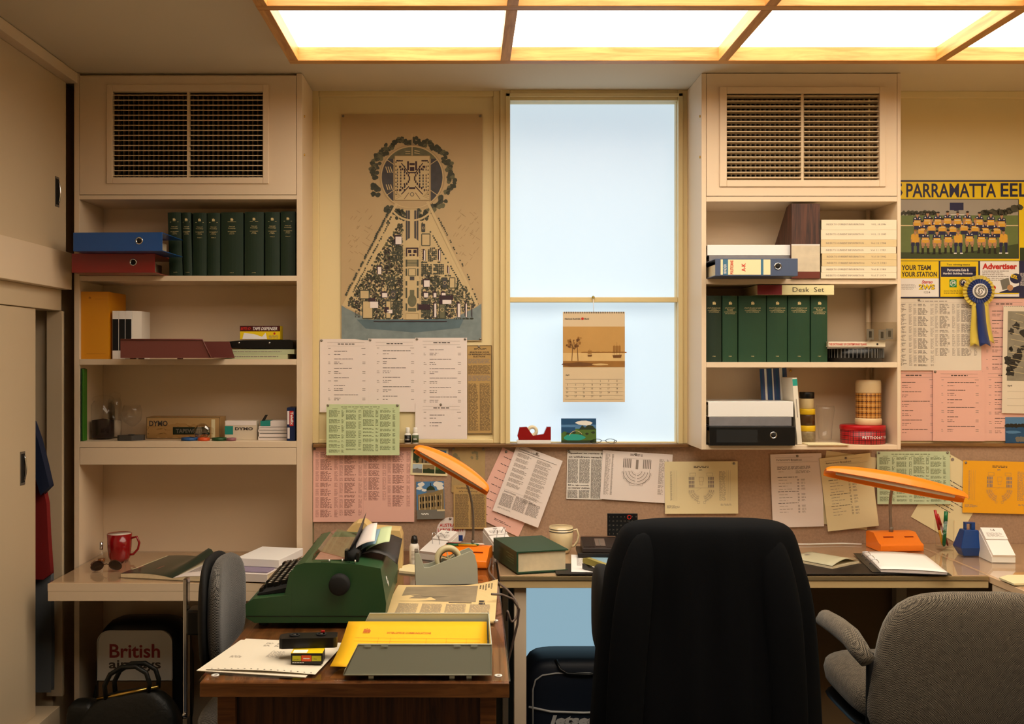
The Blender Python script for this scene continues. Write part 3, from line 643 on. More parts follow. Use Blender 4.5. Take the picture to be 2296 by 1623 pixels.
d.build('postcard', WM(933, 1080, YC - .002, -1.5), 'view postcard of a domed stone building under a blue sky', 'postcard')
# old clippings
w, h = 74 * S4, 100 * S4; d = Doc(w, h, mat('faded_newsprint', '#A98F62', .85, var=.15, vs=20), curl(.002)); rd = random.Random(8)
FADE = mat('faded_photo', '#857A5A', .85, var=.2, vs=50)
for i in range(18): d.disc(.015 + .0022 * i + rd.uniform(-.004, .004), .03 + .0035 * i, rd.uniform(.004, .009), FADE, 2, 9, None, .3, i)
for i in range(8): d.disc(.09 + rd.uniform(-.012, .012), .03 + rd.uniform(-.015, .02), rd.uniform(.003, .007), FADE, 2, 9, None, .3, i)
d.build('newspaper_clipping', WM(1014, 1003, YC - .0015, 1), 'faded brown picture clipping pinned behind the leaning orange lamp', 'clipping', pins=[(.005, .005), (w - .008, .005)])
w, h = 73 * S4, 97 * S4; d = Doc(w, h, OLDNEWS, curl(.004)); d.text('Cutting the rates:', .012, .006, .010, INK, w=.105).text("it's no shop", .022, .020, .009, INK, w=.075)
d.rows(.006, .036, .062, .168, 44, INK, .42, 3, .08, .012, .002).rows(.068, .036, .127, .168, 44, INK, .42, 5, .08, .012, .002).line(.004, .032, .128, .032, .0005, INKG)
d.build('newspaper_clipping', WM(1017, 1088, YC - .004, 0), 'brown two-column article clipping behind the bent neck of the leaning lamp', 'clipping')
d = Doc(.116, .125, PAPER, base=False); d.mb.lathe([(.0001, 0), (.058, 0), (.058, .0012), (.0001, .0014)], PAPER, 40, (.058, -.06, -.0012), smooth=False)
d.text('AUSTRALIAN', .060, .028, .0135, INKR, w=.096, bold=.02, al='C').text('LABOR PARTY', .058, .047, .0135, INKR, w=.106, bold=.02, al='C').rect(.045, .075, .105, .098, mat('flag_blue', '#15357A', .6, var=.05)).rect(.065, .078, .071, .095, PAPERW, 3).rect(.085, .083, .088, .09, PAPERW, 3)
d.build('round_badge_card', WM(979, 1158, YC - .0012), 'round white party sticker with red capitals pinned low on the board', 'sticker', pins=[(.055, .008)])
# pink + committee schedule
w, h = 116 * S4, 166 * S4; d = Doc(w, h, PINK, curl(.002)); rd = random.Random(2)
for i in range(9): d.rows(.02, .03 + i * .03, .06, .036 + i * .03, 1, INK, .4, i, 0); d.rows(.09, .03 + i * .03, .17, .04 + i * .03, 2, INK, .4, i, .4)
d.build('paper_sheet', WM(1127, 1003, YC - .0012, 25), 'tilted pink sheet mostly hidden behind the committee schedules', 'paper sheet', pins=[(.02, .01)])
w, h = 108 * S4, 158 * S4; d = Doc(w, h, PAPER, lambda u, v: .004 * v * v + .008 * u * u * v * v)
d.text('Committee Schedules', .014, .010, .008, INK, w=.086, l=3).line(.014, .024, .178, .024, .0014, INK)
for c in range(2):
    v = .032
    for k in range(7 if c == 0 else 10): d.rows(.016 + c * .082, v, .078 + c * .085, v + .015, 4, INKG, .45, k + 10 * c, .3, .012, .002); v += .021 if c == 0 else .0185
d.text('Joint House', .016, .190, .010, INK, w=.05, l=3).line(.014, .187, .178, .187, .0005, INKG)
for c in range(3): d.rows(.014 + c * .056, .204 if c != 1 else .198, .064 + c * .056, .255, 16, INK, .42, 40 + c, .06, .01, .002)
d.rows(.014, .262, .07, .268, 2, INKG, .4, 3, .1)
d.build('paper_sheet', WM(1160, 995, YC - .006, 20.6), 'tilted white committee schedules page pinned left under the window', 'paper sheet', pins=[(.088, .008)])
# newspaper and seating plans
w, h = 79 * S4, 109 * S4; d = Doc(w, h, mat('white_newsprint', '#E4DFD8', .85, var=.04, vs=30), curl(.002))
d.text('Speaker to review ban', .008, .008, .0085, INK, w=.150, bold=.02, l=3).text('on withdrawn remark', .006, .022, .0085, INK, w=.134, bold=.02, l=3)
d.rows(.004, .036, .045, .132, 34, INK, .48, 1, .06, .01, .002).rows(.050, .036, .092, .132, 34, INK, .48, 2, .06, .01, .002).rows(.097, .036, .138, .192, 56, INK, .48, 3, .06, .01, .002)
d.text('Bill to right anomaly', .006, .137, .007, INK, w=.084, bold=.02, l=3).text("on veterans' children", .006, .147, .007, INK, w=.086, bold=.02, l=3)
d.rows(.004, .160, .045, .192, 12, INK, .48, 4, .06, .01, .002).rows(.050, .160, .092, .192, 12, INK, .48, 5, .06, .01, .002)
d.build('newspaper_clipping', WM(1272, 1009, YC - .001, 1.2), 'black and white newspaper cutting about the Speaker, its right edge under a plan', 'clipping', pins=[(.006, .005)])
w, h = 156 * S4, 109 * S4; d = Doc(w, h, PAPER, curl(.003)); c_ = w * .5
d.rows(c_ - .03, .008, c_ + .02, .018, 2, INK, .4, 1, .0); d.rows(.012, .014, .034, .178, 56, INKG, .4, 2, .3, .01).rows(.038, .014, .046, .178, 56, INKG, .45, 3, .2, .01)
d.rows(w - .052, .022, w - .030, .165, 44, INKG, .4, 4, .3, .01, skip=.12).rows(w - .022, .022, w - .014, .165, 44, INKG, .45, 5, .2, .01, skip=.12)
for i in range(9):
    d.arc(c_, .072, .014 + .006 * i + (.001 if i % 2 else 0), .0022 if i % 2 else .0004, 8, 85, INKG, 2, 8); d.arc(c_, .072, .014 + .006 * i, .0022 if i % 2 else .0004, 95, 172, INKG, 2, 8)
for s_ in (-1, 1):
    for i in range(5): d.rect(c_ + s_ * (.024 + i * .007), .028, c_ + s_ * (.028 + i * .007), .064, INKG, 2)
    P_ = [(.002, .123), (.002, .134), (.026, .134), (.026, .124), (.038, .118), (.038, .108), (.052, .108), (.052, .070), (.054, .030)]
    for a, b in zip(P_[:-1], P_[1:]): d.line(c_ + s_ * a[0], a[1], c_ + s_ * b[0], b[1], .0006, INK)
d.line(c_ - .054, .026, c_ + .054, .026, .0006, INKG).rect(c_ - .005, .030, c_ + .005, .068, INKG)
d.build('paper_sheet', WM(1352, 1009, YC - .0045, 3.7), 'white seating plan with fanned rows beside the newspaper cutting', 'paper sheet', pins=[(c_ - .008, .008)])
def bench_plan(w, h, m):
    d = Doc(w, h, m, curl(.004)); c_ = w * .5
    d.rows(c_ - .030, .018, c_ + .03, .028, 2, INK, .45, 1, .0); d.rows(c_ - .010, .032, c_ + .010, .040, 2, INKG, .4, 2, .3)
    for s_ in (-1, 1):
        d.frame(c_ + s_ * .022, .046, c_ + s_ * .046, .058, .0007, INKG)
        for i in range(3):
            for k in range(4): d.rect(c_ + s_ * (.028 + k * .006), .062 + i * .015, c_ + s_ * (.032 + k * .006), .074 + i * .015, INKG, 2)
    d.frame(c_ - .009, .063, c_ + .009, .080, .0006, INKG).frame(c_ - .006, .080, c_ + .006, .094, .0006, INKG).line(c_ - .052, .106, c_ + .052, .106, .0006, INKG).line(c_, .106, c_ - .02, .118, .0003, INKG)
    for r in (.030, .034, .038, .0415, .045, .049, .053):
        for a0, a1 in ((6, 26), (29, 50), (53, 74), (106, 127), (130, 151), (154, 174)): d.arc(c_, .110, r, .0016 if r in (.034, .0415, .049) else .0006, a0, a1, INKG, 2, 4)
    for s_ in (-1, 1): d.frame(c_ + s_ * .008, .160, c_ + s_ * .016, .168, .0006, INKG)
    for u0, u1 in ((.022, .03), (w - .075, w - .048)):
        d.rows(u0, .040, u1, .158, 34, INKG, .32, 4, .2, .01); d.line(u1 + .004, .036, u1 + .004, .158, .0004, INKG).line(u1 + .011, .036, u1 + .011, .158, .0005, INKG).line(u1 + .018, .036, u1 + .018, .158, .0004, INKG)
    d.rows(.008, .176, .06, .188, 4, INKG, .4, 6, .4); d.rows(w - .07, .17, w - .02, .178, 2, INKG, .4, 7, .2)
    return d
w, h = 163 * S4, 116 * S4; bench_plan(w, h, CREAMP).build('paper_sheet', WM(1490, 1035, YC - .008, -.3), 'cream seating plan beside the white one, above the black jacket', 'paper sheet', pins=[(w - .015, .009)])
w, h = 163 * S4, 116 * S4; bench_plan(w, h, ORANGEP).build('paper_sheet', WM(2160, 1032, YC - .0045, 1.5), 'bright amber seating plan at the right end of the pinboard', 'paper sheet', pins=[(.010, .009)])
def broadcast(m, seed):
    w, h = 114 * S4, 163 * S4; d = Doc(w, h, m, curl(.005)); d.line(.02, .014, .17, .014, .0006, INKG)
    d.text('Parliamentary', .024, .020, .008, INK, w=.054, l=3).text('Broadcast', .082, .020, .008, INK, w=.044, l=3).line(.085, .030, .16, .030, .0004, INKG).line(.024, .034, .19, .034, .0006, INKG)
    d.rows(.026, .050, .166, .064, 4, INK, .38, seed, .1); d.rows(.03, .07, .05, .074, 1, INKG, .4, 2, 0).rows(.10, .068, .16, .08, 3, INKG, .4, seed, .2)
    for k, v in enumerate((.092, .150, .196)):
        d.rows(.026, v, .12, v + .005, 1, INK, .4, k, .2)
        for i in range(4 if k == 0 else 3): d.rows(.03, v + .012 + i * .012, .07 + .02 * (i % 2), v + .016 + i * .012, 1, INKG, .4, i, .2); d.rows(.105, v + .010 + i * .012, .112, v + .018 + i * .012, 2, INK, .4, i, 0); d.rows(.120, v + .010 + i * .012, .138, v + .018 + i * .012, 2, INKG, .4, i, .2)
    return d
Doc(114 * S4, 163 * S4, CREAMP, curl(.001)).build('paper_sheet', WM(1853, 1010, YC - .0006, 8), 'cream page mostly hidden behind the cream broadcast sheet', 'paper sheet')
broadcast(PAPER, 1).build('paper_sheet', WM(1727, 1019, YC - .0045, -1.8), 'white broadcast timetable pinned just right of the black jacket', 'paper sheet', pins=[(.108, .009)])
broadcast(CREAMP, 2).build('paper_sheet', WM(1837, 1028, YC - .008, -6.5), 'cream broadcast timetable behind the raised tip of the level orange lamp', 'paper sheet', pins=[(.106, .010)])
w, h = 163 * S4, 117 * S4
d = Doc(116 * S4, 165 * S4, CREAMP, curl(.0005)); d.disc(.03, .014, .007, INKG, 2, 8)
for i in range(9): d.rows(.02, .09 + i * .014, .17, .097 + i * .014, 1, INK, .4, i, .3, .016)
d.build('paper_sheet', WM(2125, 1015, YC - .001, 30), 'tilted cream typed letter half hidden behind the green timetable and amber plan', 'paper sheet', pins=[(.012, .01)])
sitting_card(w, h, mat('pale_green_card', '#C3D3B0', .8, var=.02)).build('paper_sheet', WM(1966, 1012, YC - .007), 'pale green timetable sheet behind the level orange lamp shade', 'paper sheet', pins=[(.008, .006), (w - .010, .005)])
# ---- window sill things and calendar
Yc = 3.955
w, h = 139 * 3.955 / F, 202 * 3.955 / F; d = Doc(w, h, mat('calendar_paper', '#D9C3A0', .6, var=.03), curl(.003)); a = w / 139
SEP = mat('sepia_sky', '#C29552', .6, var=.12, vs=12); SEPD = mat('sepia_dark', '#6E4519', .6, var=.2, vs=60); SEPM = mat('sepia_mid', '#9A6A2C', .6, var=.2, vs=30); SEPL = mat('sepia_light', '#D9B67A', .6, var=.1, vs=20)
for i in range(34): d.rect((3 + i * 4) * a, 1 * a, (5 + i * 4) * a, 3.4 * a, INK)
d.text('National Australia', 4 * a, 14 * a, 3.4 * a, INK, w=35 * a, bold=.03, slant=.2).disc(44 * a, 15.5 * a, 3 * a, INKR, 3).text('Bank', 48 * a, 14 * a, 3.4 * a, INK, w=11 * a, bold=.03, slant=.2)
d.rect(0, 33 * a, w, 124 * a, SEP).rect(0, 92 * a, w, 112 * a, SEPL, 2).rect(0, 108 * a, w, 124 * a, SEPM, 2)
d.disc(35 * a, 118 * a, 35 * a, SEPD, 3, 12, 5 * a, .2, 1).disc(85 * a, 118 * a, 18 * a, SEPL, 4, 12, 2 * a, .2, 3)
for i in range(7): d.disc((50 + i * 14) * a, 91 * a, 9 * a, SEPM, 2, 10, 1.8 * a, .2, i)
for x0, x1 in ((20, 24), (34, 31)): d.line(x0 * a, 110 * a, (x0 + x1) / 2 * a, 80 * a, 1.5 * a, SEPD, 4); d.line((x0 + x1) / 2 * a, 80 * a, x1 * a, 64 * a, 1.1 * a, SEPD, 4)
rd = random.Random(1)
for i in range(22): x, y = rd.uniform(8, 44), rd.uniform(58, 78); d.disc(x * a, y * a, rd.uniform(1.5, 3.6) * a, SEPD if i % 2 else SEPM, 5, 8, None, .35, i); d.line(x * a, y * a, 26 * a, 84 * a, .35 * a, SEPD, 4)
for sx_, sc_ in ((121, 1), (60, .5)):
    for k in (-6, 0, 6): d.line((sx_ + k * sc_) * a, 98 * a, (sx_ + k * sc_) * a, (98 - (30 - abs(k)) * sc_) * a, .5 * a, SEPD, 4); d.rect((sx_ + k * sc_ - 2.4 * sc_) * a, (98 - 22 * sc_) * a, (sx_ + k * sc_ + 2.4 * sc_) * a, (98 - 8 * sc_) * a, SEPM, 5)
    d.poly([((sx_ - 10 * sc_) * a, 97 * a), ((sx_ - 8 * sc_) * a, (97 + 6 * sc_) * a), ((sx_ + 9 * sc_) * a, (97 + 6 * sc_) * a), ((sx_ + 11 * sc_) * a, 96 * a)], SEPD, 6)
d.text('April', 6 * a, 140 * a, 4 * a, INK, bold=.03); n = 1
for r_ in range(5):
    d.line(5 * a, (151 + r_ * 9) * a, 134 * a, (151 + r_ * 9) * a, .4 * a, INKG)
    for c in range(7):
        if (r_ == 0 and c < 3) or n > 30: continue
        d.text(str(n), (10 + c * 18.5) * a, (153 + r_ * 8.6) * a, 3.6 * a, INK, al='C', res=1); n += 1
d.line(5 * a, 196 * a, 134 * a, 196 * a, .4 * a, INKG)
t = thing('wall_calendar', 'hanging April calendar with a sepia harbour painting in front of the window', 'calendar'); t.matrix_world = WM(1262, 699, Yc)
d.mb.build('page', t, recalc=False)
sp = MB()
for i in range(34): sp.tube([((4 + i * 4) * a, .0015 * math.cos(q), .003 * math.sin(q) + .001) for q in [k * math.pi / 3 for k in range(7)]], .0006, STEEL, 4)
sp.build('binding', t)
MB().tube([(69 * a, -.002, .001), (69 * a, 33 * a, -.015)], .0012, PAPERW, 6).build('string', t)
MB().lathe([(.0001, -.004), (.002, -.004), (.002, .002), (.006, .004), (.0001, .006)], BRASS, 14, (69 * a, 33 * a, -.016)).build('hook', t)
# ------------------------------------------------------------------ right wall posters
NAVYI = mat('navy_ink', '#23244A', .5, var=.05); EELY = mat('poster_yellow', '#F0CE12', .45, var=.03); GRASS = mat('print_grass', '#6B7A45', .45, var=.15, vs=25); GRASSD = mat('print_dark_grass', '#3E4A28', .45, var=.2, vs=25)
JERY = mat('print_jersey_yellow', '#E0A93A', .45, var=.1, vs=80); SKIN = mat('print_skin', '#B98A66', .45, var=.1, vs=80); OVERC = mat('print_overcast', '#A49C90', .45, var=.05); BROWNT = mat('print_trees', '#4A4738', .45, var=.25, vs=60)
def eels():
    k = 1 / 5.797; X0, Y0 = 1960, 404
    def U(x): return (2010 + x * k - X0) * S4
    def V(y): return (400 + y * k - Y0) * S4
    w, h = (2330 - X0) * S4, 264 * S4
    d = Doc(w, h, NAVYI, curl(.002), (10, 6)); q = lambda a, b, c, e, m, l=2: d.rect(U(a), V(b), U(c), V(e), m, l)
    q(-280, 44, 1840, 1068, EELY, 1)
    d.text('PARRAMATTA', U(126), V(66), 180 * k * S4, NAVYI, w=1168 * k * S4, bold=.018, l=3, res=3).text('EELS', U(1352), V(60), 180 * k * S4, NAVYI, w=450 * k * S4, bold=.018, l=3, res=3).text('5', U(-60), V(66), 180 * k * S4, NAVYI, w=140 * k * S4, bold=.035, l=3)
    q(-280, 268, 1588, 1042, NAVYI, 2); q(-280, 276, 1578, 1034, OVERC, 3); q(-280, 480, 1578, 1034, GRASS, 4); q(-280, 604, 1578, 620, SAND, 5)
    q(1600, 900, 1840, 1068, DKG, 3); q(-280, 960, 1578, 1034, GRASSD, 5); d.poly([(U(900), V(960)), (U(1578), V(850)), (U(1578), V(990)), (U(900), V(990))], GRASSD, 6)
    rd = random.Random(4)
    for i in range(26): d.disc(U(60 + i * 18), V(462 - 10 * (i % 3)), rd.uniform(18, 34) * k * S4, BROWNT, 4, 8, None, .3, i)
    for i in range(24): x = 1130 + i * 20; d.disc(U(x), V(450 - max(0, x - 1380) * .35), rd.uniform(30, 55) * k * S4, BROWNT, 4, 8, None, .3, i)
    q(690, 316, 868, 412, NAVYI, 6); q(745, 412, 805, 422, NAVYI, 6); q(700, 470, 880, 478, PAPERW, 5)
    def player(x, y, sit=0, yel=0, s=1.0):
        f = 5; a = lambda u0, v0, u1, v1, m, l=0: q(x + u0 * s, y + v0 * s, x + u1 * s, y + v1 * s, m, f + l)
        nonlocal_l = rd.uniform(-3, 3)
        d.poly([(U(x - 58 * s), V(y + 140 * s)), (U(x + 58 * s), V(y + 140 * s)), (U(x + 50 * s), V(y + 62 * s)), (U(x + 22 * s), V(y + 48 * s)), (U(x - 22 * s), V(y + 48 * s)), (U(x - 50 * s), V(y + 62 * s))], JERY if yel else NAVYI, f + 1)
        a(-44, 96, 44, 168, JERY, 2); a(-40, 112, 40, 122, SAND, 3) if not yel else None
        a(-58, 120, -44, 175, SKIN, 3); a(44, 120, 58, 175, SKIN, 3)
        if not yel: d.disc(U(x - 30 * s), V(y + 72 * s), 9 * k * S4, PAPERW, f + 4, 8); d.disc(U(x + 30 * s), V(y + 72 * s), 9 * k * S4, PAPERW, f + 4, 8)
        d.poly([(U(x - 12 * s), V(y + 50 * s)), (U(x), V(y + 74 * s)), (U(x + 12 * s), V(y + 50 * s))], SKIN, f + 4)
        d.disc(U(x), V(y + 28 * s), 19 * s * k * S4, SKIN, f + 4, 10, 26 * s * k * S4); d.disc(U(x + nonlocal_l), V(y + 9 * s), 21 * s * k * S4, DKB if rd.random() < .75 else SEPM, f + 5, 8, 13 * s * k * S4)
        if sit:
            m = NAVYI if yel else SKIN
            a(-52, 160, -8, 205, m, 4); a(8, 160, 52, 205, m, 4)
            for sg in (-1, 1):
                a(sg * 34 - 14, 200, sg * 34 + 14, 290, NAVYI if yel else DKB, 4); a(sg * 34 - 12, 206, sg * 34 + 12, 228, m, 5); a(sg * 40 - 18, 288, sg * 40 + 18, 304, PAPERW if yel and x > 500 else DKB, 5)
        else: a(-42, 165, 42, 215, NAVYI, 2)
    for i, x in enumerate((268, 400, 535, 660, 790, 918, 1072, 1222, 1362)): player(x, (450, 435, 435, 425, 430, 428, 438, 445, 462)[i])
    for i, x in enumerate((325, 452, 592, 728, 876, 1016, 1150, 1298)): player(x, (552, 512, 520, 528, 512, 522, 548, 552)[i])
    for i, x in enumerate((240, 372, 522, 668, 798, 944, 1100, 1240, 1385)): player(x, (668, 672, 676, 666, 672, 655, 664, 672, 670)[i], 1, i in (0, 4, 8), 1.02)
    # sponsor panels
    q(-280, 1076, 545, 1538, EELY, 4); q(-280, 1300, 545, 1538, PAPERW, 5); q(566, 1078, 1058, 1538, EELY, 4); q(1082, 1076, 1588, 1536, PAPERW, 4)
    d.text('YOUR TEAM', U(60), V(1126), 66 * k * S4, INK, w=380 * k * S4, bold=.03, l=6, slant=.05); d.text('YOUR STATION', U(60), V(1212), 66 * k * S4, INK, w=460 * k * S4, bold=.03, l=6, slant=.05)
    d.text('Stereo', U(320), V(1322), 44 * k * S4, INKR, w=140 * k * S4, bold=.03, l=6, slant=.3); d.text('2WS', U(285), V(1378), 70 * k * S4, NAVYI, w=212 * k * S4, bold=.07, l=6); d.text('2WS', U(283), V(1374), 70 * k * S4, EELY, w=208 * k * S4, bold=.03, l=7)
    d.text('1224', U(352), V(1466), 26 * k * S4, INK, w=80 * k * S4, l=6); d.rows(U(60), V(1380), U(250), V(1450), 5, INKG, .4, 1, .2, .006, .002, l=6)
    d.text('Two winning teams', U(648), V(1108), 30 * k * S4, INK, w=300 * k * S4, l=6, bold=.02); q(574, 1146, 1030, 1280, NAVYI, 5); q(985, 1162, 1030, 1292, NAVYI, 5)
    d.text('Parramatta Eels &', U(655), V(1172), 36 * k * S4, PAPERW, w=280 * k * S4, l=7, bold=.02); d.text("Hardie's Building Products", U(602), V(1220), 36 * k * S4, PAPERW, w=382 * k * S4, l=7, bold=.02)
    q(683, 1312, 776, 1414, mat('logo_green', '#1F8A4A', .5), 6); d.disc(U(729), V(1363), 40 * k * S4, PAPERW, 7, 20); d.disc(U(729), V(1363), 34 * k * S4, MATS['logo_green'], 8, 20); d.text('JH', U(706), V(1338), 48 * k * S4, PAPERW, w=46 * k * S4, l=9, bold=.03)
    d.disc(U(860), V(1358), 52 * k * S4, NAVYI, 6, 20); d.arc(U(860), V(1358), 42 * k * S4, 4 * k * S4, 0, 360, EELY, 7, 18); d.arc(U(868), V(1352), 22 * k * S4, 12 * k * S4, 150, 380, PAPERW, 8, 12)
    d.text('James Hardie & Coy', U(610), V(1452), 22 * k * S4, INK, w=250 * k * S4, l=6); d.rows(U(610), V(1486), U(850), V(1500), 1, INK, .6, 1, 0, .006, .002, l=6)
    d.text('Advertiser', U(1110), V(1104), 78 * k * S4, INKR, w=450 * k * S4, bold=.045, l=6, res=3); d.rows(U(1110), V(1200), U(1460), V(1340), 6, INKG, .4, 5, .35, .007, .002, l=6)
    d.disc(U(1545), V(1300), 78 * k * S4, NAVYI, 6, 16, 66 * k * S4); d.text('EEL', U(1490), V(1244), 42 * k * S4, EELY, w=92 * k * S4, l=8, bold=.03, rot=18); d.poly([(U(1330), V(1480)), (U(1588), V(1390)), (U(1588), V(1490)), (U(1330), V(1490))], NAVYI, 6)
    d.poly([(U(1340), V(1320)), (U(1450), V(1290)), (U(1480), V(1420)), (U(1370), V(1450))], GREY, 7); d.disc(U(1470), V(1420), 40 * k * S4, SKIN, 8, 12); d.disc(U(1240), V(1420), 46 * k * S4, INKR, 6, 14, 34 * k * S4); q(1240, 1488, 1580, 1502, EELY, 8)
    d.rows(U(1604), V(1230), U(1700), V(1400), 14, PAPERW, .4, 2, .2, .008, .002, l=3)
    d.build('football_poster', Matrix.Translation(at(X0, Y0, YP - .001)) @ RX90, 'yellow and navy football team poster at the top of the right wall', 'poster')
eels()
SIL = fx(2020)
table_sheet(205 * S4, 160 * S4, mat('off_white_paper', '#E4DACB', .8, var=.02), 9).build('paper_sheet', WM(1994, 670, YP - .006), 'large off-white list of names pinned under the football poster', 'paper sheet', pins=[(66 * S4, .005)])
for i, (px, py, y, l_) in enumerate(((2092, 662, .001, 'pink list behind the rosette ribbons, its top under the poster'), (1990, 828, .002, 'pink minutes sheet beside the right shelf unit'), (2092, 828, .009, 'middle pink sheet in the row below the off-white list'), (2198, 828, .0055, 'pink sheet partly covered by the landscape wall calendar'))):
    w, h = 116 * S4, (158 if i else 165) * S4
    if i == 0: px = 2192
    listing(20 + i, 9, w, h, PINK, 1, curl(.002)).build('paper_sheet', WM(px, py + (8 if i == 0 else 2), YP - y - .001, .3 if i == 2 else 0), l_, 'paper sheet', pins=[(.008, .006)] if i > 1 else [])
# rosette
rz_ = thing('rosette', 'blue and yellow supporter rosette with ribbon tails hung on the football poster', 'rosette'); rz_.matrix_world = WM(2193, 653, 3.972)
RBLUE = mat('blue_ribbon', '#142F72', .45, var=.06, sheen=.3); RYEL = mat('yellow_ribbon', '#D9C24A', .5, var=.06, sheen=.3)
def pleat(r0, r1, n, m, z, name):
    mb = MB(); vs = [(0, 0, z)]; K = n * 2
    for r, am in ((r0, .001), (r1, .004)):
        vs += [(r * math.cos(math.pi * 2 * k / K), r * math.sin(math.pi * 2 * k / K), z + (am if k % 2 else -am)) for k in range(K)]
    fs = [(0, 1 + k, 1 + (k + 1) % K) for k in range(K)] + [(1 + k, 1 + K + k, 1 + K + (k + 1) % K, 1 + (k + 1) % K) for k in range(K)]
    mb.add(vs, fs, m); return mb.build(name, rz_, solid=.0008)
pleat(.03, .064, 26, RYEL, .006, 'outer_pleats'); pleat(.028, .049, 26, RBLUE, .012, 'inner_pleats')
MB().lathe([(.0001, .014), (.030, .014), (.030, .018), (.027, .0195), (.0001, .0195)], WHITEPL, 32, smooth=False).build('button', rz_)
bd = Doc(.06, .06, RBLUE, base=False); bd.disc(.03, .03, .0255, GREY, 1, 28).disc(.03, .03, .018, PAPERW, 2, 24).arc(.032, .028, .010, .006, 120, 360, GREY, 3, 12).arc(.027, .034, .009, .004, -60, 170, GREY, 3, 12)
for i, ch in enumerate('PARRAMATTA'):
    a_ = R(-90 + (i - 4.5) * 22); bd.text(ch, .03 + .0218 * math.cos(a_), .03 + .0218 * math.sin(a_) - .0017, .0036, PAPERW, al='C', l=4, res=1)
bd.mb.build('emblem', rz_, recalc=False).location = (-.03, .03, .0195)
def tail(pts, m, z, bl):
    mb = MB(); rows_ = []
    for i in range(13):
        t = i / 12; y = -.03 - t * (bl - .03)
        cxx = pts[0] + (pts[1] - pts[0]) * t; hw = pts[2] + .004 * t
        rows_.append([(cxx - hw, y, z + .004 * math.sin(t * 6)), (cxx, y + (0 if i < 12 else .012), z + .003 + .004 * math.sin(t * 6 + .5)), (cxx + hw, y, z + .004 * math.sin(t * 6 + 1))])
    mb.grid(lambda u, v: rows_[round(v * 12)][round(u * 2)], 2, 12, m); mb.build('ribbon_tail', rz_, solid=.0006)
tail((-.014, -.014, .013), RYEL, .000, .222); tail((.02, .045, .015), RYEL, .001, .210); tail((0, .026, .0165), RBLUE, .006, .222)
# right calendar + postcard
w, h = 60 * S4, 240 * S4; w = 110 * S4; d = Doc(w, h, mat('ivory_card', '#E4D9C6', .6, var=.03), curl(.002)); 
for i in range(26): d.rect(.003 + i * .0075, .001, .007 + i * .0075, .004, INKG)
d.rect(.018, .022, w - .01, .302, mat('aerial_grey', '#8E8878', .6, var=.35, vs=28)); rd = random.Random(12)
BKG = mat('print_black', '#2E2B28', .6, var=.3, vs=40)
for i in range(16): d.disc(.035 + rd.uniform(-.012, .06), .13 + rd.uniform(-.03, .14), rd.uniform(.006, .02), BKG, 2, 10, None, .4, i)
d.disc(.055, .08, .014, BKG, 2, 10, None, .4, 3)
for i in range(10): d.line(.02 + rd.uniform(0, .03), .03 + i * .026, .06 + rd.uniform(0, .05), .04 + i * .026, .0014, SAND, 3)
d.text('April', .020, .318, .009, INK, bold=.03)
for r_ in range(3): d.line(.02, .345 + r_ * .028, w - .01, .345 + r_ * .028, .0006, INKG)
t = d.build('wall_calendar', WM(2250, 685, YP - .014, 1), 'April wall calendar with a grey aerial picture at the right edge', 'calendar', pins=[(w * .5, .01)])
w, h = 80 * S4, 58 * S4; d = Doc(w, h, SEAD, curl(.001)); d.rect(0, 0, w, .030, SKY, 1)
for i in range(8): d.disc(.01 + i * .016, .034, .012, DKB, 2, 9, .008, .3, i)
for i in range(12): d.disc(.05 + (i % 6) * .014, .085 + .008 * (i // 6), .010, GREY, 2, 9, .007, .3, i)
d.disc(.03, .06, .03, SKY, 2, 12, .006, .2); d.build('postcard', WM(2254, 935, YP - .009), 'blue mountain lake postcard below the right wall calendar', 'postcard')
# ------------------------------------------------------------------ books and binders
def crest(d, u, v, s, m=GOLD):
    d.disc(u - .25 * s, v + .5 * s, .22 * s, m, 2, 8, .42 * s, .3, 1).disc(u + .28 * s, v + .5 * s, .2 * s, m, 2, 8, .38 * s, .3, 2).disc(u, v + .12 * s, .12 * s, m, 2, 7).rect(u - .09 * s, v + .3 * s, u + .1 * s, v + .8 * s, m, 2).rect(u - .45 * s, v + .9 * s, u + .45 * s, v + 1.0 * s, m, 2)
def book(label, px0, px1, pyt, pyb, yf, m, dep, deco, group=None, tilt=0, name='book', zb=None):
    x0, x1 = sx(px0, yf), sx(px1, yf); z0 = zb; h = sz(pyt, yf) - sz(pyb, yf); w = x1 - x0 - .0006
    t = thing(name, label, 'book', (x0, yf, z0), 0, group)
    if tilt: t.rotation_euler.y = R(tilt)
    c = MB(); r = min(.006, w * .2)
    n = 7; arc_ = [(w * i / (n - 1), -r * .8 * math.sin(math.pi * i / (n - 1)) + r * .8) for i in range(n)]
    poly = arc_ + [(w, dep), (w - .0028, dep), (w - .0028, .010), (.0028, .010), (.0028, dep), (0, dep)]
    c.prism(poly, 'z', 0, h, m).build('cover', t, bev=.0006)
    bx('pages', .003, w - .003, .0105, dep - .004, .003, h - .004, PAGES, t, 0)
    d = Doc(w, h, m, lambda u, v: -(r * .8 - r * .8 * math.sin(math.pi * min(1, max(0, u)))), base=False); deco(d, w, h)
    o = d.mb.build('lettering', t, recalc=False); o.matrix_local = Matrix.Translation((0, -.0002, h)) @ RX90
    return t
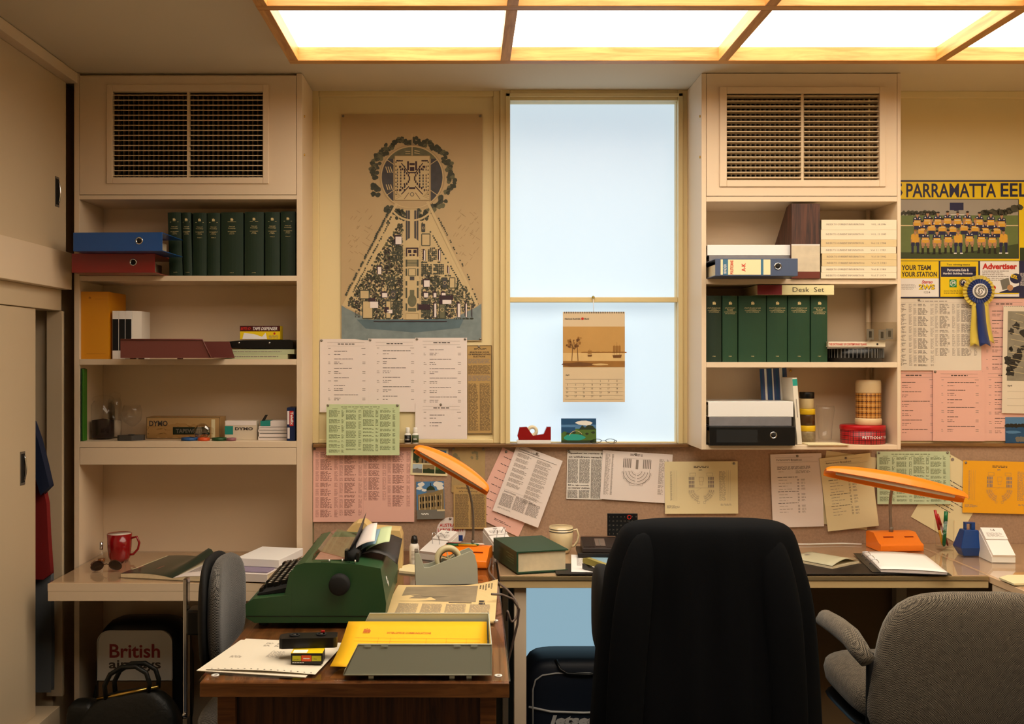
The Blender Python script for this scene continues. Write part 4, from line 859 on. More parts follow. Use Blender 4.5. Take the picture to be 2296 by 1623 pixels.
def votes(vol, yr):
    def f(d, w, h):
        c = w / 2; W = min(w * .8, .032); crest(d, c, .022, .011)
        d.rect(c - W * .5, .036, c + W * .5, .0372, GOLD, 2)
        d.text('Votes and', c, .052, .0042, GOLD, w=W * .7, al='C').text('Proceedings', c, .059, .0046, GOLD, w=W * .85, al='C').text('THE PARLIAMENT', c, .072, .0032, GOLD, w=W, al='C', res=1).text('SESSION', c, .0765, .0028, GOLD, w=W * .45, al='C', res=1).text(yr, c, .081, .003, GOLD, w=W * .6, al='C', res=1)
        if vol: d.text(vol, c, .093, .0034, GOLD, w=W * .55, al='C', res=1)
        else: d.text(yr, c, h - .016, .003, GOLD, w=min(W * .5, .014), al='C', res=1)
    return f
zt1 = fz(618) + .0002; YB = 3.772
vv = [(379, 409, 474, '', '1970'), (411, 431, 474, '', '1972'), (432, 463, 474, 'Volume 1', '1974'), (464, 493, 474, 'Volume 2', '1974'), (495, 545, 473, '', '1976-77'), (548, 591, 472, '', '1978'), (594, 627, 472, 'Volume 3', '1980'), (629, 662, 471, 'Volume 4', '1980')]
lab = ['dark green bound volume beside the blue and red binders', 'slimmest dark green bound volume, second along from the binders', 'third dark green bound volume from the binders on the top left shelf', 'dark green bound volume just left of the thickest one', 'thickest dark green bound volume on the top left shelf', 'dark green bound volume just right of the thickest one', 'second dark green bound volume from the right end of the top left shelf', 'dark green bound volume at the right end of the top left shelf']
for i, (a, b, tp, vo, yr) in enumerate(vv):
    book(lab[i], a, b, tp, 617, YB, GREENB, .18, votes(vo, yr), 'dark green bound volumes on the top left shelf', -1.6 if i < 2 else 0, 'bound_volume', zt1 + (.0009 if i < 2 else 0))
def rules(yr, two=0):
    def f(d, w, h):
        c = w / 2; W = min(w * .85, .062); crest(d, c, .022, .013)
        v = .045
        for t_, k in ((('STATUTORY RULES', 1),) if not two else (('STATUTORY', .8), ('RULES', .45))): d.text(t_, c, v, .0044, GOLD, w=W * k, al='C', res=1); v += .006
        d.rect(c - W * .2, v, c + W * .2, v + .0006, GOLD, 2); v += .003
        d.text('COMMONWEALTH', c, v, .0042, GOLD, w=W * .95, al='C', res=1).text('OF AUSTRALIA', c, v + .006, .0042, GOLD, w=W * .8, al='C', res=1).text(yr, c, h - .024, .0035, GOLD, w=.011, al='C', res=1)
    return f
zt2 = fz(812) + .0002; YB2 = 3.756
lab = ['dark olive-green statutory volume at the left end of the middle right shelf', 'narrow green statutory volume second from the left end', 'widest green statutory volume on the middle right shelf', 'green statutory volume just right of the widest one', 'green statutory volume second from the right end of its row', 'green statutory volume at the right end of its row beside the slide tray']
for i, (a, b, yr, tw) in enumerate(((1584, 1618.5, '1983', 0), (1620.5, 1654.5, '1983', 1), (1656.5, 1719, '1984', 0), (1720.5, 1766, '1985', 0), (1767.5, 1817, '1986', 0), (1819, 1856.5, '1987', 1))):
    book(lab[i], a, b, 662, 811, YB2, GREENB if i == 0 else GREENB2, .18, rules(yr, tw), 'green statutory volumes on the middle right shelf', 0, 'bound_volume', zt2)
def flatbook(label, px0, px1, z0, z1, yf, m, dep, deco=None, name='book', group=None, rz=0, cat='book', pages=PAGES, px=None):
    x0, x1 = sx(px0, yf), sx(px1, yf); w = x1 - x0; h = z1 - z0 - .0004
    t = thing(name, label, cat, (x0, yf, z0), rz, group); e = min(.0022, h * .15)
    c = MB(); c.prism([(0, 0), (0, h), (dep, h), (dep, h - e), (e * 1.5, h - e), (e * 1.5, e), (dep, e), (dep, 0)], 'x', 0, w, m).build('cover', t, bev=.0005)
    bx('pages', .002, w - .002, e * 1.5 + .0003, dep - .003, e + .0002, h - e - .0002, pages, t, 0)
    if deco:
        d = Doc(w, h, m, base=False); deco(d, w, h); o = d.mb.build('lettering', t, recalc=False); o.matrix_local = Matrix.Translation((0, -.0001, h)) @ RX90
    return t
IVORY = mat('ivory_cover', '#E6D8BC', .5, var=.03); IVORYD = mat('aged_ivory_cover', '#D9C294', .5, var=.05)
zs = fz(625); yI = 3.722
stack = [(623.5, 610, 1841, 2013, 'Vol 7 1979', 'bottom'), (609.5, 596, 1842, 2015, 'Vol 8 1980', 'second from the bottom'), (595.5, 582, 1843, 2015, 'Vol 9 1981', 'third from the bottom'), (581.5, 567.5, 1843, 2016, 'Vol 10 1982', 'fourth from the bottom'), (567, 552.5, 1841, 2009, 'Vol 11 1983', 'fourth from the top'), (552, 536.5, 1841, 2012, 'Vol 12 1984', 'third from the top'), (536, 514.5, 1841, 2014, 'VOL 13 1985', 'second from the top'), (514, 492, 1842, 2012, 'VOL 14 1986', 'topmost')]
z = zs + .0003; tot = 0
for b_, t_, a, c, yr, pos in stack:
    hh = (b_ - t_) / 596.4 + .0008
    def dc(d, w, h, yr=yr):
        d.text('INDEX TO CURRENT INFORMATION', .018, h * .36, min(.0065, h * .3), INKG, w=w * .5, res=1).text(yr, w * .66, h * .36, min(.0065, h * .3), INKG, w=w * .2, res=1)
    # keep within the shelf: x capped just inside the right side panel
    flatbook('ivory index volume lying flat, %s of its stack' % pos, a, min(c, 2010.5), z, z + hh, yI, IVORYD if pos in ('third from the top', 'fourth from the bottom', 'third from the bottom') else IVORY, .21, dc, 'index_volume', 'ivory index volumes stacked on the top right shelf'); z += hh
def lever(label, px0, px1, z0, th, yf, m, dep=.24, ring=None, rz=0, deco=None, body=PAGES, cat='binder', name='lever_arch_binder', edge=0):
    x0, x1 = sx(px0, yf), sx(px1, yf); w = x1 - x0; t = thing(name, label, cat, (x0, yf, z0), rz); h = th - .0004
    b = MB(); b.box(0, w, 0, .004, 0, h, m).box(0, w, .0045, dep, 0, .003, m).box(0, w, .0045, dep, h - .003, h, m); b.build('cover', t, bev=.0012)
    bx('paper_block', .012, w - .060, .012, dep - .006, .0035, h * .72, body, t, 0)
    if ring:
        u = sx(ring, yf) - x0; MB().lathe([(.0085, 0), (.0135, 0), (.0135, .0015), (.0115, .0025), (.0085, .001), (.0085, 0)], CHROME, 24, (u, 0, h * .55), RX90).lathe([(.0001, .0004), (.0085, .0004), (.0085, 0.0)], DARK, 20, (u, 0, h * .55), RX90).build('finger_ring', t)  # near-black disc paints the dark inside of the ring hole
    if deco:
        d = Doc(w, h, m, base=False); deco(d, w, h); o = d.mb.build('spine_label', t, recalc=False); o.matrix_local = Matrix.Translation((0, -.0001, h)) @ RX90
    return t
BLUEB = mat('blue_board', '#0A4C96', .3, var=.04, coat=.3); REDB = mat('red_board', '#860C10', .3, var=.06, coat=.3)
zl = fz(618) + .0003; 
lever('red lever arch binder lying flat under the blue one', 160.5, 347, zl, .070, 3.60, REDB, .285, 299)
lever('bright blue lever arch binder lying on the red one', 164, 366, zl + .0703, .067, 3.53, BLUEB, .228, 314, -2)
BG = mat('blue_grey_board', '#46536F', .45, var=.05); WHB = mat('white_binder_cover', '#EDEBE8', .3, var=.02, coat=.2); GRB = mat('grey_satin_cover', '#8D8C92', .25, .3, var=.2, vs=25)
def polit(d, w, h):
    k = w / 189; c = lambda a, b, m, l=1: d.rect(a * k, .004, b * k, h - .004, m, l)
    c(12, 17, CREAMP); c(17, 29, mat('label_teal', '#3C6F8C', .5)); c(29, 104, CREAMP); c(104, 110, MATS['label_teal']); c(110, 126, CREAMP)
    d.text('BINDER', 19 * k, h * .86, 6 * k, PAPERW, w=.034, rot=-90, l=3).text('POLITICIANS', 34 * k, h * .9, 7 * k, INKR, w=.05, rot=-90, l=3, bold=.02).text('A-K', 60 * k, h * .75, 9 * k, INKR, w=.03, rot=-90, l=3, bold=.02)
zr = fz(625) + .0003
lever('blue-grey lever arch binder with a handwritten cream spine label on the top right shelf', 1604, 1789, zr, .064, 3.60, BG, .285, 1744, 0, polit)
def ringb(label, px0, px1, z0, th, yf, m, mb_, name='ring_binder'):
    return lever(label, px0, px1, z0, th, yf, m, .228, None, 0, None, PAGES, 'binder', name)
ringb('grey satin ring binder between the white and the blue-grey binders', 1590, 1771, zr + .0645, .024, 3.74, GRB, 0)
wbn = ringb('white ring binder lying on top of the top right binder pile', 1586, 1773, zr + .0888, .040, 3.738, WHB, 0)
# magazine holder
x0 = sx(1775, 3.72); x1 = sx(1838.5, 3.72); mh = thing('magazine_file', 'tall wood-grain magazine file with a pale marbled band, beside the ivory volumes', 'magazine file', (x0, 3.72, zr))
BRN = wood('dark_wood_grain_print', '#2A1610', '#5A3424', (30, 30, 2), .6, .0); MARB = mat('marbled_band', '#CDBFA6', .6, var=.2, vs=30); RBR = mat('red_brown_band', '#6A2C1C', .6, var=.1)
H = sz(455, 3.72) - sz(623, 3.72); w = x1 - x0; mbx = MB(); zz = [0, .026, .125, H]
for (a, b, m) in ((0, .026, RBR), (.0262, .124, MARB), (.1242, .129, PAPER), (.1292, H, BRN)): mbx.box(0, w, 0, .004, a, b, m)
prof = [(.0042, 0), (.235, 0), (.235, .12), (.06, H - .006), (.03, H), (.0042, H)]
mbx.prism(prof, 'x', 0, .003, BRN).prism(prof, 'x', w - .003, w, BRN).box(.003, w - .003, .0042, .235, 0, .003, BRN).box(.003, w - .003, .231, .235, .003, .12, BRN)
mbx.build('case', mh)
bx('magazines', .006, w - .006, .02, .22, .0035, .11, PAGES, mh)
ds = flatbook('cream and maroon book lying across the green statutory volumes', 1698, 1870, sz(662, YB2) + .0004, sz(662, YB2) + .0375, 3.73, mat('cream_jacket', '#E6DCA8', .4, var=.03), .20, lambda d, w, h: (d.rect(0, .0, w * .32, h, mat('maroon_jacket', '#7C1420', .4, var=.04), 1), d.text('Desk  Set', w * .46, h * .22, .018, INK, w=w * .41, l=2), d.rect(w * .32, .0, w * .325, h, GOLD, 2)), 'book')
flatbook('white slang dictionary lying on the black slide tray', 1857.5, 1985, zt2 + .058, zt2 + .078, 3.735, mat('white_jacket', '#E2D6BE', .4, var=.03), .18, lambda d, w, h: (d.text('THE DICTIONARY OF CONTEMPORARY SLANG', .002, h * .3, .0085, INKR, w=w * .66, bold=.02, l=2), d.disc(w * .86, h * .5, .004, DKB, 2)))
st = thing('slide_tray', 'black slide carousel tray on the middle right shelf', 'slide tray', (sx(1915, 3.83), 3.835, zt2)); 
b = MB(); b.lathe([(.033, .002), (.035, 0), (.103, 0), (.103, .012), (.108, .015), (.108, .052), (.100, .052), (.100, .014), (.038, .014), (.038, .052), (.033, .052), (.033, .002)], BLACK, 48).build('tray', st)
b = MB()
for k in range(48):
    a = 2 * math.pi * k / 48; b.box(.040, .1095, -.0008, .0008, .016, .050, mat('slide_mount_grey', '#8E8C88', .5), Matrix.Rotation(a, 4, 'Z'))
b.build('slides', st, recalc=False)
sb = thing('slide_sleeve', 'clear sleeve of mounted slides propped at the right of the slang dictionary', 'slide sleeve', (sx(1940, 3.73), 3.722, zt2 + .0785))
MB().box(0, .115, 0, .0015, 0, .072, PLASTICC).build('sleeve', sb)
for i, (u, v) in enumerate(((.004, .006), (.048, .004), (.076, .008))):
    m_ = MB(); m_.box(u, u + .026, .002, .0035, v, v + .040, MATS['slide_mount_grey']).box(u + .008, u + .018, .0014, .002, v + .008, v + .032, DKB); m_.build('slide_mount', sb)
# lower right shelf
z3 = fz(998) + .0003
def blabel(d, w, h): d.rect(w * .08, h * .16, w * .56, h * .84, mat('dark_label', '#1E2022', .4, var=.05), 1)
lever('black lever arch binder at the bottom of the low right pile', 1591, 1783, z3, .071, 3.71, BLACK, .26, 1734, 0, blabel)
ringb('grey satin ring binder between the white and the black binders', 1590, 1775, z3 + .0715, .034, 3.738, GRB, 0)
ringb('white ring binder topping the low right pile', 1588, 1779, z3 + .106, .058, 3.736, WHB, 0)
# leaning books
def slab(name, label, cat, x, y, z, w, h, t_, m, ry, rzz, deco=None):
    o = thing(name, label, cat, (x, y, z)); o.rotation_euler = (0, R(ry), R(rzz))
    bx('cover', 0, w, 0, t_, 0, h, m, o, .0006)
    if deco: d = Doc(w, h, m, base=False); deco(d, w, h); q = d.mb.build('cover_print', o, recalc=False); q.matrix_local = Matrix.Translation((0, -.0001, h)) @ RX90
    return o
def stripes(d, w, h):
    for i in range(7): d.rect(w * (.02 + i * .14), 0, w * (.02 + i * .14) + w * (.05 + .03 * (i % 3)), h * .75, CLOUD if i % 2 else SEAD, 1 + i % 2)
    for i in range(4): d.disc(w * (.2 + i * .2), h * .72, w * .06, GREY, 4, 8, h * .10)
slab('brochure', 'brochure with blue and white vertical stripes standing behind the white binder', 'brochure', sx(1712, 3.88), 3.88, z3, .105, .285, .004, mat('brochure_blue', '#3B4A78', .5, var=.1), -3, 0, stripes)
slab('book', 'slim white book standing upright beside the two jars', 'book', sx(1785, 3.76), 3.745, z3 + .001, .018, .252, .17, mat('white_cover', '#E6DDCB', .5, var=.03), -4.5, 0, lambda d, w, h: (d.rect(0, .004, w, .03, TURQ, 1), d.rect(w * .4, .08, w * .55, .15, INKG, 2)))
def jar(name, label, px, yf, zb, r, segs, parts=True, cat='jar'):
    t = thing(name, label, cat, (sx(px, yf), yf, zb)); z = 0
    for nm, h, m, rr in segs: MB().lathe([(r * rr * .96, z), (r * rr, z + .001), (r * rr, z + h - .002), (r * rr * .96, z + h)], m, 28).build(nm, t); z += h + .0002
    return t
YLID = mat('yellow_lid', '#E0B81C', .4, var=.04)
jar('glass_jar', 'jar with a yellow lid and pale contents under another jar', 1810, 3.85, z3, .030, [('body', .044, mat('coin_contents', '#8C7D62', .3, .2, var=.5, vs=90), 1), ('lid', .022, YLID, 1.02)])
jar('glass_jar', 'jar of brown powder with a yellow lid, second up in the pile', 1810, 3.85, z3 + .0668, .029, [('body', .042, mat('brown_powder', '#4A3018', .25, var=.1), 1), ('lid', .022, YLID, 1.02)])
jar('glass_jar', 'squat cream jar with a black lid topping the pile of jars', 1809, 3.85, z3 + .1314, .026, [('body', .040, mat('cream_contents', '#D3BE8E', .3, var=.05), 1), ('lid', .024, BLACK, 1.08)])
gl = thing('drinking_glass', 'tall empty beer glass on the bottom right shelf', 'glass', (sx(1850, 3.87), 3.87, z3)); MB().lathe([(.0001, .001), (.024, .0), (.025, .008), (.027, .05), (.031, .09), (.036, .125), (.034, .142), (.0325, .142), (.0345, .125), (.0295, .09), (.0255, .05), (.0235, .012), (.0001, .010)], VGLASS, 32).build('bowl', gl)
TART = bpy.data.materials.new('tartan'); 
def tartan(name, base, l1, l2, sc_=1.0, n=16):
    m = bpy.data.materials.new(name); m.use_nodes = True; nt = m.node_tree; b = nt.nodes['Principled BSDF']; b.inputs['Roughness'].default_value = .4
    tc = nt.nodes.new('ShaderNodeTexCoord'); sp = nt.nodes.new('ShaderNodeSeparateXYZ'); nt.links.new(tc.outputs['Object'], sp.inputs[0])
    at2 = nt.nodes.new('ShaderNodeMath'); at2.operation = 'ARCTAN2'; nt.links.new(sp.outputs[1], at2.inputs[0]); nt.links.new(sp.outputs[0], at2.inputs[1])
    def stripe(src, freq, width, ph=0):
        a = nt.nodes.new('ShaderNodeMath'); a.operation = 'MULTIPLY_ADD'; a.inputs[1].default_value = freq; a.inputs[2].default_value = ph; nt.links.new(src, a.inputs[0])
        f = nt.nodes.new('ShaderNodeMath'); f.operation = 'FRACT'; nt.links.new(a.outputs[0], f.inputs[0])
        c = nt.nodes.new('ShaderNodeMath'); c.operation = 'LESS_THAN'; c.inputs[1].default_value = width; nt.links.new(f.outputs[0], c.inputs[0]); return c.outputs[0]
    cur = None; col = lin(base)
    for src, fq, wd, ph, c in ((at2.outputs[0], n / 6.283, .14, .1, l1), (sp.outputs[2], 40 * sc_, .14, .1, l1), (at2.outputs[0], n / 6.283, .06, .6, l2), (sp.outputs[2], 40 * sc_, .06, .6, l2)):
        mx = nt.nodes.new('ShaderNodeMix'); mx.data_type = 'RGBA'; mx.inputs[7].default_value = lin(c)
        if cur: nt.links.new(cur, mx.inputs[6])
        else: mx.inputs[6].default_value = col
        nt.links.new(stripe(src, fq, wd, ph), mx.inputs[0]); cur = mx.outputs[2]
    nt.links.new(cur, b.inputs['Base Color']); return m
bpy.data.materials.remove(TART)
T1 = tartan('amber_tartan', '#B87A2A', '#4A1E10', '#E0C080', 1.1, 18); T2 = tartan('red_tartan', '#A81218', '#2A0A10', '#2A0A10', 1.6, 24); CRPL = mat('cream_plastic', '#D8BE92', .4, var=.03)
th = thing('thermos_flask', 'cream thermos flask with an amber tartan body on the red tin', 'thermos', (sx(1947, 3.83), 3.83, z3 + .0705))
MB().lathe([(.047, 0), (.049, .002), (.049, .022), (.046, .026)], CRPL, 36).build('base', th); MB().lathe([(.046, .0262), (.0465, .03), (.0465, .118), (.046, .122)], T1, 36).build('body', th)
MB().lathe([(.0455, .1222), (.0465, .126), (.0465, .160), (.044, .172), (.0001, .174)], CRPL, 36).build('cup', th)
tn = thing('biscuit_tin', 'low round red tartan biscuit tin under the thermos flask', 'tin', (sx(1934, 3.825), 3.825, z3)); MB().lathe([(.081, 0), (.082, .001), (.082, .052), (.081, .052)], T2, 48).build('body', tn); MB().lathe([(.0825, .0522), (.084, .054), (.084, .067), (.082, .070), (.0001, .070)], mat('red_tin', '#B3121A', .3, .2, var=.04), 48).build('lid', tn)
d = Doc(.1, .05, REDB, base=False)
acc = R(-112)
for i, ch in enumerate('PETTICOAT TAILS'):
    if ch == ' ': acc += .07; continue
    vs, fs, xa, xb, ya, yb = tdata(ch, .03, 1); k = .0100 / .73; vs = [(x - xa + .35, y) for x, y in vs]; a = acc; acc += ((xb - xa) * k + .0015) / .083
    d.mb.add([(.0826 * math.cos(a + (x - .35) * k / .083), .0826 * math.sin(a + (x - .35) * k / .083), .022 + y * k) for x, y in vs], fs, PAPERW)
d.mb.build('lettering', tn, recalc=False)
mg = thing('magazine', 'thin magazine lying flat with a cream and green cover edge, bottom right shelf', 'magazine', (sx(1812, 3.72), 3.722, z3), 0); MB().prism([(0, 0), (.155, .0), (.13, .09), (-.0, .09)], 'z', 0, .004, CREAMP).build('pages', mg)
# ------------------------------------------------------------------ left shelves: small things
zA = fz(805) + .0003; zB_ = fz(989.5) + .0003
ff = thing('document_folder', 'tall amber folder standing against the left side of the second shelf', 'folder', (sx(183, 3.75), 3.745, zA))
AMB = mat('amber_card', '#D68E12', .5, var=.04)
MB().prism([(0, 0), (.100, .010), (.104, .19), (.1025, .191), (.0985, .0115), (0, .0018)], 'z', 0, .255, AMB).build('card', ff)
MB().prism([(.0, .0022), (.097, .0125), (.101, .19), (.097, .19), (.092, .018), (.0, .006)], 'z', 0, .246, PAPER).build('papers', ff)
d = Doc(.11, .255, AMB, base=False); crest(d, .032, .018, .010, mat('amber_print', '#A86A10', .6)); d.rect(.05, .028, .10, .029, MATS['amber_print'], 2).rect(.02, .235, .09, .2362, MATS['amber_print'], 2)
o = d.mb.build('print', ff, recalc=False); o.matrix_local = Matrix.Translation((0, -.0004, .255)) @ Matrix.Rotation(math.atan2(.012, .112), 4, 'Z') @ RX90
sc3 = thing('slipcase', 'white slipcase of three slim volumes with black spine panels', 'slipcase', (sx(249, 3.76) + .003, 3.765, zA))
for i in range(3):
    MB().box(i * .0247, i * .0247 + .0242, 0, .12, 0, .183, PAPERW).build('volume', sc3, bev=.001); MB().box(i * .0247 + .001, i * .0247 + .0232, -.0006, -.0001, .032, .152, BLACKM).build('spine_panel', sc3)
MB().prism([(.0745, .002), (.102, .03), (.102, .13), (.0745, .13)], 'z', 0, .183, mat('off_white_card', '#D9D0C4', .6, var=.03)).build('case', sc3, bev=.001)
mt = thing('letter_tray', 'maroon plastic letter tray standing on the second left shelf', 'tray', (sx(270, 3.55), 3.55, zA)); MAR = mat('maroon_plastic', '#6E3A34', .4, var=.05)
w = sx(473, 3.55) - sx(270, 3.55); hh = .070
MB().prism([(0, .004), (w, .004), (w - .03, hh), (0, hh)], 'y', 0, .003, MAR).prism([(0, .004), (w + .04, .004), (w + .02, hh * .95), (0, hh * .95)], 'y', .192, .195, MAR).box(0, w + .01, .0032, .1918, .004, .007, MAR)  .box(0, .003, .0032, .1918, .0072, hh, MAR).build('tray', mt, bev=.0012)
MB().tube([(0.001, -.0012, hh), (w - .030, -.0012, hh), (w, -.0012, .006)], .0026, MAR, 8).build('rim', mt)
for x in (.03, .06, .2): bx('foot', x, x + .014, .01, .04, .0, .0038, MAR, mt)
PGB = mat('pale_green_cover', '#B9C09A', .5, var=.04)
flatbook('lower pale green report lying at the right end of the second left shelf', 504, 645, zA, zA + .0185, 3.752, PGB, .2, lambda d, w, h: d.rows(w * .05, h * .4, w * .85, h * .62, 1, INKG, .8, 2, 0, .01, .002), 'report', 'pale green reports stacked on the second left shelf')
flatbook('upper pale green report beneath the black folio', 516, 660, zA + .0187, zA + .037, 3.755, PGB, .2, lambda d, w, h: d.rows(w * .05, h * .4, w * .8, h * .62, 1, INKG, .8, 3, 0, .01, .002), 'report', 'pale green reports stacked on the second left shelf')
bf = thing('folio_case', 'flat black zipped folio with two studs under the yellow tape box', 'folio', (sx(484, 3.76) - .004, 3.758, zA + .0375))
MB().prism([(.0, .018), (.01, .025), (.11, .034), (.285, .036), (.297, .030), (.297, .004), (.285, .001), (.06, .004), (.01, .010)], 'y', 0, .20, BLACK, True).build('case', bf, bev=.002)
for x in (.092, .208): MB().lathe([(.0001, .002), (.0035, .0015), (.004, 0)], CHROME, 12, (x, .0, .024), RX90).build('stud', bf)
def carton(name, label, cat, px0, px1, yf, z, h, dep, m, deco=None, rz=0, top=None):
    x0, x1 = sx(px0, yf), sx(px1, yf); w = x1 - x0; t = thing(name, label, cat, (x0, yf, z), rz)
    bx('box', 0, w, 0, dep, 0, h, m, t, .0008)
    if deco: d = Doc(w, h, m, base=False); deco(d, w, h); q = d.mb.build('print', t, recalc=False); q.matrix_local = Matrix.Translation((0, -.0001, h)) @ RX90
    if top: d = Doc(w, dep, m, base=False); top(d, w, dep); q = d.mb.build('top_print', t, recalc=False); q.matrix_local = Matrix.Translation((0, dep, h))
    return t
def tdisp(d, w, h):
    d.rect(0, 0, w, h * .40, mat('box_maroon', '#4A1010', .4), 1).text('BITE-O', w * .02, h * .1, h * .2, INKR, w=w * .24, bold=.03, l=2, slant=.2).text('TAPE DISPENSER', w * .31, h * .08, h * .24, PAPERW, w=w * .62, bold=.02, l=2, slant=.2)
    d.poly([(w * .06, h * .98), (w * .1, h * .52), (w * .35, h * .6), (w * .55, h * .8), (w * .64, h * .5), (w * .68, h * .98)], PAPERW, 2); d.disc(w * .86, h * .56, h * .08, INKR, 2); d.rows(w * .72, h * .72, w * .96, h * .95, 3, INKG, .4, 1, .1, .01)
carton('tape_dispenser_box', 'yellow and maroon tape dispenser box on top of the black folio', 'box', 538, 628, 3.78, zA + .0745, .052, .055, EELY, tdisp)
# third shelf
gf = thing('folder', 'green folder standing upright at the far left of the third shelf', 'folder', (fx(178.5) + .001, 3.737, zB_)); bx('cover', 0, .004, 0, .04, 0, .275, mat('dark_green_card', '#133A18', .5), gf); bx('inner', .0045, .010, .002, .04, 0, .272, mat('mid_green_card', '#3E7A22', .5), gf)
def jarglass(name, label, px, yf, r, H, fill, fm):
    t = thing(name, label, 'jar', (sx(px, yf), yf, zB_)); MB().lathe([(.0001, .002), (r * .95, 0), (r, .004), (r, H * .78), (r * .82, H * .84), (r * .78, H * .86), (r * .76, H * .86), (r * .8, H * .83), (r * .96, H * .77), (r * .96, .005), (.0001, .005)], VGLASS, 32).build('body', t)
    MB().lathe([(.0001, .006), (r * .93, .006), (r * .94, H * fill), (.0001, H * (fill + .04))], fm, 28).build('contents', t)
    MB().lathe([(r * .74, H * .865), (r * .9, H * .865), (r * .9, H * .92), (r * .7, H * .96), (.0001, H)], VGLASS, 28).build('stopper', t)
jarglass('glass_jar', 'tall glass jar half full of dark brown grounds on the third left shelf', 231, 3.84, .044, .172, .42, mat('coffee_grounds', '#241208', .9, var=.3, vs=200))
jarglass('glass_jar', 'narrow glass jar with white contents behind the brown-filled jar', 257, 3.90, .026, .182, .36, mat('white_powder', '#C9B79E', .8, var=.05))
wg = thing('wine_glass', 'empty balloon wine glass on the third left shelf', 'glass', (sx(296, 3.9), 3.9, zB_)); MB().lathe([(.0001, .001), (.028, 0), (.028, .0015), (.005, .004), (.003, .01), (.003, .040), (.012, .046), (.034, .066), (.039, .09), (.036, .115), (.031, .128), (.030, .128), (.035, .114), (.038, .09), (.033, .067), (.011, .048), (.0001, .044)], VGLASS, 32).build('bowl', wg)
td = thing('tape_cartridge', 'small dark grey plastic tape cartridge at the front of the third left shelf', 'cartridge', (sx(258, 3.74), 3.745, zB_)); GRYP = mat('dark_grey_plastic', '#3C3835', .5, var=.05)
MB().prism([(0, .02), (.012, .0), (.06, .0), (.095, .035), (.095, .055), (.03, .055), (.0, .035)], 'z', 0, .020, GRYP).build('shell', td, bev=.002); MB().lathe([(.004, .0202), (.012, .0202), (.012, .023), (.004, .023), (.004, .0202)], GRYP, 20, (.05, .028, 0)).build('hub', td)
KRAFT = mat('kraft_card', '#B8935E', .6, var=.06)
def dymo(d, w, h):
    d.frame(.002, .002, w - .002, h - .002, .0014, DKB).text('DYMO', w * .04, h * .16, h * .26, INK, w=w * .25, bold=.03, l=2).rect(w * .36, h * .46, w * .86, h * .8, mat('label_black_green', '#12261C', .5), 2).text('TAPEWRITER', w * .40, h * .54, h * .2, GREY, w=w * .42, bold=.03, l=3).rect(w * .88, h * .1, w * .93, h * .95, CREAMP, 2)
carton('label_maker_box', 'long kraft box with black lettering behind the crumpled clear packaging', 'box', 328, 494, 3.845, zB_, .084, .09, KRAFT, dymo)
cp = thing('blister_packaging', 'crumpled clear plastic packaging with a round blister in front of the kraft box', 'packaging', (sx(404, 3.79), 3.795, zB_ + .002)); rd = random.Random(7)
CRK = clear('crinkled_clear_plastic', '#EDE6DC', .05, .25)
nz = [[rd.uniform(-1, 1) for _ in range(30)] for _ in range(12)]
MB().grid(lambda u, v: ((u - .5) * .25, .012 * nz[int(v * 8)][int(u * 24)] - .008 + (.01 if u > .8 else 0), .008 + v * (.052 - .022 * abs(u - .45)) + .006 * nz[int(v * 8) + 1][int(u * 24) + 2]), 24, 8, CRK).build('sheet', cp)
MB().lathe([(.0001, .012), (.02, .011), (.028, .006), (.032, 0)], CRK, 28, (.086, -.012, .030), RX90).build('blister', cp)
for i, (px0, px1, m, l_) in enumerate(((402, 438, mat('blue_tape', '#1F4C82', .4), 'blue label tape reel'), (441, 467, mat('orange_tape', '#D2501E', .4), 'orange label tape reel'), (472, 504, mat('green_tape', '#1D4A26', .4), 'dark green label tape reel'), (506, 527, mat('pink_tape', '#8E5A62', .4), 'dull pink label tape reel'))):
    x0, x1 = sx(px0, 3.74), sx(px1, 3.74); r = (x1 - x0) / 2; t = thing('label_tape', l_ + ' at the front of the third left shelf', 'tape reel', ((x0 + x1) / 2, 3.738 + r, zB_), 0)
    MB().lathe([(r * .5, .0), (r, .0), (r, .011), (r * .5, .011), (r * .5, 0)], m, 24).build('reel', t); MB().lathe([(.0001, .001), (r * .48, .001), (r * .48, .009), (.0001, .009)], PLASTICC, 20).build('hub', t)
carton('label_tape_box', 'small white and teal box with black lettering, its flap hanging open', 'box', 504, 576, 3.80, zB_, .073, .05, mat('white_card', '#D5C6B0', .6, var=.02), lambda d, w, h: (d.rect(0, h * .28, w * .26, h * .72, mat('teal_card', '#1F8A80', .5), 1), d.rect(w * .02, .0, w * .98, h * .24, PAPER, 2), d.text('DYMO', w * .32, h * .34, h * .16, INK, w=w * .56, bold=.03, l=3)))
for i, (z, h, l_) in enumerate(((0, .014, 'bottom white cassette case beside the blue box'), (.0143, .016, 'second white cassette case from the bottom of its pile'), (.0306, .010, 'third white cassette case from the bottom of its pile'), (.0409, .012, 'white cassette case just under the teal one'))):
    bx_ = thing('cassette_case', l_, 'cassette case', (sx(578 + 1.5 * (i % 2), 3.78), 3.785, zB_ + z), 0, 'white cassette cases on the third left shelf'); MB().box(0, .113, 0, .07, 0, h - .0003, PAPER).build('case', bx_, bev=.001); MB().box(.004, .109, -.0004, -.0001, h * .62, h * .75, DKB).build('seam', bx_)
tc_ = thing('cassette_case', 'white case with a teal end and a raised dark flap topping the pile', 'cassette case', (sx(583, 3.785), 3.79, zB_ + .0532)); MB().box(0, .038, 0, .06, 0, .020, MATS['teal_card']).build('end', tc_, bev=.001); MB().box(.0385, .104, 0, .06, 0, .020, PAPER).build('case', tc_, bev=.001)
MB().prism([(.004, .0202), (.016, .0202), (.028, .043), (.018, .043)], 'y', .006, .0075, DKB).build('flap', tc_)
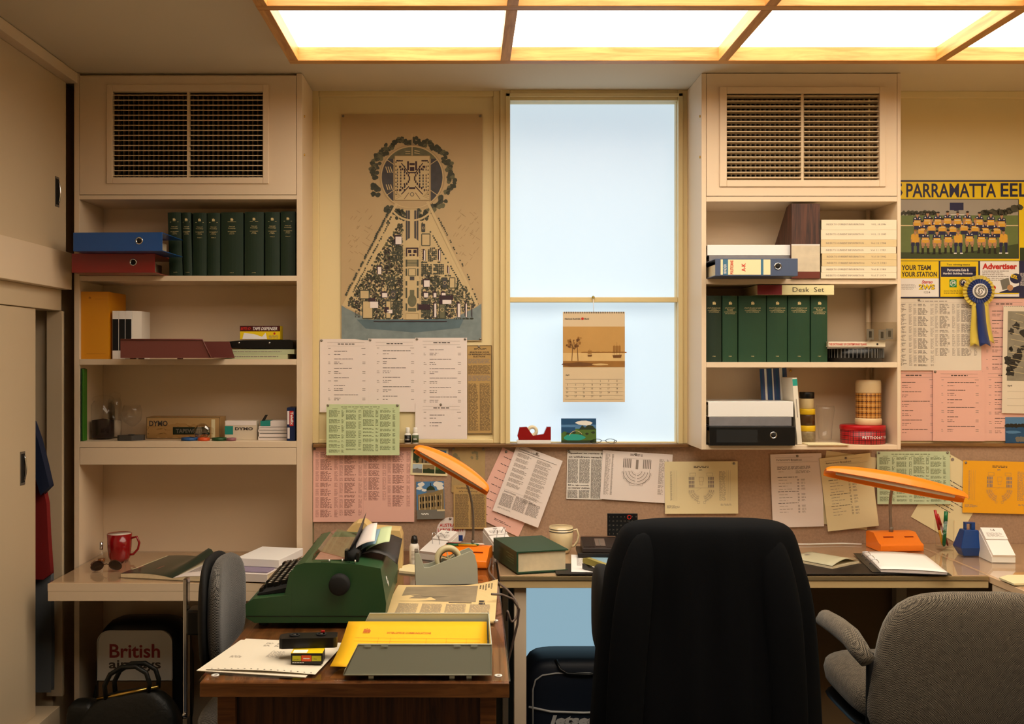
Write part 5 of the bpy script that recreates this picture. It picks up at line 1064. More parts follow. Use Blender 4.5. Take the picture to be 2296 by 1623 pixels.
def tele(d, w, h):
    d.rect(w * .06, h * .1, w * .3, h * .5, PAPER, 1).rect(w * .34, h * .1, w * .8, h * .55, INKR, 1).text('Telefix', w * .78, h * .12, w * .34, PAPERW, w=h * .4, bold=.03, rot=90, l=3).rect(w * .08, h * .6, w * .35, h * .93, PAPER, 1)
carton('marker_box', 'upright blue and red marker box in the right corner of the third left shelf', 'box', 643, 662, 3.745, zB_, .126, .09, mat('deep_blue_card', '#14264E', .4, var=.04), tele)
# ------------------------------------------------------------------ left desk niche
zl_ = ZL + .0004
def mug(label, px, Y, z, r, H, mo, mi, han, band=None):
    t = thing('mug', label, 'mug', (sx(px, Y), Y, z)); MB().lathe([(.0001, .0), (r * .72, 0), (r * .86, H * .12), (r * .97, H * .5), (r, H), (r * .94, H), (r * .9, H * .5), (r * .8, H * .12), (.0001, .008)], mo, 36).build('body', t)
    MB().lathe([(r * .935, H - .001), (r * .895, H * .5), (r * .79, H * .14), (.0001, .0095)], mi, 36).build('inside', t)
    x = r * .93; MB().tube([(x, 0, H * .82), (x + han * .7, 0, H * .88), (x + han, 0, H * .65), (x + han * .85, 0, H * .42), (x + han * .3, 0, H * .22), (x - .006, 0, H * .2)], .0045, mo, 8).build('handle', t)
    if band: MB().lathe([(r * 1.003, H * .80), (r * 1.006, H * .80), (r * 1.006, H * .84), (r * 1.003, H * .84), (r * 1.003, H * .80)], band, 36).lathe([(r * 1.002, H * .90), (r * 1.008, H * .90), (r * 1.01, H * .93), (r * 1.002, H * .93), (r * 1.002, H * .90)], band, 36).build('band', t)
    return t
REDG = mat('red_glaze', '#8E0D12', .2, var=.03, coat=.4)
mug('glossy red mug with a white inside on the low left desk', 268, 3.79, zl_, .046, .102, REDG, mat('white_glaze', '#E8DCD0', .2, var=0), .033)
pb = thing('perfume_bottle', 'tiny glass perfume bottle with a silver cap beside the red mug', 'bottle', (sx(227, 3.76), 3.76, zl_)); MB().lathe([(.0001, 0), (.014, 0), (.016, .008), (.014, .03), (.006, .040), (.005, .046), (.0001, .046)], VGLASS, 20).build('body', pb); MB().lathe([(.0001, .001), (.012, .001), (.013, .012), (.0001, .012)], mat('amber_liquid', '#7A4414', .2), 16).build('liquid', pb); MB().lathe([(.006, .0462), (.0062, .074), (.0001, .075)], CHROME, 16).build('cap', pb)
def glasses(label, x, y, z, rz, tint, fr, s=1):
    t = thing('sunglasses' if tint != 'clear' else 'spectacles', label, 'sunglasses' if tint != 'clear' else 'spectacles', (x, y, z), rz)
    for sg in (-1, 1):
        P_ = [(sg * (.034 + .024 * math.cos(a)) * s, -.004 * abs(math.cos(a)), (.021 + .019 * math.sin(a) - .004 * math.cos(a)) * s) for a in [k * math.pi / 8 for k in range(16)]]
        MB().tube(P_, .0016, fr, 6, closed=True).build('rim', t); MB().add(P_, [tuple(range(16))], LENS if tint != 'clear' else GLASS).build('lens', t)
        MB().tube([(sg * .058 * s, 0, .027 * s), (sg * .061 * s, .03, .026 * s), (sg * .058 * s, .10 * s, .022 * s), (sg * .056 * s, .130 * s, .004)], .0016, fr, 6).build('arm', t)
    MB().tube([(-.011 * s, 0, .024 * s), (0, -.002, .028 * s), (.011 * s, 0, .024 * s)], .0016, fr, 6).build('bridge', t); return t
LENS = mat('brown_lens', '#23120A', .08, var=0, coat=.5); TORT = mat('tortoiseshell', '#3A1A0C', .25, var=.4, vs=60)
g1 = glasses('dark brown sunglasses in front of the red mug', sx(243, 3.62), 3.60, zl_, 12, 'b', TORT, .92)
def page_block(t, w, dp, h, m, sx_=1, name='pages'):
    n = 14; f = lambda u: h * (.25 + .75 * math.sin(min(1, u * 1.25) * math.pi / 2) * (1 - .55 * u * u))
    pts = [(sx_ * w * i / n, f(i / n)) for i in range(n + 1)] + [(sx_ * w, 0), (0, 0)]
    MB().prism(pts, 'y', 0, dp, m).build(name, t); return f
mz = thing('open_magazine', 'open magazine with a dark green left page on the low left desk', 'magazine', (sx(388, 3.46), 3.455, zl_), 0)
mz.rotation_euler.z = R(-12)
MGREEN = mat('dark_photo_page', '#26352C', .3, var=.4, vs=14, coat=.2); MROSE = mat('rose_photo', '#8A4A40', .3, var=.2, vs=20)
n = 16
def fold(u): return .006 + .020 * math.sin(min(1., u) * math.pi * .62) * (1 - .62 * u)
mgm = MB()
for s_, W in ((-1, .20), (1, .20)):
    mgm.grid(lambda u, v, s_=s_, W=W: (s_ * W * u, .32 * v, fold(u) + (.040 * math.exp(-((u - .10) / .13) ** 2) * v if s_ < 0 else 0)), 16, 6, MGREEN if s_ < 0 else PAPER)
mgm.build('page_spread', mz)
MB().prism([(-.2, 0), (.2, 0)] + [(.2 * (1 - 2 * i / 16), max(.0015, fold(abs(1 - 2 * i / 16)) - .0012)) for i in range(17)], 'y', 0, .32, PAGES).build('pages', mz)
d = Doc(.4, .26, PAPER, base=False); d.fn = lambda u, v: fold(abs(2 * u - 1)) + (.040 * math.exp(-((abs(2 * u - 1) - .10) / .13) ** 2) * (1 - v) if u < .5 else 0)
d.rect(.012, .19, .10, .24, MROSE, 1, 3).rect(.004, .004, .012, .256, CREAMP, 1, 4)
for c in range(3): d.rows(.215 + c * .058, .02, .265 + c * .058, .245, 34, INKG, .4, c, .1, .012, .002)
for q in ((.22, .09, .245, .115), (.30, .05, .32, .07), (.29, .17, .315, .19), (.345, .12, .37, .14)): d.rect(*q, DKB, 3)
o = d.mb.build('print', mz, recalc=False); o.matrix_local = Matrix.Translation((-.2, .32, 0))
flatbook('thick white paperbound report at the bottom of the pile on the low left desk', 527, 603, zl_, zl_ + .028, 3.435, PAPER, .30, None, 'report', rz=-11)
pr = tag(bx('papers', 0, .13, 0, .24, 0, .004, mat('lilac_leaflet', '#8E809A', .5, var=.2, vs=20)), 'lilac and white leaflet on top of the thick report', 'leaflet'); pr.name = 'leaflet'; pr.location = (sx(520, 3.45), 3.455, zl_ + .0286); pr.rotation_euler.z = R(-11)
pr = tag(bx('paper_ream', 0, .165, 0, .22, 0, .028, PAPERW), 'block of blank white paper topping the pile beside the typewriter', 'paper pile'); pr.location = (sx(532, 3.55), 3.53, zl_ + .0332); pr.rotation_euler.z = R(-13)
pr = tag(bx('loose_papers', 0, .055, 0, .22, 0, .03, PAPER), 'stack of cream papers against the right side of the low left desk', 'paper pile'); pr.location = (-.700, 3.49, zl_); pr.rotation_euler.z = R(-2)
# ------------------------------------------------------------------ window sill
zs_ = fzb(993) + .0003
def dispenser(label, x, y, z, rz, s, body, base, tape, prof, wd):
    t = thing('tape_dispenser', label, 'tape dispenser', (x, y, z), rz)
    pts = [(a * s, b * s) for a, b in prof]; MB().prism(pts, 'y', 0, wd, body).build('body', t, bev=.0035 * s, seg=3)
    return t
rt = thing('tape_dispenser', 'small red tape dispenser standing on the window sill', 'tape dispenser', (sx(1159, 3.96), 3.956, zs_)); s = 3.96 / F
pf = [(4, 9), (76, 9), (76, 38), (67, 38), (60, 22), (36, 18), (22, 38), (6, 37), (1, 18)]
MB().prism([(a * s, b * s) for a, b in pf], 'y', 0, .026, REDG).build('body', rt, bev=.002); MB().box(.0, .077 * 1.78, .0, .026, 0, .0155, WHITEPL).build('base', rt, bev=.002)
MB().lathe([(.010, -.007), (.023, -.007), (.023, .007), (.010, .007), (.010, -.007)], mat('clear_tape', '#E3D9B8', .25), 28, (.062, .013, .050), RX90).build('tape_roll', rt)
ep = Doc(78 * S4, 54 * S4, SKY, curl(0)); w, h = 78 * S4, 54 * S4; ep.rect(0, 0, w, h * .25, SEAD, 1).disc(w * .65, h * .18, w * .22, CLOUD, 2, 10, h * .1, .2).rect(0, h * .42, w, h, MIDG, 2).rect(0, h * .36, w * .4, h * .6, SEAD, 3)
ep.poly([(w * .5, h * .46), (w * .6, h * .28), (w * .68, h * .38), (w * .76, h * .27), (w * .9, h * .3), (w, h * .46)], DKG, 4).disc(w * .38, h * .78, w * .3, TURQ, 5, 14, h * .14, .1).arc(w * .42, h * .80, w * .2, .0016, 200, 330, SAND, 6).rect(0, h * .9, w, h, DKG, 6)
for i in range(10): ep.disc(w * (.1 + .09 * i), h * (.58 + .05 * (i % 3)), w * .06, DKG if i % 2 else MIDG, 4, 8, h * .05, .3, i)
ep.build('postcard', Matrix.Translation(at(1258, 938, 3.968)) @ Matrix.Translation((0, 0, .0)) @ RX90 @ Matrix.Rotation(R(-4), 4, 'X'), 'island lagoon postcard leaning on the window pane above the sill', 'postcard')
glasses('wire rimmed glasses lying folded on the window sill', sx(1354, 3.95), 3.962, zs_ + .001, 5, 'clear', BLACKM, .9).scale = (1, .28, .5)
for i, (px, l_, m) in enumerate(((914, 'tiny white eye-drop bottle with a black label, left of the pair on the sill', BLACK), (931, 'tiny white eye-drop bottle with a green label, right of the pair on the sill', mat('olive_label', '#4C5A3C', .5)))):
    t = thing('dropper_bottle', l_, 'bottle', (sx(px, 3.965), 3.975, zs_)); MB().lathe([(.0001, 0), (.0125, 0), (.013, .002), (.013, .036), (.008, .042), (.0001, .042)], WHITEPL, 24).build('body', t); MB().lathe([(.0132, .004), (.0134, .004), (.0134, .034), (.0132, .034), (.0132, .004)], m, 24).build('label', t)
    MB().lathe([(.008, .0422), (.0085, .044), (.0085, .060), (.007, .064), (.0001, .064)], WHITEPL, 20).build('cap', t); q = Doc(.02, .02, m, base=False); (q.text('100', .010, .008, .006, PAPERW, al='C', l=1, w=.014) if i == 0 else q.rows(.003, .006, .017, .014, 2, PAPERW, .5, 1, .1, .005, .001)); q.mb.build('lettering', t, recalc=False).matrix_local = Matrix.Translation((-.010, -.0138, .028)) @ RX90
# ------------------------------------------------------------------ lamps
TUBE = mat('frosted_tube', '#D9D2C4', .3, var=0)
def desk_lamp(label, base, rzb, head0, head1, neck, hw, nr, roll=30):
    t = thing('desk_lamp', label, 'desk lamp', base); Bp = Vector(base)
    rb = math.radians(rzb); 
    bm_ = MB(); bm_.M = Matrix.Rotation(rb, 4, 'Z')
    W, D, Hh = .170, .12, .064
    pr_ = [(-D / 2, 0), (D / 2, 0), (D / 2, Hh * .9), (D / 2 - .012, Hh), (.0, Hh), (-D / 2 + .018, Hh * .5), (-D / 2, Hh * .42)]
    bm_.prism(pr_, 'x', -W / 2, W / 2, ORANGED, True); b = bm_.build('base', t, bev=.006, seg=3)
    sl = MB(); sl.M = Matrix.Rotation(rb, 4, 'Z'); sl.box(-.055, -.015, -.022, -.016, Hh * .72, Hh * .80, mat('orange_shadow_slot', '#8A2E00', .5)).box(.03, .065, -.022, -.016, Hh * .72, Hh * .80, MATS['orange_shadow_slot']); sl.build('pen_slots', b)
    P_ = [Vector(p) - Bp for p in neck]; MB().lathe([(.008, 0), (.0085, .02), (.006, .022), (.0001, .022)], STEEL, 16, P_[0]).build('collar', t)
    Q = []
    for i in range(len(P_) - 1):
        p0, p1, p2, p3 = P_[max(i - 1, 0)], P_[i], P_[i + 1], P_[min(i + 2, len(P_) - 1)]
        for k in range(8): u = k / 8; Q.append(.5 * ((2 * p1) + (p2 - p0) * u + (2 * p0 - 5 * p1 + 4 * p2 - p3) * u * u + (3 * p1 - p0 - 3 * p2 + p3) * u ** 3))
    Q.append(P_[-1]); MB().tube(Q, [nr * (1 + .12 * (i % 2)) for i in range(len(Q))], STEEL, 12).build('neck', t)
    a, c = Vector(head0) - Bp, Vector(head1) - Bp; ax = (c - a); Lh = ax.length; ax.normalize(); up = Vector((0, 0, 1)); up = (up - ax * up.dot(ax)).normalized(); sd = ax.cross(up); up = up * math.cos(R(roll)) - sd * math.sin(R(roll)); sd = ax.cross(up)
    T = Matrix((( ax.x, sd.x, up.x, (a.x + c.x) / 2), (ax.y, sd.y, up.y, (a.y + c.y) / 2), (ax.z, sd.z, up.z, (a.z + c.z) / 2), (0, 0, 0, 1)))
    sh = MB(); sh.M = T; n = 30; sec = []
    for i in range(n + 1):
        u = -1 + 2 * i / n; e = max(0, 1 - abs(u) ** 2.0); k = min(1, (1 - abs(u)) * 14 + .55); hh_ = .016 + .030 * e ** .7; ww = hw * (.72 + .28 * e) * k ** .35
        if i in (0, n): hh_ *= .8
        ring = [(-ww, -.004), (-ww, hh_ * .35), (-ww * .8, hh_ * .8), (-ww * .4, hh_), (ww * .4, hh_), (ww * .8, hh_ * .8), (ww, hh_ * .35), (ww, -.004), (ww * .88, -.004), (ww * .84, hh_ * .3), (ww * .3, hh_ * .75), (-ww * .3, hh_ * .75), (-ww * .84, hh_ * .3), (-ww * .88, -.004)]
        sec.append([(u * Lh / 2, p, q - .006) for p, q in ring])
    K = len(sec[0]); vs = [p for s__ in sec for p in s__]; fs = [(i * K + k, i * K + (k + 1) % K, (i + 1) * K + (k + 1) % K, (i + 1) * K + k) for i in range(n) for k in range(K)]
    fs += [(0, *range(K - 1, 0, -1)), tuple(range(n * K, (n + 1) * K))]; sh.add(vs, fs, ORANGE, True); S_ = sh.build('shade', t)
    S_.modifiers.new('es', 'EDGE_SPLIT').split_angle = R(50)
    tb = MB(); tb.M = T; tb.tube([(-Lh * .42, 0, -.0005), (Lh * .42, 0, -.0005)], .0075, TUBE, 14); tb.build('fluorescent_tube', t)
    return t
lb_ = (sx(1046, 3.60), 3.60, ZW + .0005)
desk_lamp('orange desk lamp with its shade tilted steeply, on the walnut desk by the tape dispenser', lb_, -12, at(931, 1005, 3.56), at(1095, 1101, 3.50), [(sx(1060, 3.63), 3.63, ZW + .062), at(1061, 1165, 3.62), at(1056, 1118, 3.60), at(1043, 1078, 3.57), at(1022, 1056, 3.53)], .034, .0042)
rb_ = (sx(2008, 3.85), 3.86, ZB + .0005)
desk_lamp('orange desk lamp with a nearly level shade at the right end of the back desk', rb_, 4, at(1850, 1055, 3.70), at(2166, 1116, 3.62), [(sx(1998, 3.87), 3.87, ZB + .062), at(1996, 1150, 3.86), at(1997, 1115, 3.82), at(2002, 1090, 3.72)], .038, .0055)
# ------------------------------------------------------------------ back desk things
zb = ZB + .0004
gb = thing('thick_book', 'very thick green clothbound book lying on the left end of the back desk', 'book', (.1745, 3.414, zb), 0); gb.rotation_euler.z = R(15)
GC = mat('green_buckram', '#24452F', .5, var=.05, bump=.1, bs=500)
MB().prism([(0, .0), (0, .28), (.004, .28), (.190, .28), (.190, 0), (.0, 0)], 'z', .071, .075, GC).box(.002, .188, .002, .28, 0, .004, GC).prism([(0, 0), (.0, .28), (.006, .28), (.006, 0)], 'z', .004, .071, GC).build('cover', gb, bev=.0015)
MB().box(.0065, .181, .006, .274, .0043, .0707, PAGES).build('pages', gb)
sgl = MB()
for i in range(4): sgl.box(-.0006, -.0001, .03, .10 + .02 * (i % 2), .026 + i * .009, .0295 + i * .009, mat('dull_lettering', '#4A6A4C', .5))
sgl.build('spine_lettering', gb)
def flip_cal(label, x, y, z, rz, w, dp, h0, h1, rings, n_, base=WHITEPL):
    t = thing('desk_calendar', label, 'desk calendar', (x, y, z), rz)
    MB().prism([(0, 0), (dp, 0), (dp, h1), (0, h0)], 'x', 0, w, base).build('stand', t, bev=.0015)
    a = math.atan2(h1 - h0, dp); T = Matrix.Translation((0, 0, h0 + .0005)) @ Matrix.Rotation(a, 4, 'X'); Lp = math.hypot(dp, h1 - h0)
    m_ = MB(); m_.M = T; m_.box(.002, w - .002, .0, Lp * .56, 0, .010, PAPERW).box(.002, w - .002, Lp * .57, Lp, 0, .014, PAPERW); m_.build('page_stack', t)
    d = Doc(w, Lp, PAPER, base=False); d.text(n_, w * .5, Lp * .06, Lp * .07, INK, al='C', bold=.02); d.rows(w * .15, Lp * .2, w * .85, Lp * .36, 5, INKG, .3, 2, .2)
    q = d.mb.build('print', t, recalc=False); q.matrix_local = T @ Matrix.Translation((0, Lp, .0142))
    if rings:
        for u in (.3, .7):
            P_ = [(w * u, Lp * .38, .006), (w * u, Lp * .40, .036), (w * u, Lp * .46, .048), (w * u, Lp * .54, .044), (w * u, Lp * .66, .010)]
            r_ = MB(); r_.M = T; r_.tube(P_, .0016, CHROME, 8); r_.build('ring', t)
    return t
flip_cal('white flip calendar with wire rings beside the leaning orange lamp', sx(940, 3.68), 3.695, ZW + .0005, -32, .078, .15, .022, .074, 1, '14')
flip_cal('white flip calendar half hidden behind the thick green book', .110, 3.79, zb + .0005, 24, .085, .11, .018, .062, 1, '25')
flip_cal('white sloping desk calendar at the far right of the return desk', sx(2224, 3.60), 3.60, zb, -5, .082, .11, .020, .098, 0, '1-5')
for o_ in (): pass
mug('cream mug with dark rings near its rim behind the thick green book', 1258, 3.80, zb, .046, .098, mat('cream_glaze', '#DCC9A0', .2, var=.02, coat=.5), mat('cream_glaze_inside', '#D6C298', .3, var=.02), .024, mat('grey_band', '#4C4A44', .3))
mt2 = tag(bx('desk_mat', 0, 0, 0, 0, 0, 0, BLACKM), None); bpy.data.objects.remove(mt2)
dm = thing('desk_blotter', 'long black desk mat lying along the front of the back desk', 'desk mat', (.31, 3.40, zb)); bx('mat', 0, 1.24, 0, .17, 0, .003, mat('black_leatherette', '#17120F', .5, var=.1), dm)
zm = zb + .0034
def flat(name, label, cat, pts, z, th, m, deco=None, size=None, org=None, rz=0):
    o = MB().prism(pts, 'z', z, z + th, m).build('sheet' if deco else name)
    return tag(o, label, cat)
pw = Doc(.21, .297, PAPERW, lambda u, v: .001); pw.rows(.02, .03, .18, .2, 22, INKG, .3, 2, .2); pw.build('paper_sheet', FM(.395, 3.72, zm + .0003, -6), 'white printed sheet on the back desk under the handset', 'paper sheet')
pbz = Doc(.24, .25, mat('blue_paper', '#87A8BC', .7, var=.04), lambda u, v: .003)
for c in range(2): pbz.rows(.06 + c * .09, .02, .12 + c * .09, .2, 12, mat('blue_print', '#56788E', .7), .3, c, .3)
pbz.build('paper_sheet', FM(.46, 3.672, zm + .0012, -2), 'pale blue form lying on the back desk beside the jacket', 'paper sheet')
stp = thing('stapler', 'olive and grey stapler on the white sheet beside the thick green book', 'stapler', (.415, 3.47, zm + .0035), -52)
OLV = mat('olive_plastic', '#A0934A', .4, var=.05); MB().prism([(0, .020), (.13, .010), (.135, .018), (.125, .030), (.02, .040), (0, .036)], 'y', -.009, .009, OLV, True).build('arm', stp, bev=.003); MB().prism([(0, 0), (.13, 0), (.13, .005), (.03, .008), (.012, .019), (0, .019)], 'y', -.011, .011, GRYP).build('base', stp, bev=.002)
rdv = thing('cassette_recorder', 'flat dark brown desk machine with a ribbed lid beside the cream mug', 'recorder', (sx(1303, 3.66), 3.66, zm + .0055), -3); DBR = mat('dark_brown_plastic', '#2C1E17', .4, var=.06)
MB().box(-.012, .150, -.005, .135, 0, .014, mat('darker_brown_plastic', '#1B130F', .4)).build('tray', rdv, bev=.002)
MB().prism([(.0, .0145), (.0, .032), (.125, .052), (.125, .0145)], 'x', .005, .140, DBR).build('case', rdv, bev=.003)
rib = MB(); a = math.atan2(.020, .125); rib.M = Matrix.Translation((0, 0, .0325)) @ Matrix.Rotation(a, 4, 'X')
for i in range(9): rib.box(.012 + i * .0045, .0145 + i * .0045, .01, .112, 0, .0016, DBR); rib.box(.096 + i * .0045, .0985 + i * .0045, .01, .112, 0, .0016, DBR)
rib.build('ribs', rdv)
q = MB(); q.M = rib.M; q.box(.055, .092, .02, .10, 0, .0018, mat('brushed_plate', '#8C7A70', .35, .6, var=.2, vs=60)).box(.07, .074, .02, .09, .0018, .003, STEEL); q.build('plate', rdv)
MB().box(.008, .138, .120, .125, .0525, .056, mat('bronze_strip', '#8E7260', .4, .4)).build('strip', rdv)
pc = thing('perpetual_calendar', 'black standing peg calendar with an orange ring, partly behind the jacket', 'calendar', (sx(1362, 3.86), 3.86, zb)); w = .118
MB().box(0, w, 0, .008, .004, .137, BLACK).build('panel', pc, bev=.001); MB().box(-.004, w + .004, -.02, .03, 0, .0038, BLACK).build('foot', pc, bev=.001)
d = Doc(w, .108, BLACK, base=False); n = 1
for r_ in range(5):
    for c in range(8):
        v = str((r_ * 8 + c) % 31 + 1); d.text(v, .008 + c * .0148, .010 + r_ * .0165, .0055, GREY, al='C', res=1)
q = d.mb.build('numerals', pc, recalc=False); q.matrix_local = Matrix.Translation((0, -.0002, .137)) @ RX90
MB().tube([(.0845 + .0075 * math.cos(k * .5236), -.002, .123 + .0075 * math.sin(k * .5236)) for k in range(12)], .0014, INKR, 6, closed=True).build('marker_ring', pc)
def pen(label, p0, p1, r, m, mc, name='pen', cap=.35):
    a, b = Vector(p0), Vector(p1); t = thing(name, label, 'pen', a); v = b - a
    MB().tube([(0, 0, 0), v * .06, v * (1 - cap)], [r * .35, r, r], m, 10).build('barrel', t); MB().tube([v * (1 - cap) + v.normalized() * .0002, v], r * 1.12, mc, 10).build('cap', t); return t
PR = mat('red_plastic', '#B3161A', .3, var=.03); PG = mat('green_plastic', '#0F6A3E', .3, var=.03); PY = mat('yellow_pencil', '#E0A21A', .4, var=.03)
pen('thin red pen lying beside the black peg calendar', (sx(1356, 3.82), 3.80, zb + .0045), (sx(1383, 3.7), 3.68, zm + .012), .004, PR, PR)
# right of jacket
bk = thing('booklet', 'pale grey-green booklet lying slightly open on the black desk mat', 'booklet', (1.285, 3.475, zm), 0); bk.rotation_euler.z = R(36)
BKC = mat('sage_cover', '#B9B497', .5, var=.04)
MB().box(0, .165, 0, .20, 0, .0075, PAGES).build('pages', bk); MB().grid(lambda u, v: (.165 * u, .20 * v, .010 + .016 * math.sin(u * 3.1) * (1 - v)), 8, 6, BKC).build('cover', bk, solid=.0012)
d = Doc(.165, .20, BKC, base=False); d.fn = lambda u, v: .0115 + .016 * math.sin(u * 3.1) * v; crest(d, .082, .03, .02, INKG); q = d.mb.build('crest', bk, recalc=False); q.matrix_local = Matrix.Translation((0, .20, 0))
pf_ = thing('ring_binder', 'open ring binder of white pages lying on the right of the black desk mat', 'binder', (1.432, 3.415, zm), 0); pf_.rotation_euler.z = R(-11)
MB().box(-.03, .225, -.005, .335, 0, .002, BLACK).build('cover', pf_)
MB().prism([(.0, .0022), (.212, .0022), (.213, .008), (.11, .0135), (.0, .0105)], 'y', .002, .325, PAPER).build('pages', pf_)
MB().grid(lambda u, v: (-.002 + .216 * u + .004 * v, .0 + .32 * v, .0118 + .004 * math.sin(u * 3.1) - .003 * u), 10, 6, PAPERW).build('top_page', pf_, solid=.0006)
for v in (.10, .17, .24):
    MB().tube([(.004 + .016 * math.cos(k * .45) - .006, v, .008 + .019 * math.sin(k * .45)) for k in range(8)], .0016, CHROME, 8).build('ring', pf_)
gp = thing('drinking_glass', 'clear tumbler holding pens on the back desk beside the blue sharpener', 'glass', (sx(2112, 3.86), 3.84, zb)); MB().lathe([(.0001, .001), (.032, 0), (.033, .004), (.0355, .116), (.034, .116), (.0315, .014), (.0001, .012)], VGLASS, 36).build('tumbler', gp)
gx, gy = gp.location.x, gp.location.y
pen('red pen leaning left in the pen tumbler', (gx - .004, gy + .005, zb + .014), (gx - .032, gy + .01, zb + .152), .0045, PY, PR, cap=.55)
pen('red-brown pencil leaning right in the pen tumbler', (gx + .014, gy + .0, zb + .014), (gx - .018, gy + .02, zb + .135), .0042, mat('brown_pencil', '#8A3418', .4), PR)
pen('green marker standing in the pen tumbler', (gx - .006, gy - .008, zb + .014), (gx + .002, gy - .01, zb + .150), .0065, PG, PG, 'marker')
ps = thing('pencil_sharpener', 'deep blue faceted plastic sharpener with a loop handle', 'sharpener', (sx(2174, 3.73), 3.735, zb)); BLP = mat('blue_plastic', '#0B3F86', .3, var=.03, coat=.2)
b = MB(); lv = [(.030, .022, 0), (.046, .034, .032), (.026, .020, .098)]; vs = [(sg * a, sh_ * c, z) for a, c, z in lv for sg, sh_ in ((-1, -1), (1, -1), (1, 1), (-1, 1))]
fs = [(3, 2, 1, 0), (8, 9, 10, 11)] + [(i * 4 + k, i * 4 + (k + 1) % 4, (i + 1) * 4 + (k + 1) % 4, (i + 1) * 4 + k) for i in range(2) for k in range(4)]
b.add(vs, fs, BLP); b.build('body', ps, bev=.003); MB().box(-.018, -.012, -.008, .008, .0982, .125, BLP).box(.006, .020, -.008, .008, .0982, .125, BLP).box(-.0118, .0058, -.008, .008, .119, .125, BLP).build('handle', ps, bev=.001)
cdp = MB().prism([(0, 0), (.19, .03), (.19, .13), (.05, .13), (0, .09)], 'z', 0, .006, CREAMP).build('paper_pile'); tag(cdp, 'small pile of cream cards at the right edge of the return desk', 'paper pile'); cdp.location = (sx(2281, 3.22), 3.24, zb)
MB().tube([(1.22, 3.93, zb + .004), (1.36, 3.93, zb + .004), (1.5, 3.945, zb + .004), (1.57, 3.93, zb + .004)], .0035, WHITEPL, 8).build('lamp_cord'); tag(bpy.data.objects['lamp_cord'], 'white cord along the wall behind the level orange lamp', 'cord')
# ------------------------------------------------------------------ typewriter (keyboard faces left)
TG = mat('typewriter_green', '#264A2A', .38, var=.04, bump=.15, bs=900); KEYM = mat('key_black', '#14120F', .3, var=.05)
ty = thing('typewriter', 'large green electric typewriter turned sideways on the walnut desk', 'typewriter', (-.611, 2.765, ZW + .0004)); TW = .49
b = MB()
b.prism([(.02, .012), (-.004, .026), (-.005, .064), (.016, .078), (.125, .090), (.125, .012)], 'y', .0, TW, TG)
b.prism([(.1252, .012), (.1252, .155), (.135, .172), (.16, .1795), (.22, .1800), (.30, .176), (.372, .164), (.388, .066), (.384, .012)], 'y', .0, TW, TG)
for a, c in ((.0, .036), (TW - .05, TW)): b.prism([(.104, .088), (.117, .150), (.1250, .160), (.1250, .0902)], 'y', a, c, TG)
b.build('housing', ty, bev=.007, seg=3)
MB().box(-.003, .386, -.0012, -.0002, .030, .0315, KEYM).build('base_seam', ty)
for x in (.04, .34):
    for y in (.03, TW - .05): MB().lathe([(.0001, 0), (.014, 0), (.014, .0118), (.0001, .0118)], BLACKM, 16, (x, y, 0)).build('foot', ty)
MB().prism([(.020, .080), (.1248, .0915), (.1248, .106), (.020, .084)], 'y', .038, TW - .052, BLACKM).build('keyboard_deck', ty)
k0 = None; kn = MB(); kn.prism([(-.0085, 0), (.0085, 0), (.0065, .011), (-.0065, .011)], 'y', -.0078, .0078, KEYM); kn.box(-.0034, .0030, -.0024, .0024, .0111, .0116, mat('key_legend', '#D0C9BA', .5, var=0))
for r_ in range(4):
    px_ = .044 + r_ * .0205; pz_ = .084 + (px_ - .020) * .21 + .001
    for c in range(15):
        y = TW - .075 - c * .0222 - (r_ % 2) * .008
        if y < .052: continue
        if k0 is None: k0 = kn.build('key', ty, bev=.001); o = k0
        else: o = k0.copy(); sc.collection.objects.link(o); o.parent = ty
        o.location = (px_, y, pz_); o.rotation_euler = (0, -.12, 0)
MB().prism([(.0215, .0845), (.033, .087), (.032, .098), (.0225, .095)], 'y', .15, .36, KEYM).build('space_bar', ty, bev=.002)
for y in (.055, .085, TW - .085): MB().prism([(.0215, .0845), (.033, .087), (.032, .098), (.0225, .095)], 'y', y, y + .022, KEYM).build('function_key', ty, bev=.001)
MB().lathe([(.0001, -.031), (.022, -.031), (.0285, -.026), (.0295, -.004), (.024, -.0005), (.0001, -.0005)][::-1], BLACKM, 36, (.259, 0, .122), RX90.inverted()).build('platen_knob', ty)
MB().prism([(.176, .1808), (.180, .196), (.200, .205), (.272, .186), (.272, .184), (.200, .203), (.182, .1945), (.178, .1808)], 'y', .035, .40, SMOKE).build('dust_cover', ty)
MB().box(.182, .270, .04, .39, .1802, .1808, mat('carriage_pink_reflection', '#C0A698', .6, var=.2, vs=60)).build('carriage_bed', ty)  # pinkish bed colour imitates pink paper reflected in the dust cover
MB().tube([(.290, .035, .186), (.290, .43, .186)], .0175, BLACKM, 20).build('platen', ty)
MB().box(.268, .276, .03, .06, .1802, .208, BLACK).box(.300, .308, .03, .05, .177, .200, BLACK).build('paper_guide', ty)
sl = MB()
for a, c, y in ((.205, .232, .008), (.255, .285, .018), (.262, .300, .006)): sl.box(a, c, y, y + .0025, .1785 - (a - .2) * .05, .1812 - (a - .2) * .05, KEYM)
sl.build('lever_slots', ty)
for x, y in ((.226, .020), (.262, .026), (.300, .012)): MB().lathe([(.0001, 0), (.0022, 0), (.0022, .006), (.0001, .007)], WHITEPL, 10, (x, y, .1785)).build('lever', ty)
dm_ = MB(); C_ = Vector((.3835, .085, .109))
for a, c in (((0, 1), (1, 0)), ((1, 0), (0, -1)), ((0, -1), (-1, 0)), ((-1, 0), (0, 1))):
    dm_.tube([C_ + Vector((-.004 * p[1] * .9 + .0012, .011 * p[0], .014 * p[1])) for p in (a, c)], .0011, WHITEPL, 6)
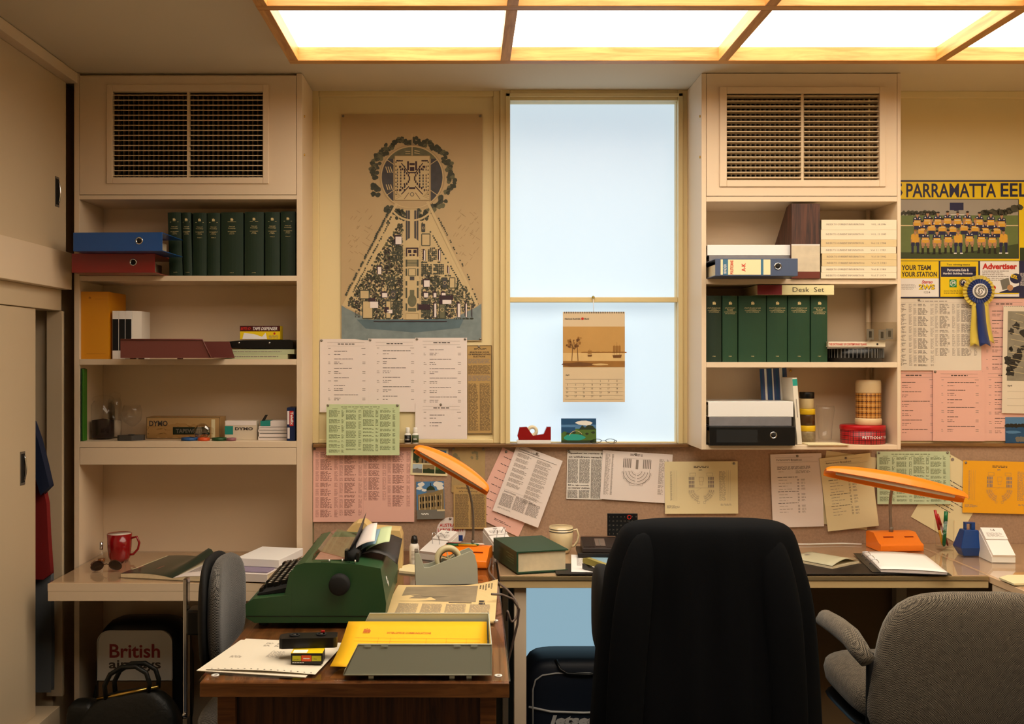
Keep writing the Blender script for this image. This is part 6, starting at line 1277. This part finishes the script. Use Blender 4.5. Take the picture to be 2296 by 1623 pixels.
dm_.build('badge', ty)
def sheet4(name, label, pts, m, cat='paper sheet', bow=.0, nu=6, nv=6):
    A, B_, C__, D_ = [Vector(p) for p in pts]; nrm = (B_ - A).cross(D_ - A).normalized()
    o = MB().grid(lambda u, v: (A.lerp(B_, u)).lerp(D_.lerp(C__, u), v) + nrm * bow * 4 * u * (1 - u), nu, nv, m).build(name, solid=.0006)
    return tag(o, label, cat)
sheet4('carbon_sheet', 'dark stiff sheet standing up from the typewriter platen', [(-.342, 2.835, .925), (-.326, 3.05, .93), at(821, 1149, 3.06), (-.319, 2.83, .968)], mat('charcoal_card', '#3A3230', .5, var=.1))
sheet4('letter_sheet', 'white letter rolled out of the typewriter toward the right', [at(789, 1238, 2.86), at(840, 1213, 2.84), at(846, 1172, 3.04), at(811, 1192, 3.06)], PAPER, bow=.008)
sheet4('letter_copy', 'blue copy sheet between the white and green ones in the typewriter', [at(799, 1243, 2.875), at(842, 1219, 2.86), at(853, 1186, 3.06), at(818, 1200, 3.08)], mat('blue_copy_paper', '#7E9FB4', .7), bow=.006)
sheet4('letter_copy', 'pale green copy sheet sticking out furthest right from the typewriter', [at(812, 1242, 2.90), at(873, 1214, 2.885), at(879, 1180, 3.08), at(835, 1196, 3.10)], GREENP, bow=.008)
nr_ = [(811, 1242), (830, 1237), (850, 1240), (869, 1247), (891, 1265)]; fr_ = [(832, 1202), (845, 1199), (860, 1196), (880, 1199), (902, 1208)]
def lerp2(L, u): i = min(3, int(u * 4)); f = u * 4 - i; return (L[i][0] * (1 - f) + L[i + 1][0] * f, L[i][1] * (1 - f) + L[i + 1][1] * f)
o = MB().grid(lambda u, v: at(*[a * (1 - v) + c * v for a, c in zip(lerp2(nr_, u), lerp2(fr_, u))], 2.86 + .26 * v), 12, 4, mat('black_backing', '#2B2624', .5, var=.08)).build('backing_sheet', solid=.001)
tag(o, 'dark backing sheet curving over the back of the typewriter', 'paper sheet')
bo = MB().prism([(sx(773, 3.5), ZW + .001), (sx(773, 3.5), sz(1196, 3.5)), (sx(786, 3.5), sz(1182, 3.5)), (sx(800, 3.5), sz(1173, 3.5)), (sx(817, 3.5), sz(1172, 3.5)), (sx(832, 3.5), sz(1186, 3.5)), (sx(874, 3.5), sz(1189, 3.5)), (sx(896, 3.5), sz(1190, 3.5)), (sx(901, 3.5), sz(1206, 3.5)), (sx(901, 3.5), ZW + .001)], 'y', 3.5, 3.6, mat('manila_card', '#DDBE80', .5, var=.05)).build('cardboard_packet', bev=.003)
tag(bo, 'cream cardboard packet standing behind the typewriter', 'packet')
# ------------------------------------------------------------------ things on the walnut desk
zw = ZW + .0004
GPL = mat('grey_green_plastic', '#AEB0A0', .35, var=.03); TAPEM = mat('masking_tape', '#D3C8A0', .45, var=.05)
tdp = thing('tape_dispenser', 'large grey weighted tape dispenser on the walnut desk behind the newspaper', 'tape dispenser', (sx(931, 3.28), 3.275, zw), 5)
pf = [(.002, 0), (0, .104), (.013, .103), (.030, .056), (.048, .057), (.184, .108), (.198, .097), (.207, .06), (.209, 0)]
low = [(.004, 0), (.004, .098), (.012, .096), (.030, .048), (.06, .03), (.16, .03), (.186, .098), (.200, .06), (.203, 0)]
MB().prism(pf, 'y', 0, .008, GPL, True).prism(pf, 'y', .062, .070, GPL, True).prism(low, 'y', .0082, .0618, GPL).build('body', tdp, bev=.002)
MB().lathe([(.030, -.012), (.045, -.012), (.045, .012), (.030, .012), (.030, -.012)], TAPEM, 40, (.112, .035, .078), RX90).build('tape_roll', tdp)
hub = MB(); hub.lathe([(.026, -.013), (.0295, -.013), (.0295, .013), (.026, .013), (.026, -.013)], mat('dark_brown_core', '#4A3A22', .5), 36, (.112, .035, .078), RX90)
for a in (20, 80, 140): hub.box(-.027, .027, -.012, .012, -.0018, .0018, TAPEM, Matrix.Translation((.112, .035, .078)) @ Matrix.Rotation(R(a), 4, 'Y'))
hub.build('hub', tdp)
MB().box(.0, .011, .012, .058, .1045, .109, STEEL).build('cutter', tdp)
sp_ = thing('spray_can', 'white spray can with a black cap beside the flip calendar', 'spray can', (sx(929, 3.60), 3.60, zw)); MB().lathe([(.0001, 0), (.0175, 0), (.018, .002), (.018, .066), (.013, .077), (.0001, .077)], WHITEPL, 28).build('can', sp_)
MB().lathe([(.0125, .0772), (.013, .088), (.009, .104), (.0001, .106)], BLACK, 20).build('cap', sp_); rr = MB()
for k in range(7): rr.box(-.010, .006 - .002 * (k % 2), -.0184, -.0181, .02 + k * .005, .0215 + k * .005, INKG)
rr.build('print', sp_)
cd = MB().prism([(0, .0), (.11, -.05), (.12, .06), (.03, .11), (.0, .07)], 'z', 0, .008, CREAMP).build('note_cards'); tag(cd, 'cream note cards under the spray can edge, right of the typewriter', 'cards'); cd.location = (sx(896, 3.50), 3.46, zw)
er = MB().prism([(.0, .004), (.004, 0), (.034, 0), (.038, .005), (.034, .014), (.004, .014)], 'z', 0, .020, mat('teal_rubber', '#0F7A62', .5)).build('eraser', bev=.002); tag(er, 'small teal eraser glimpsed in the notch of the large tape dispenser', 'eraser'); er.location = (sx(956, 3.40), 3.40, zw)
zlb = ZW + .0655
for (lab_, a, c, Y0_, m1, m2, r_) in (('red and white pen lying on the base of the leaning orange lamp', 1004, 1086, 3.628, WHITEPL, PR, .0038), ('green pen lying on the base of the leaning orange lamp', 1001, 1074, 3.618, PG, BLACK, .0042), ('yellow pen lying on the base of the leaning orange lamp', 1005, 1069, 3.607, PY, PG, .0036)):
    pen(lab_, (sx(c, Y0_), Y0_ - .006, zlb + .004), (sx(a, Y0_), Y0_ + .004, zlb + .005), r_, m1, m2)
# newspaper
np_ = thing('newspaper', 'folded cream newspaper with a large photograph between the tape dispenser and the grey tray', 'newspaper', (-.221, 3.235, zw)); np_.rotation_euler.z = R(-3)
NPM = mat('cream_newsprint', '#DCC08A', .85, var=.06, vs=15); w, h = .325, .42
nf = lambda u, v: .010 + .022 * max(0, u - .55) ** 2 * 5 * max(0, 1 - v * 2.2) + .003 * math.sin(6 * v)
d = Doc(w, h, NPM, nf, (12, 12)); NPH = mat('halftone_photo', '#8E7E64', .85, var=.35, vs=22); NPD = mat('halftone_dark', '#4E463A', .85, var=.2, vs=40)
d.rect(.030, .035, .262, .215, NPH, 1, 6); d.poly([(.08, .12), (.12, .09), (.17, .07), (.235, .06), (.258, .10), (.24, .14), (.18, .16), (.13, .175), (.09, .16)], NPD, 2); d.poly([(.03, .16), (.10, .13), (.14, .20), (.08, .215), (.03, .215)], NPM, 2)
d.rows(.272, .20, .29, .25, 2, INK, .7, 4, 0, .012, .002, l=3); 
for i in range(5): d.rows(.268 + .009 * i, .03, .273 + .009 * i, .03 + .05 + .012 * (i % 3), 7, INK, .6, i, 0, .004, .001)
for c in range(4): d.rows(.03 + c * .072, .24, .092 + c * .072, .39, 30, INKG, .4, c, .05, .012, .002)
d.rect(.18, .222, .25, .230, INK, 2)
q = d.mb.build('front_page', np_, recalc=False)
MB().box(.004, w - .004, -h + .004, -.006, 0, .0065, NPM).build('inner_pages', np_)
MB().tube([(.01, -h + .004, .0055), (w - .004, -h + .002, .0055)], .0052, NPM, 8).build('fold', np_)
# letter tray + memo
lt = thing('letter_tray', 'grey-green plastic letter tray at the front right corner of the walnut desk', 'tray', (-.289, 2.322, zw)); TR = mat('sage_plastic', '#BCC2B0', .4, var=.03); TRL = mat('sage_plastic_edge', '#BEC0AC', .4)
Lt, Ht = .350, .080; wall = [(0, .008), (Lt, .008), (Lt, Ht), (.036, Ht)]
MB().prism(wall, 'y', 0, .003, TR).prism(wall, 'y', .279, .282, TR).box(.0, Lt, .0032, .2788, .008, .011, TR).box(Lt - .003, Lt, .0032, .2788, .0112, Ht, TR).build('tray', lt, bev=.001)
for y in (.0008, .2805): MB().tube([(.002, y, .010), (.036, y, Ht), (Lt - .001, y, Ht), (Lt - .001, y, .009), (.002, y, .009)], .0022, TRL, 8).build('rim', lt)
for x in (.06, .25, .29):
    for y in (.002, .27): bx('foot', x, x + .012, y, y + .008, 0, .0078, TR, lt, 0)
for x in (.05, .09, .26, .30): bx('lug', x, x + .016, -.0015, -.0001, Ht - .006, Ht - .001, TR, lt, 0)
YM = thing('memo_sheet', 'bright yellow printed memo sheet lying in the grey-green tray', 'memo')
A_, B2, C2, D2 = Vector((-.326, 2.372, zw + .0135)), Vector((.052, 2.33, zw + .0135)), Vector((.054, 2.590, zw + .062)), Vector((-.308, 2.592, zw + .062))
ux = (C2 - D2); w = ux.length; uy = (A_ - D2); h = uy.length
def memo_pt(u, v): return D2.lerp(C2, u).lerp(A_.lerp(B2, u), v) + Vector((0, 0, -.010 * math.sin(math.pi * v)))
mm = MB().grid(memo_pt, 10, 10, YELLOWP).build('sheet', YM, solid=.0006)
d = Doc(w, h, YELLOWP, base=False); d.P = lambda u, v, l=1: tuple(memo_pt(u / w, v / h) + Vector((0, -.0002 * l, .0005 + .0002 * l)))
MEMO = mat('rust_ink', '#C2641A', .7, var=0); crest(d, .055, .030, .020, MEMO)
d.text('INTER-OFFICE COMMUNICATIONS', .108, .044, .008, MEMO, w=.112, bold=.02)
d.line(.03, .070, .345, .070, .0006, MEMO).line(.03, .085, .345, .085, .0006, MEMO)
for x in (.09, .12, .21, .26, .31): d.line(x, .070, x, .10, .0005, MEMO)
d.mb.build('print', YM, recalc=False)
# printout, film box, recorder
po = thing('computer_printout', 'fanned computer printout with punched holes at the front left of the walnut desk', 'printout', (-.587, 2.640, zw)); po.rotation_euler.z = R(-8.5)
CRP = mat('cream_printout', '#E6DCC8', .75, var=.02)
d = Doc(.272, .262, CRP, lambda u, v: .0035 + .004 * math.sin(3 * u) * v, (8, 8))
for k in range(16): d.disc(.012 + k * .0165, .254, .0022, DKB, 1, 8)
for i in range(2):
    for k in range(4): d.rows(.07 + k * .03, .03 + i * .02, .09 + k * .03, .045 + i * .02, 3, INKG, .4, i + k, .2, .006)
d.rows(.02, .15, .05, .17, 4, INKG, .3, 1, .3, .006); d.rows(.11, .10, .15, .16, 10, INKG, .25, 2, .3, .006); d.mb.build('top_sheet', po, recalc=False)
MB().box(-.012, .262, -.268, -.004, 0, .0014, CRP, Matrix.Rotation(R(-2), 4, 'Z')).build('lower_sheets', po)
fb = carton('film_box', 'small black, yellow and orange film box under the cassette recorder', 'box', 652, 723, 2.405, zw + .0085, .026, .045, mat('film_box_black', '#15120E', .4, var=.03), lambda d, w, h: (d.rect(.004, h * .22, w * .32, h * .72, mat('film_yellow', '#C9C21A', .45, var=0), 1), d.rect(w * .335, h * .18, w * .65, h * .74, mat('film_orange', '#E85A1A', .45, var=0), 1), d.rect(w * .665, h * .22, w - .003, h * .72, MATS['film_yellow'], 1), d.text('2063C', w * .08, h * .5, .0038, INK, w=w * .2, l=2, res=1), d.rows(w * .40, h * .42, w * .6, h * .56, 1, PAPERW, .8, 1, 0, .004, .001, l=2), d.text('146', w * .7, h * .45, .0038, INK, w=w * .12, l=2, res=1), d.rows(w * .05, h * .82, w * .42, h * .92, 1, PAPERW, .8, 2, 0, .004, .001, l=2)), 0,
    lambda d, w, h: (d.rect(0, 0, w, h, EELY, 1), d.rect(w * .05, h * .4, w * .5, h * .95, PAPERW, 2)))
rc_ = thing('pocket_recorder', 'black pocket tape recorder with a red button resting on the film box', 'recorder', (-.461, 2.438, zw + .0350), 5)
MB().prism([(0, .004), (.008, 0), (.135, 0), (.142, .006), (.142, .046), (.134, .052), (.02, .052), (0, .040)], 'z', 0, .025, BLACK).build('body', rc_, bev=.003)
rec = MB()
for x, y, r_ in ((.036, .028, .013), (.102, .030, .013)): rec.lathe([(r_ * .7, 0), (r_, 0), (r_, .0025), (r_ * .7, .0025), (r_ * .7, 0)], BLACKM, 20, (x, y, .0251)).lathe([(.0001, 0), (.004, 0), (.004, .003), (.0001, .003)], GRYP, 12, (x, y, .0251))
rec.build('dials', rc_); bx('record_button', .101, .110, .036, .043, .0280, .0325, PR, rc_, .001)
# power cable
cb = MB(); cp_ = [(.055, 3.655, ZW + .03), (.078, 3.655, ZW + .034), (.090, 3.60, ZW + .018), (.080, 3.48, ZW + .006), (.090, 3.37, ZW + .007), (.112, 3.28, ZW + .003), at(1140, 1325, 3.2), at(1158, 1350, 3.17), at(1160, 1378, 3.16), at(1147, 1394, 3.15), at(1138, 1370, 3.15), (.130, 3.18, .64)]
Q = []
for i in range(len(cp_) - 1):
    P0, P1, P2, P3 = [Vector(cp_[max(0, min(len(cp_) - 1, j))]) for j in (i - 1, i, i + 1, i + 2)]
    for k in range(6): u = k / 6; Q.append(.5 * ((2 * P1) + (P2 - P0) * u + (2 * P0 - 5 * P1 + 4 * P2 - P3) * u * u + (3 * P1 - P0 - 3 * P2 + P3) * u ** 3))
tag(cb.tube(Q, .0036, mat('brown_grey_cable', '#6A5A50', .5), 8).build('power_cable'), 'brown-grey cable looping off the right edge of the walnut desk', 'cable')
tag(MB().tube([at(1102, 1332, 3.0), at(1125, 1333, 3.02), at(1150, 1343, 3.04), at(1164, 1366, 3.05), at(1160, 1400, 3.06), at(1140, 1480, 3.08), at(1132, 1560, 3.1)], .0036, MATS['brown_grey_cable'], 8).build('cable'), 'second cable drooping beside the newspaper toward the floor', 'cable')
# ------------------------------------------------------------------ chairs
def star_base(t, x, y, m, zt):
    MB().tube([(x, y, .12), (x, y, zt)], .025, CHROME, 16).build('column', t)
    for k in range(5):
        a = R(72 * k + 20); p = [(x + r * math.cos(a), y + r * math.sin(a), z) for r, z in ((.03, .11), (.18, .085), (.29, .065))]
        MB().tube(p, [.022, .018, .013], m, 10).build('leg', t); MB().lathe([(.0001, -.012), (.024, -.010), (.024, .010), (.0001, .012)], BLACKM, 16, (p[2][0], p[2][1], .026), RX90 @ Matrix.Rotation(a, 4, 'Y')).build('castor', t)
ac = thing('armchair', 'grey tweed office armchair at the right in front of the desk', 'chair', (1.490, 2.98, 0))
def wback(v):
    z = v.z; k = 1 + .10 * (-z / .25); x = v.x * k
    return Vector((x, v.y + .55 * x * x - .12 * (z), z - .01 * (x / .3) ** 2 * (1 if z > 0 else 0)))
MB().pillow(.555, .50, .10, TWEED, 4.2, 3.2, 56, 9, wback, Matrix.Translation((.020, -.02, .545))).build('backrest', ac)
MB().pillow(.545, .46, .12, TWEED, 4.5, 3.5, 48, 8, None, Matrix.Translation((.0, .27, .415)) @ Matrix.Rotation(R(-86), 4, 'X')).build('seat', ac)
MB().pillow(.53, .44, .03, BLACK, 5, 4, 40, 5, None, Matrix.Translation((.0, .27, .335)) @ Matrix.Rotation(R(-88), 4, 'X')).build('seat_shell', ac)
for sg in (-1, 1):
    x = sg * .298; P_ = [(x * .95, -.005, .575), (x, .03, .605), (x * 1.0, .09, .622), (x * 1.0, .20, .626), (x * 1.0, .30, .622), (x * 1.0, .345, .605)]
    MB().tube(P_, [.024, .030, .032, .032, .030, .018], TWEED, 16).build('armrest', ac)
    MB().tube([(x * .88, .03, .59), (x * .86, .05, .36), (x * .4, .2, .335)], .011, BLACKM, 10).build('arm_support', ac)
star_base(ac, 0, .24, CHROME, .325)
JX, JY = .672, 2.80
jc = thing('office_chair', 'black office chair mostly hidden under the draped black jacket', 'chair', (JX, JY + .09, 0))
MB().pillow(.50, .42, .07, BLACKM, 4, 3, 40, 7, lambda v: Vector((v.x, v.y + .3 * v.x ** 2, v.z)), Matrix.Translation((0, -.02, .79))).build('backrest', jc)
MB().pillow(.50, .46, .09, BLACKM, 4.5, 3.5, 40, 7, None, Matrix.Translation((.0, .24, .43)) @ Matrix.Rotation(R(-88), 4, 'X')).build('seat', jc)
for sg in (-1, 1): MB().pillow(.06, .26, .16, BLACKM, 3.5, 3, 32, 6, None, Matrix.Translation((sg * .268, .04, .745))).build('side_wing', jc)
star_base(jc, 0, .2, BLACK, .40)
# jacket
JK = mat('black_wool', '#06070A', .9, var=.25, vs=10, bump=.15, bs=700, spec=.15)
prof = [(1165, 1505, 1688, .030), (1166.5, 1462, 1722, .055), (1171, 1420, 1752, .075), (1179, 1402, 1768, .085), (1196, 1388, 1780, .092), (1225, 1376, 1789, .098), (1260, 1363, 1797, .100), (1295, 1354, 1807, .102), (1340, 1347, 1817, .104), (1408, 1341, 1826, .107), (1483, 1335, 1831, .112), (1560, 1329, 1834, .118), (1650, 1322, 1837, .122), (1760, 1318, 1838, .125), (1830, 1322, 1836, .125)]
jk = thing('suit_jacket', 'black suit jacket draped over the back of the office chair', 'jacket'); YJ = 2.74
def jring(i, n=72):
    py, l, r, dp = prof[i]; Yq = YJ + .120; cx_ = (sx(l, Yq) + sx(r, Yq)) / 2; hw = (sx(r, Yq) - sx(l, Yq)) / 2; z = sz(py, Yq); f = min(1, i / 8); out = []
    for k in range(n):
        a = 2 * math.pi * k / n; c, s_ = math.cos(a), math.sin(a); ee = (abs(c) ** 3 + abs(s_) ** 3) ** (-1 / 3)
        x = hw * c * ee; y = dp * s_ * ee
        fold_ = f * (.006 * math.sin(x * 48 + z * 3) + .004 * math.sin(x * 95 - z * 5) + .006 * math.exp(-((x + .175 - (.9 - z) * .05) / .012) ** 2) - .012 * math.exp(-((x + .155 - (.9 - z) * .02) / .012) ** 2) - .012 * math.exp(-((x - .175 + (.9 - z) * .02) / .012) ** 2))
        out.append((cx_ + x, YJ + .125 + y + (fold_ if s_ < 0 else -fold_ * .3) , z + (.004 * math.sin(x * 30) if i == len(prof) - 1 else 0)))
    return out
rings = [jring(i) for i in range(len(prof))]; n = 72; vs = [p for r in rings for p in r]
b = MB(); b.add(vs + [tuple((Vector(rings[0][0]) + Vector(rings[0][36])) / 2 + Vector((0, 0, .001)))], [(i * n + k, i * n + (k + 1) % n, (i + 1) * n + (k + 1) % n, (i + 1) * n + k) for i in range(len(prof) - 1) for k in range(n)] + [(len(vs), (k + 1) % n, k) for k in range(n)], JK, True)
b.build('body', jk, sub=1)
def sleeve(pts, name='sleeve'):
    P_ = [Vector(p) for p in pts]; mb = MB(); n = 20; vs = []
    for i, (p, rx, ry) in enumerate(zip(P_, (.020, .040, .050, .054, .054, .052, .050), (.008, .020, .026, .028, .028, .028, .028))):
        vs += [(p.x + rx * math.cos(2 * math.pi * k / n) * (1 + .08 * math.sin(3 * i + k)), p.y + ry * math.sin(2 * math.pi * k / n), p.z) for k in range(n)]
    fs = [(i * n + k, i * n + (k + 1) % n, (i + 1) * n + (k + 1) % n, (i + 1) * n + k) for i in range(6) for k in range(n)] + [tuple(range(n))[::-1], tuple(range(6 * n, 7 * n))]
    mb.add(vs, fs, JK, True).build(name, jk, sub=1)
sleeve([at(1446, 1192, 2.80), at(1438, 1225, 2.79), at(1427, 1290, 2.775), at(1416, 1380, 2.765), at(1408, 1480, 2.76), at(1400, 1590, 2.755), at(1394, 1760, 2.75)])
sleeve([at(1722, 1192, 2.80), at(1732, 1225, 2.79), at(1744, 1290, 2.775), at(1756, 1380, 2.765), at(1764, 1480, 2.76), at(1770, 1590, 2.755), at(1774, 1760, 2.75)])
# typist chair at left
tc2 = thing('typist_chair', 'small grey and black typist chair with a chrome bar, left of the walnut desk', 'chair', (-.76, 3.0, 0))
RZ = Matrix.Rotation(R(90), 4, 'Z')
def wt(v): return Vector((v.x, v.y + .9 * v.x * v.x + .25 * v.z * v.z, v.z))
MB().pillow(.36, .325, .050, TWEEDG, 3.0, 3, 48, 7, lambda v: wt(v), Matrix.Translation((.016, 0, .725)) @ RZ.inverted()).build('backrest', tc2)
MB().pillow(.37, .335, .030, BLACKM, 3.0, 3, 48, 6, lambda v: wt(v), Matrix.Translation((-.020, 0, .725)) @ RZ.inverted()).build('back_shell', tc2)
bx('hinge_block', -.078, -.034, -.035, .035, .655, .730, BLACK, tc2, .006)
MB().box(-.094, -.080, -.016, .016, .40, .820, CHROME).build('support_bar', tc2, bev=.003)
MB().box(-.0938, -.080, -.018, .018, .36, .3995, STEEL).box(-.0938, .10, -.018, .018, .352, .3598, STEEL).build('bracket', tc2, bev=.002)
for z in (.412, .375): MB().lathe([(.0001, .006), (.006, .005), (.008, 0)], CHROME, 14, (-.087, -.0182, z), RX90).build('bolt', tc2)
MB().pillow(.38, .38, .06, TWEEDG, 3.2, 3, 40, 6, None, Matrix.Translation((.155, 0, .42)) @ Matrix.Rotation(R(-90), 4, 'X')).build('seat', tc2)
star_base(tc2, .15, 0, BLACK, .388)
# ------------------------------------------------------------------ bags
ba = thing('travel_bag', 'dark travel bag with a white lettered front panel under the low left desk', 'bag', (-1.236, 3.82, 0)); NV = mat('black_vinyl', '#0C0E14', .4, var=.1)
MB().pillow(.35, .488, .17, NV, 5, 5, 56, 8, lambda v: Vector((v.x * (1 - .04 * (v.z > .1)), v.y, v.z)), Matrix.Translation((0, 0, .245))).build('body', ba)
wp = MB(); w, h = .280, .185; rc2 = .045; pts = [(-w / 2, 0), (w / 2, 0), (w / 2, h - rc2)] + [(w / 2 - rc2 + rc2 * math.cos(R(a)), h - rc2 + rc2 * math.sin(R(a))) for a in range(15, 90, 15)] + [(w / 2 - rc2, h), (-w / 2 + rc2, h)] + [(-w / 2 + rc2 - rc2 * math.sin(R(a)), h - rc2 + rc2 * math.cos(R(a))) for a in range(15, 90, 15)] + [(-w / 2, h - rc2)]
PW = mat('white_vinyl', '#CFCBC4', .4, var=.04); wp.prism(pts, 'y', 0, .010, PW); q = wp.build('front_panel', ba, bev=.002); q.location = (-.010, -.096, .275)
MB().tube([(x, -.0975, z + .275) for x, z in [(a - .010, c) for a, c in pts]], .0022, PW, 6, closed=True).build('piping', ba)
bx('pocket', -.148, .130, -.094, -.086, .02, .270, mat('tan_vinyl', '#6A5034', .5, var=.15, vs=30), ba, .002)
d = Doc(w, h, PW, base=False); d.text('British', .045, .050, .052, mat('burgundy_ink', '#8E1A14', .5), w=.190, bold=.02, l=1, res=4); d.text('airways', .043, .110, .042, INK, w=.195, bold=.02, l=1, res=4)
q = d.mb.build('lettering', ba, recalc=False); q.matrix_local = Matrix.Translation((-.010 - w / 2, -.0963, .275 + h)) @ RX90
for sg in (-1, 1): MB().tube([(sg * .16, -.02, .30), (sg * .178, -.04, .20), (sg * .182, -.04, .06)], .010, NV, 8).build('strap', ba)
hbg = thing('handbag', 'black crinkled leather handbag with a gold frame and two handles on the floor', 'handbag', (-1.19, 3.50, 0)); LEA = mat('black_leather', '#0E0F0C', .5, var=.4, vs=30, bump=1, bs=60)
MB().pillow(.37, .31, .15, LEA, 4.2, 4, 48, 9, lambda v: Vector((v.x * (1 - .35 * max(0, v.z / .155) ** 2), v.y * (1 - .5 * max(0, v.z / .155)), v.z + v.x * .10 * max(0, v.z / .155))), Matrix.Translation((0, 0, .158))).build('body', hbg)
MB().tube([(-.107, -.018, .288), (-.02, -.024, .306), (.108, -.018, .330)], .0065, BRASS, 10).build('frame', hbg)
for y, dx in ((-.022, 0), (.018, .02)):
    MB().tube([(-.075 + dx, y, .288), (-.080 + dx, y, .335), (-.06 + dx, y, .375), (-.02 + dx, y, .400), (.03 + dx, y, .402), (.066 + dx, y, .380), (.078 + dx, y, .345), (.076 + dx, y, .315)], .0085, LEA, 10).build('handle', hbg)
MB().pillow(.10, .26, .10, LEA, 6, 5, 32, 6, None, Matrix.Translation((-.165, .01, .145))).build('side_pocket', hbg)
jb = thing('sports_bag', 'navy airline bag with white piping under the back desk beside the cream leg', 'bag', (.43, 3.74, 0)); NB = mat('navy_bag', '#0C1626', .5, var=.08)
MB().pillow(.42, .378, .22, NB, 6, 6, 64, 9, None, Matrix.Translation((0, 0, .190))).build('body', jb)
WPI = mat('white_piping', '#B8B8B8', .5)
def front_y(x, z): return -.111
pl = MB(); pl.tube([(-.185, -.108, .02), (-.185, -.108, .27), (-.175, -.108, .305), (-.15, -.108, .322), (-.10, -.109, .330), (.15, -.109, .330), (.18, -.108, .30), (.185, -.108, .02)], .003, WPI, 6); pl.tube([(-.20, -.104, .205), (-.12, -.1115, .190), (.0, -.1115, .186), (.19, -.108, .19)], .0045, WPI, 6); pl.build('piping', jb)
MB().tube([(-.19, -.06, .345), (-.10, -.07, .36), (.12, -.07, .36)], .003, WPI, 6).build('zip_piping', jb)
MB().tube([(-.10, -.095, .375), (-.085, -.112, .345), (-.06, -.115, .330), (.02, -.117, .327), (.06, -.115, .335), (.08, -.112, .345), (.095, -.095, .375)], .006, BLACK, 8).build('handle', jb)
d = Doc(.3, .06, NB, base=False); d.text('Jetset Tours', 0, 0, .046, WPI, w=.36, bold=.05, l=1, slant=.3); q = d.mb.build('lettering', jb, recalc=False); q.matrix_local = Matrix.Translation((-.135, -.1135, .178)) @ RX90
# clothes in the wardrobe recess
def garment(name, label, cat, pts, y0, y1, m):
    o = MB().prism(pts, 'y', y0, y1, m, True).build(name, bev=.015, seg=3); return tag(o, label, cat)
X = lambda px: sx(px, 3.6)
garment('navy_coat', 'navy coat hanging in the wardrobe recess, its sleeve poking past the door', 'coat', [(X(40), sz(900, 3.6)), (X(82), sz(945, 3.6)), (X(96), sz(985, 3.6)), (X(110), sz(1040, 3.6)), (X(121), sz(1088, 3.6)), (X(101), sz(1108, 3.6)), (X(88), sz(1060, 3.6)), (X(60), sz(1110, 3.6)), (X(30), sz(1110, 3.6))], 3.56, 3.60, mat('navy_wool', '#0C1A38', .8, var=.15))
garment('red_dress', 'dark red garment hanging beneath the navy coat sleeve', 'garment', [(X(30), sz(1000, 3.6)), (X(90), sz(1070, 3.6)), (X(103), sz(1130, 3.6)), (X(106), sz(1200, 3.6)), (X(112), sz(1288, 3.6)), (X(96), sz(1300, 3.6)), (X(30), sz(1300, 3.6))], 3.605, 3.635, mat('dark_red_cloth', '#7A1010', .8, var=.15))
garment('grey_trousers', 'blue-grey garment hanging lowest in the wardrobe recess', 'garment', [(X(30), sz(1280, 3.6)), (X(104), sz(1290, 3.6)), (X(106), sz(1440, 3.6)), (X(105), sz(1560, 3.6)), (X(30), sz(1560, 3.6))], 3.637, 3.665, mat('blue_grey_cloth', '#5A5E62', .8, var=.1))
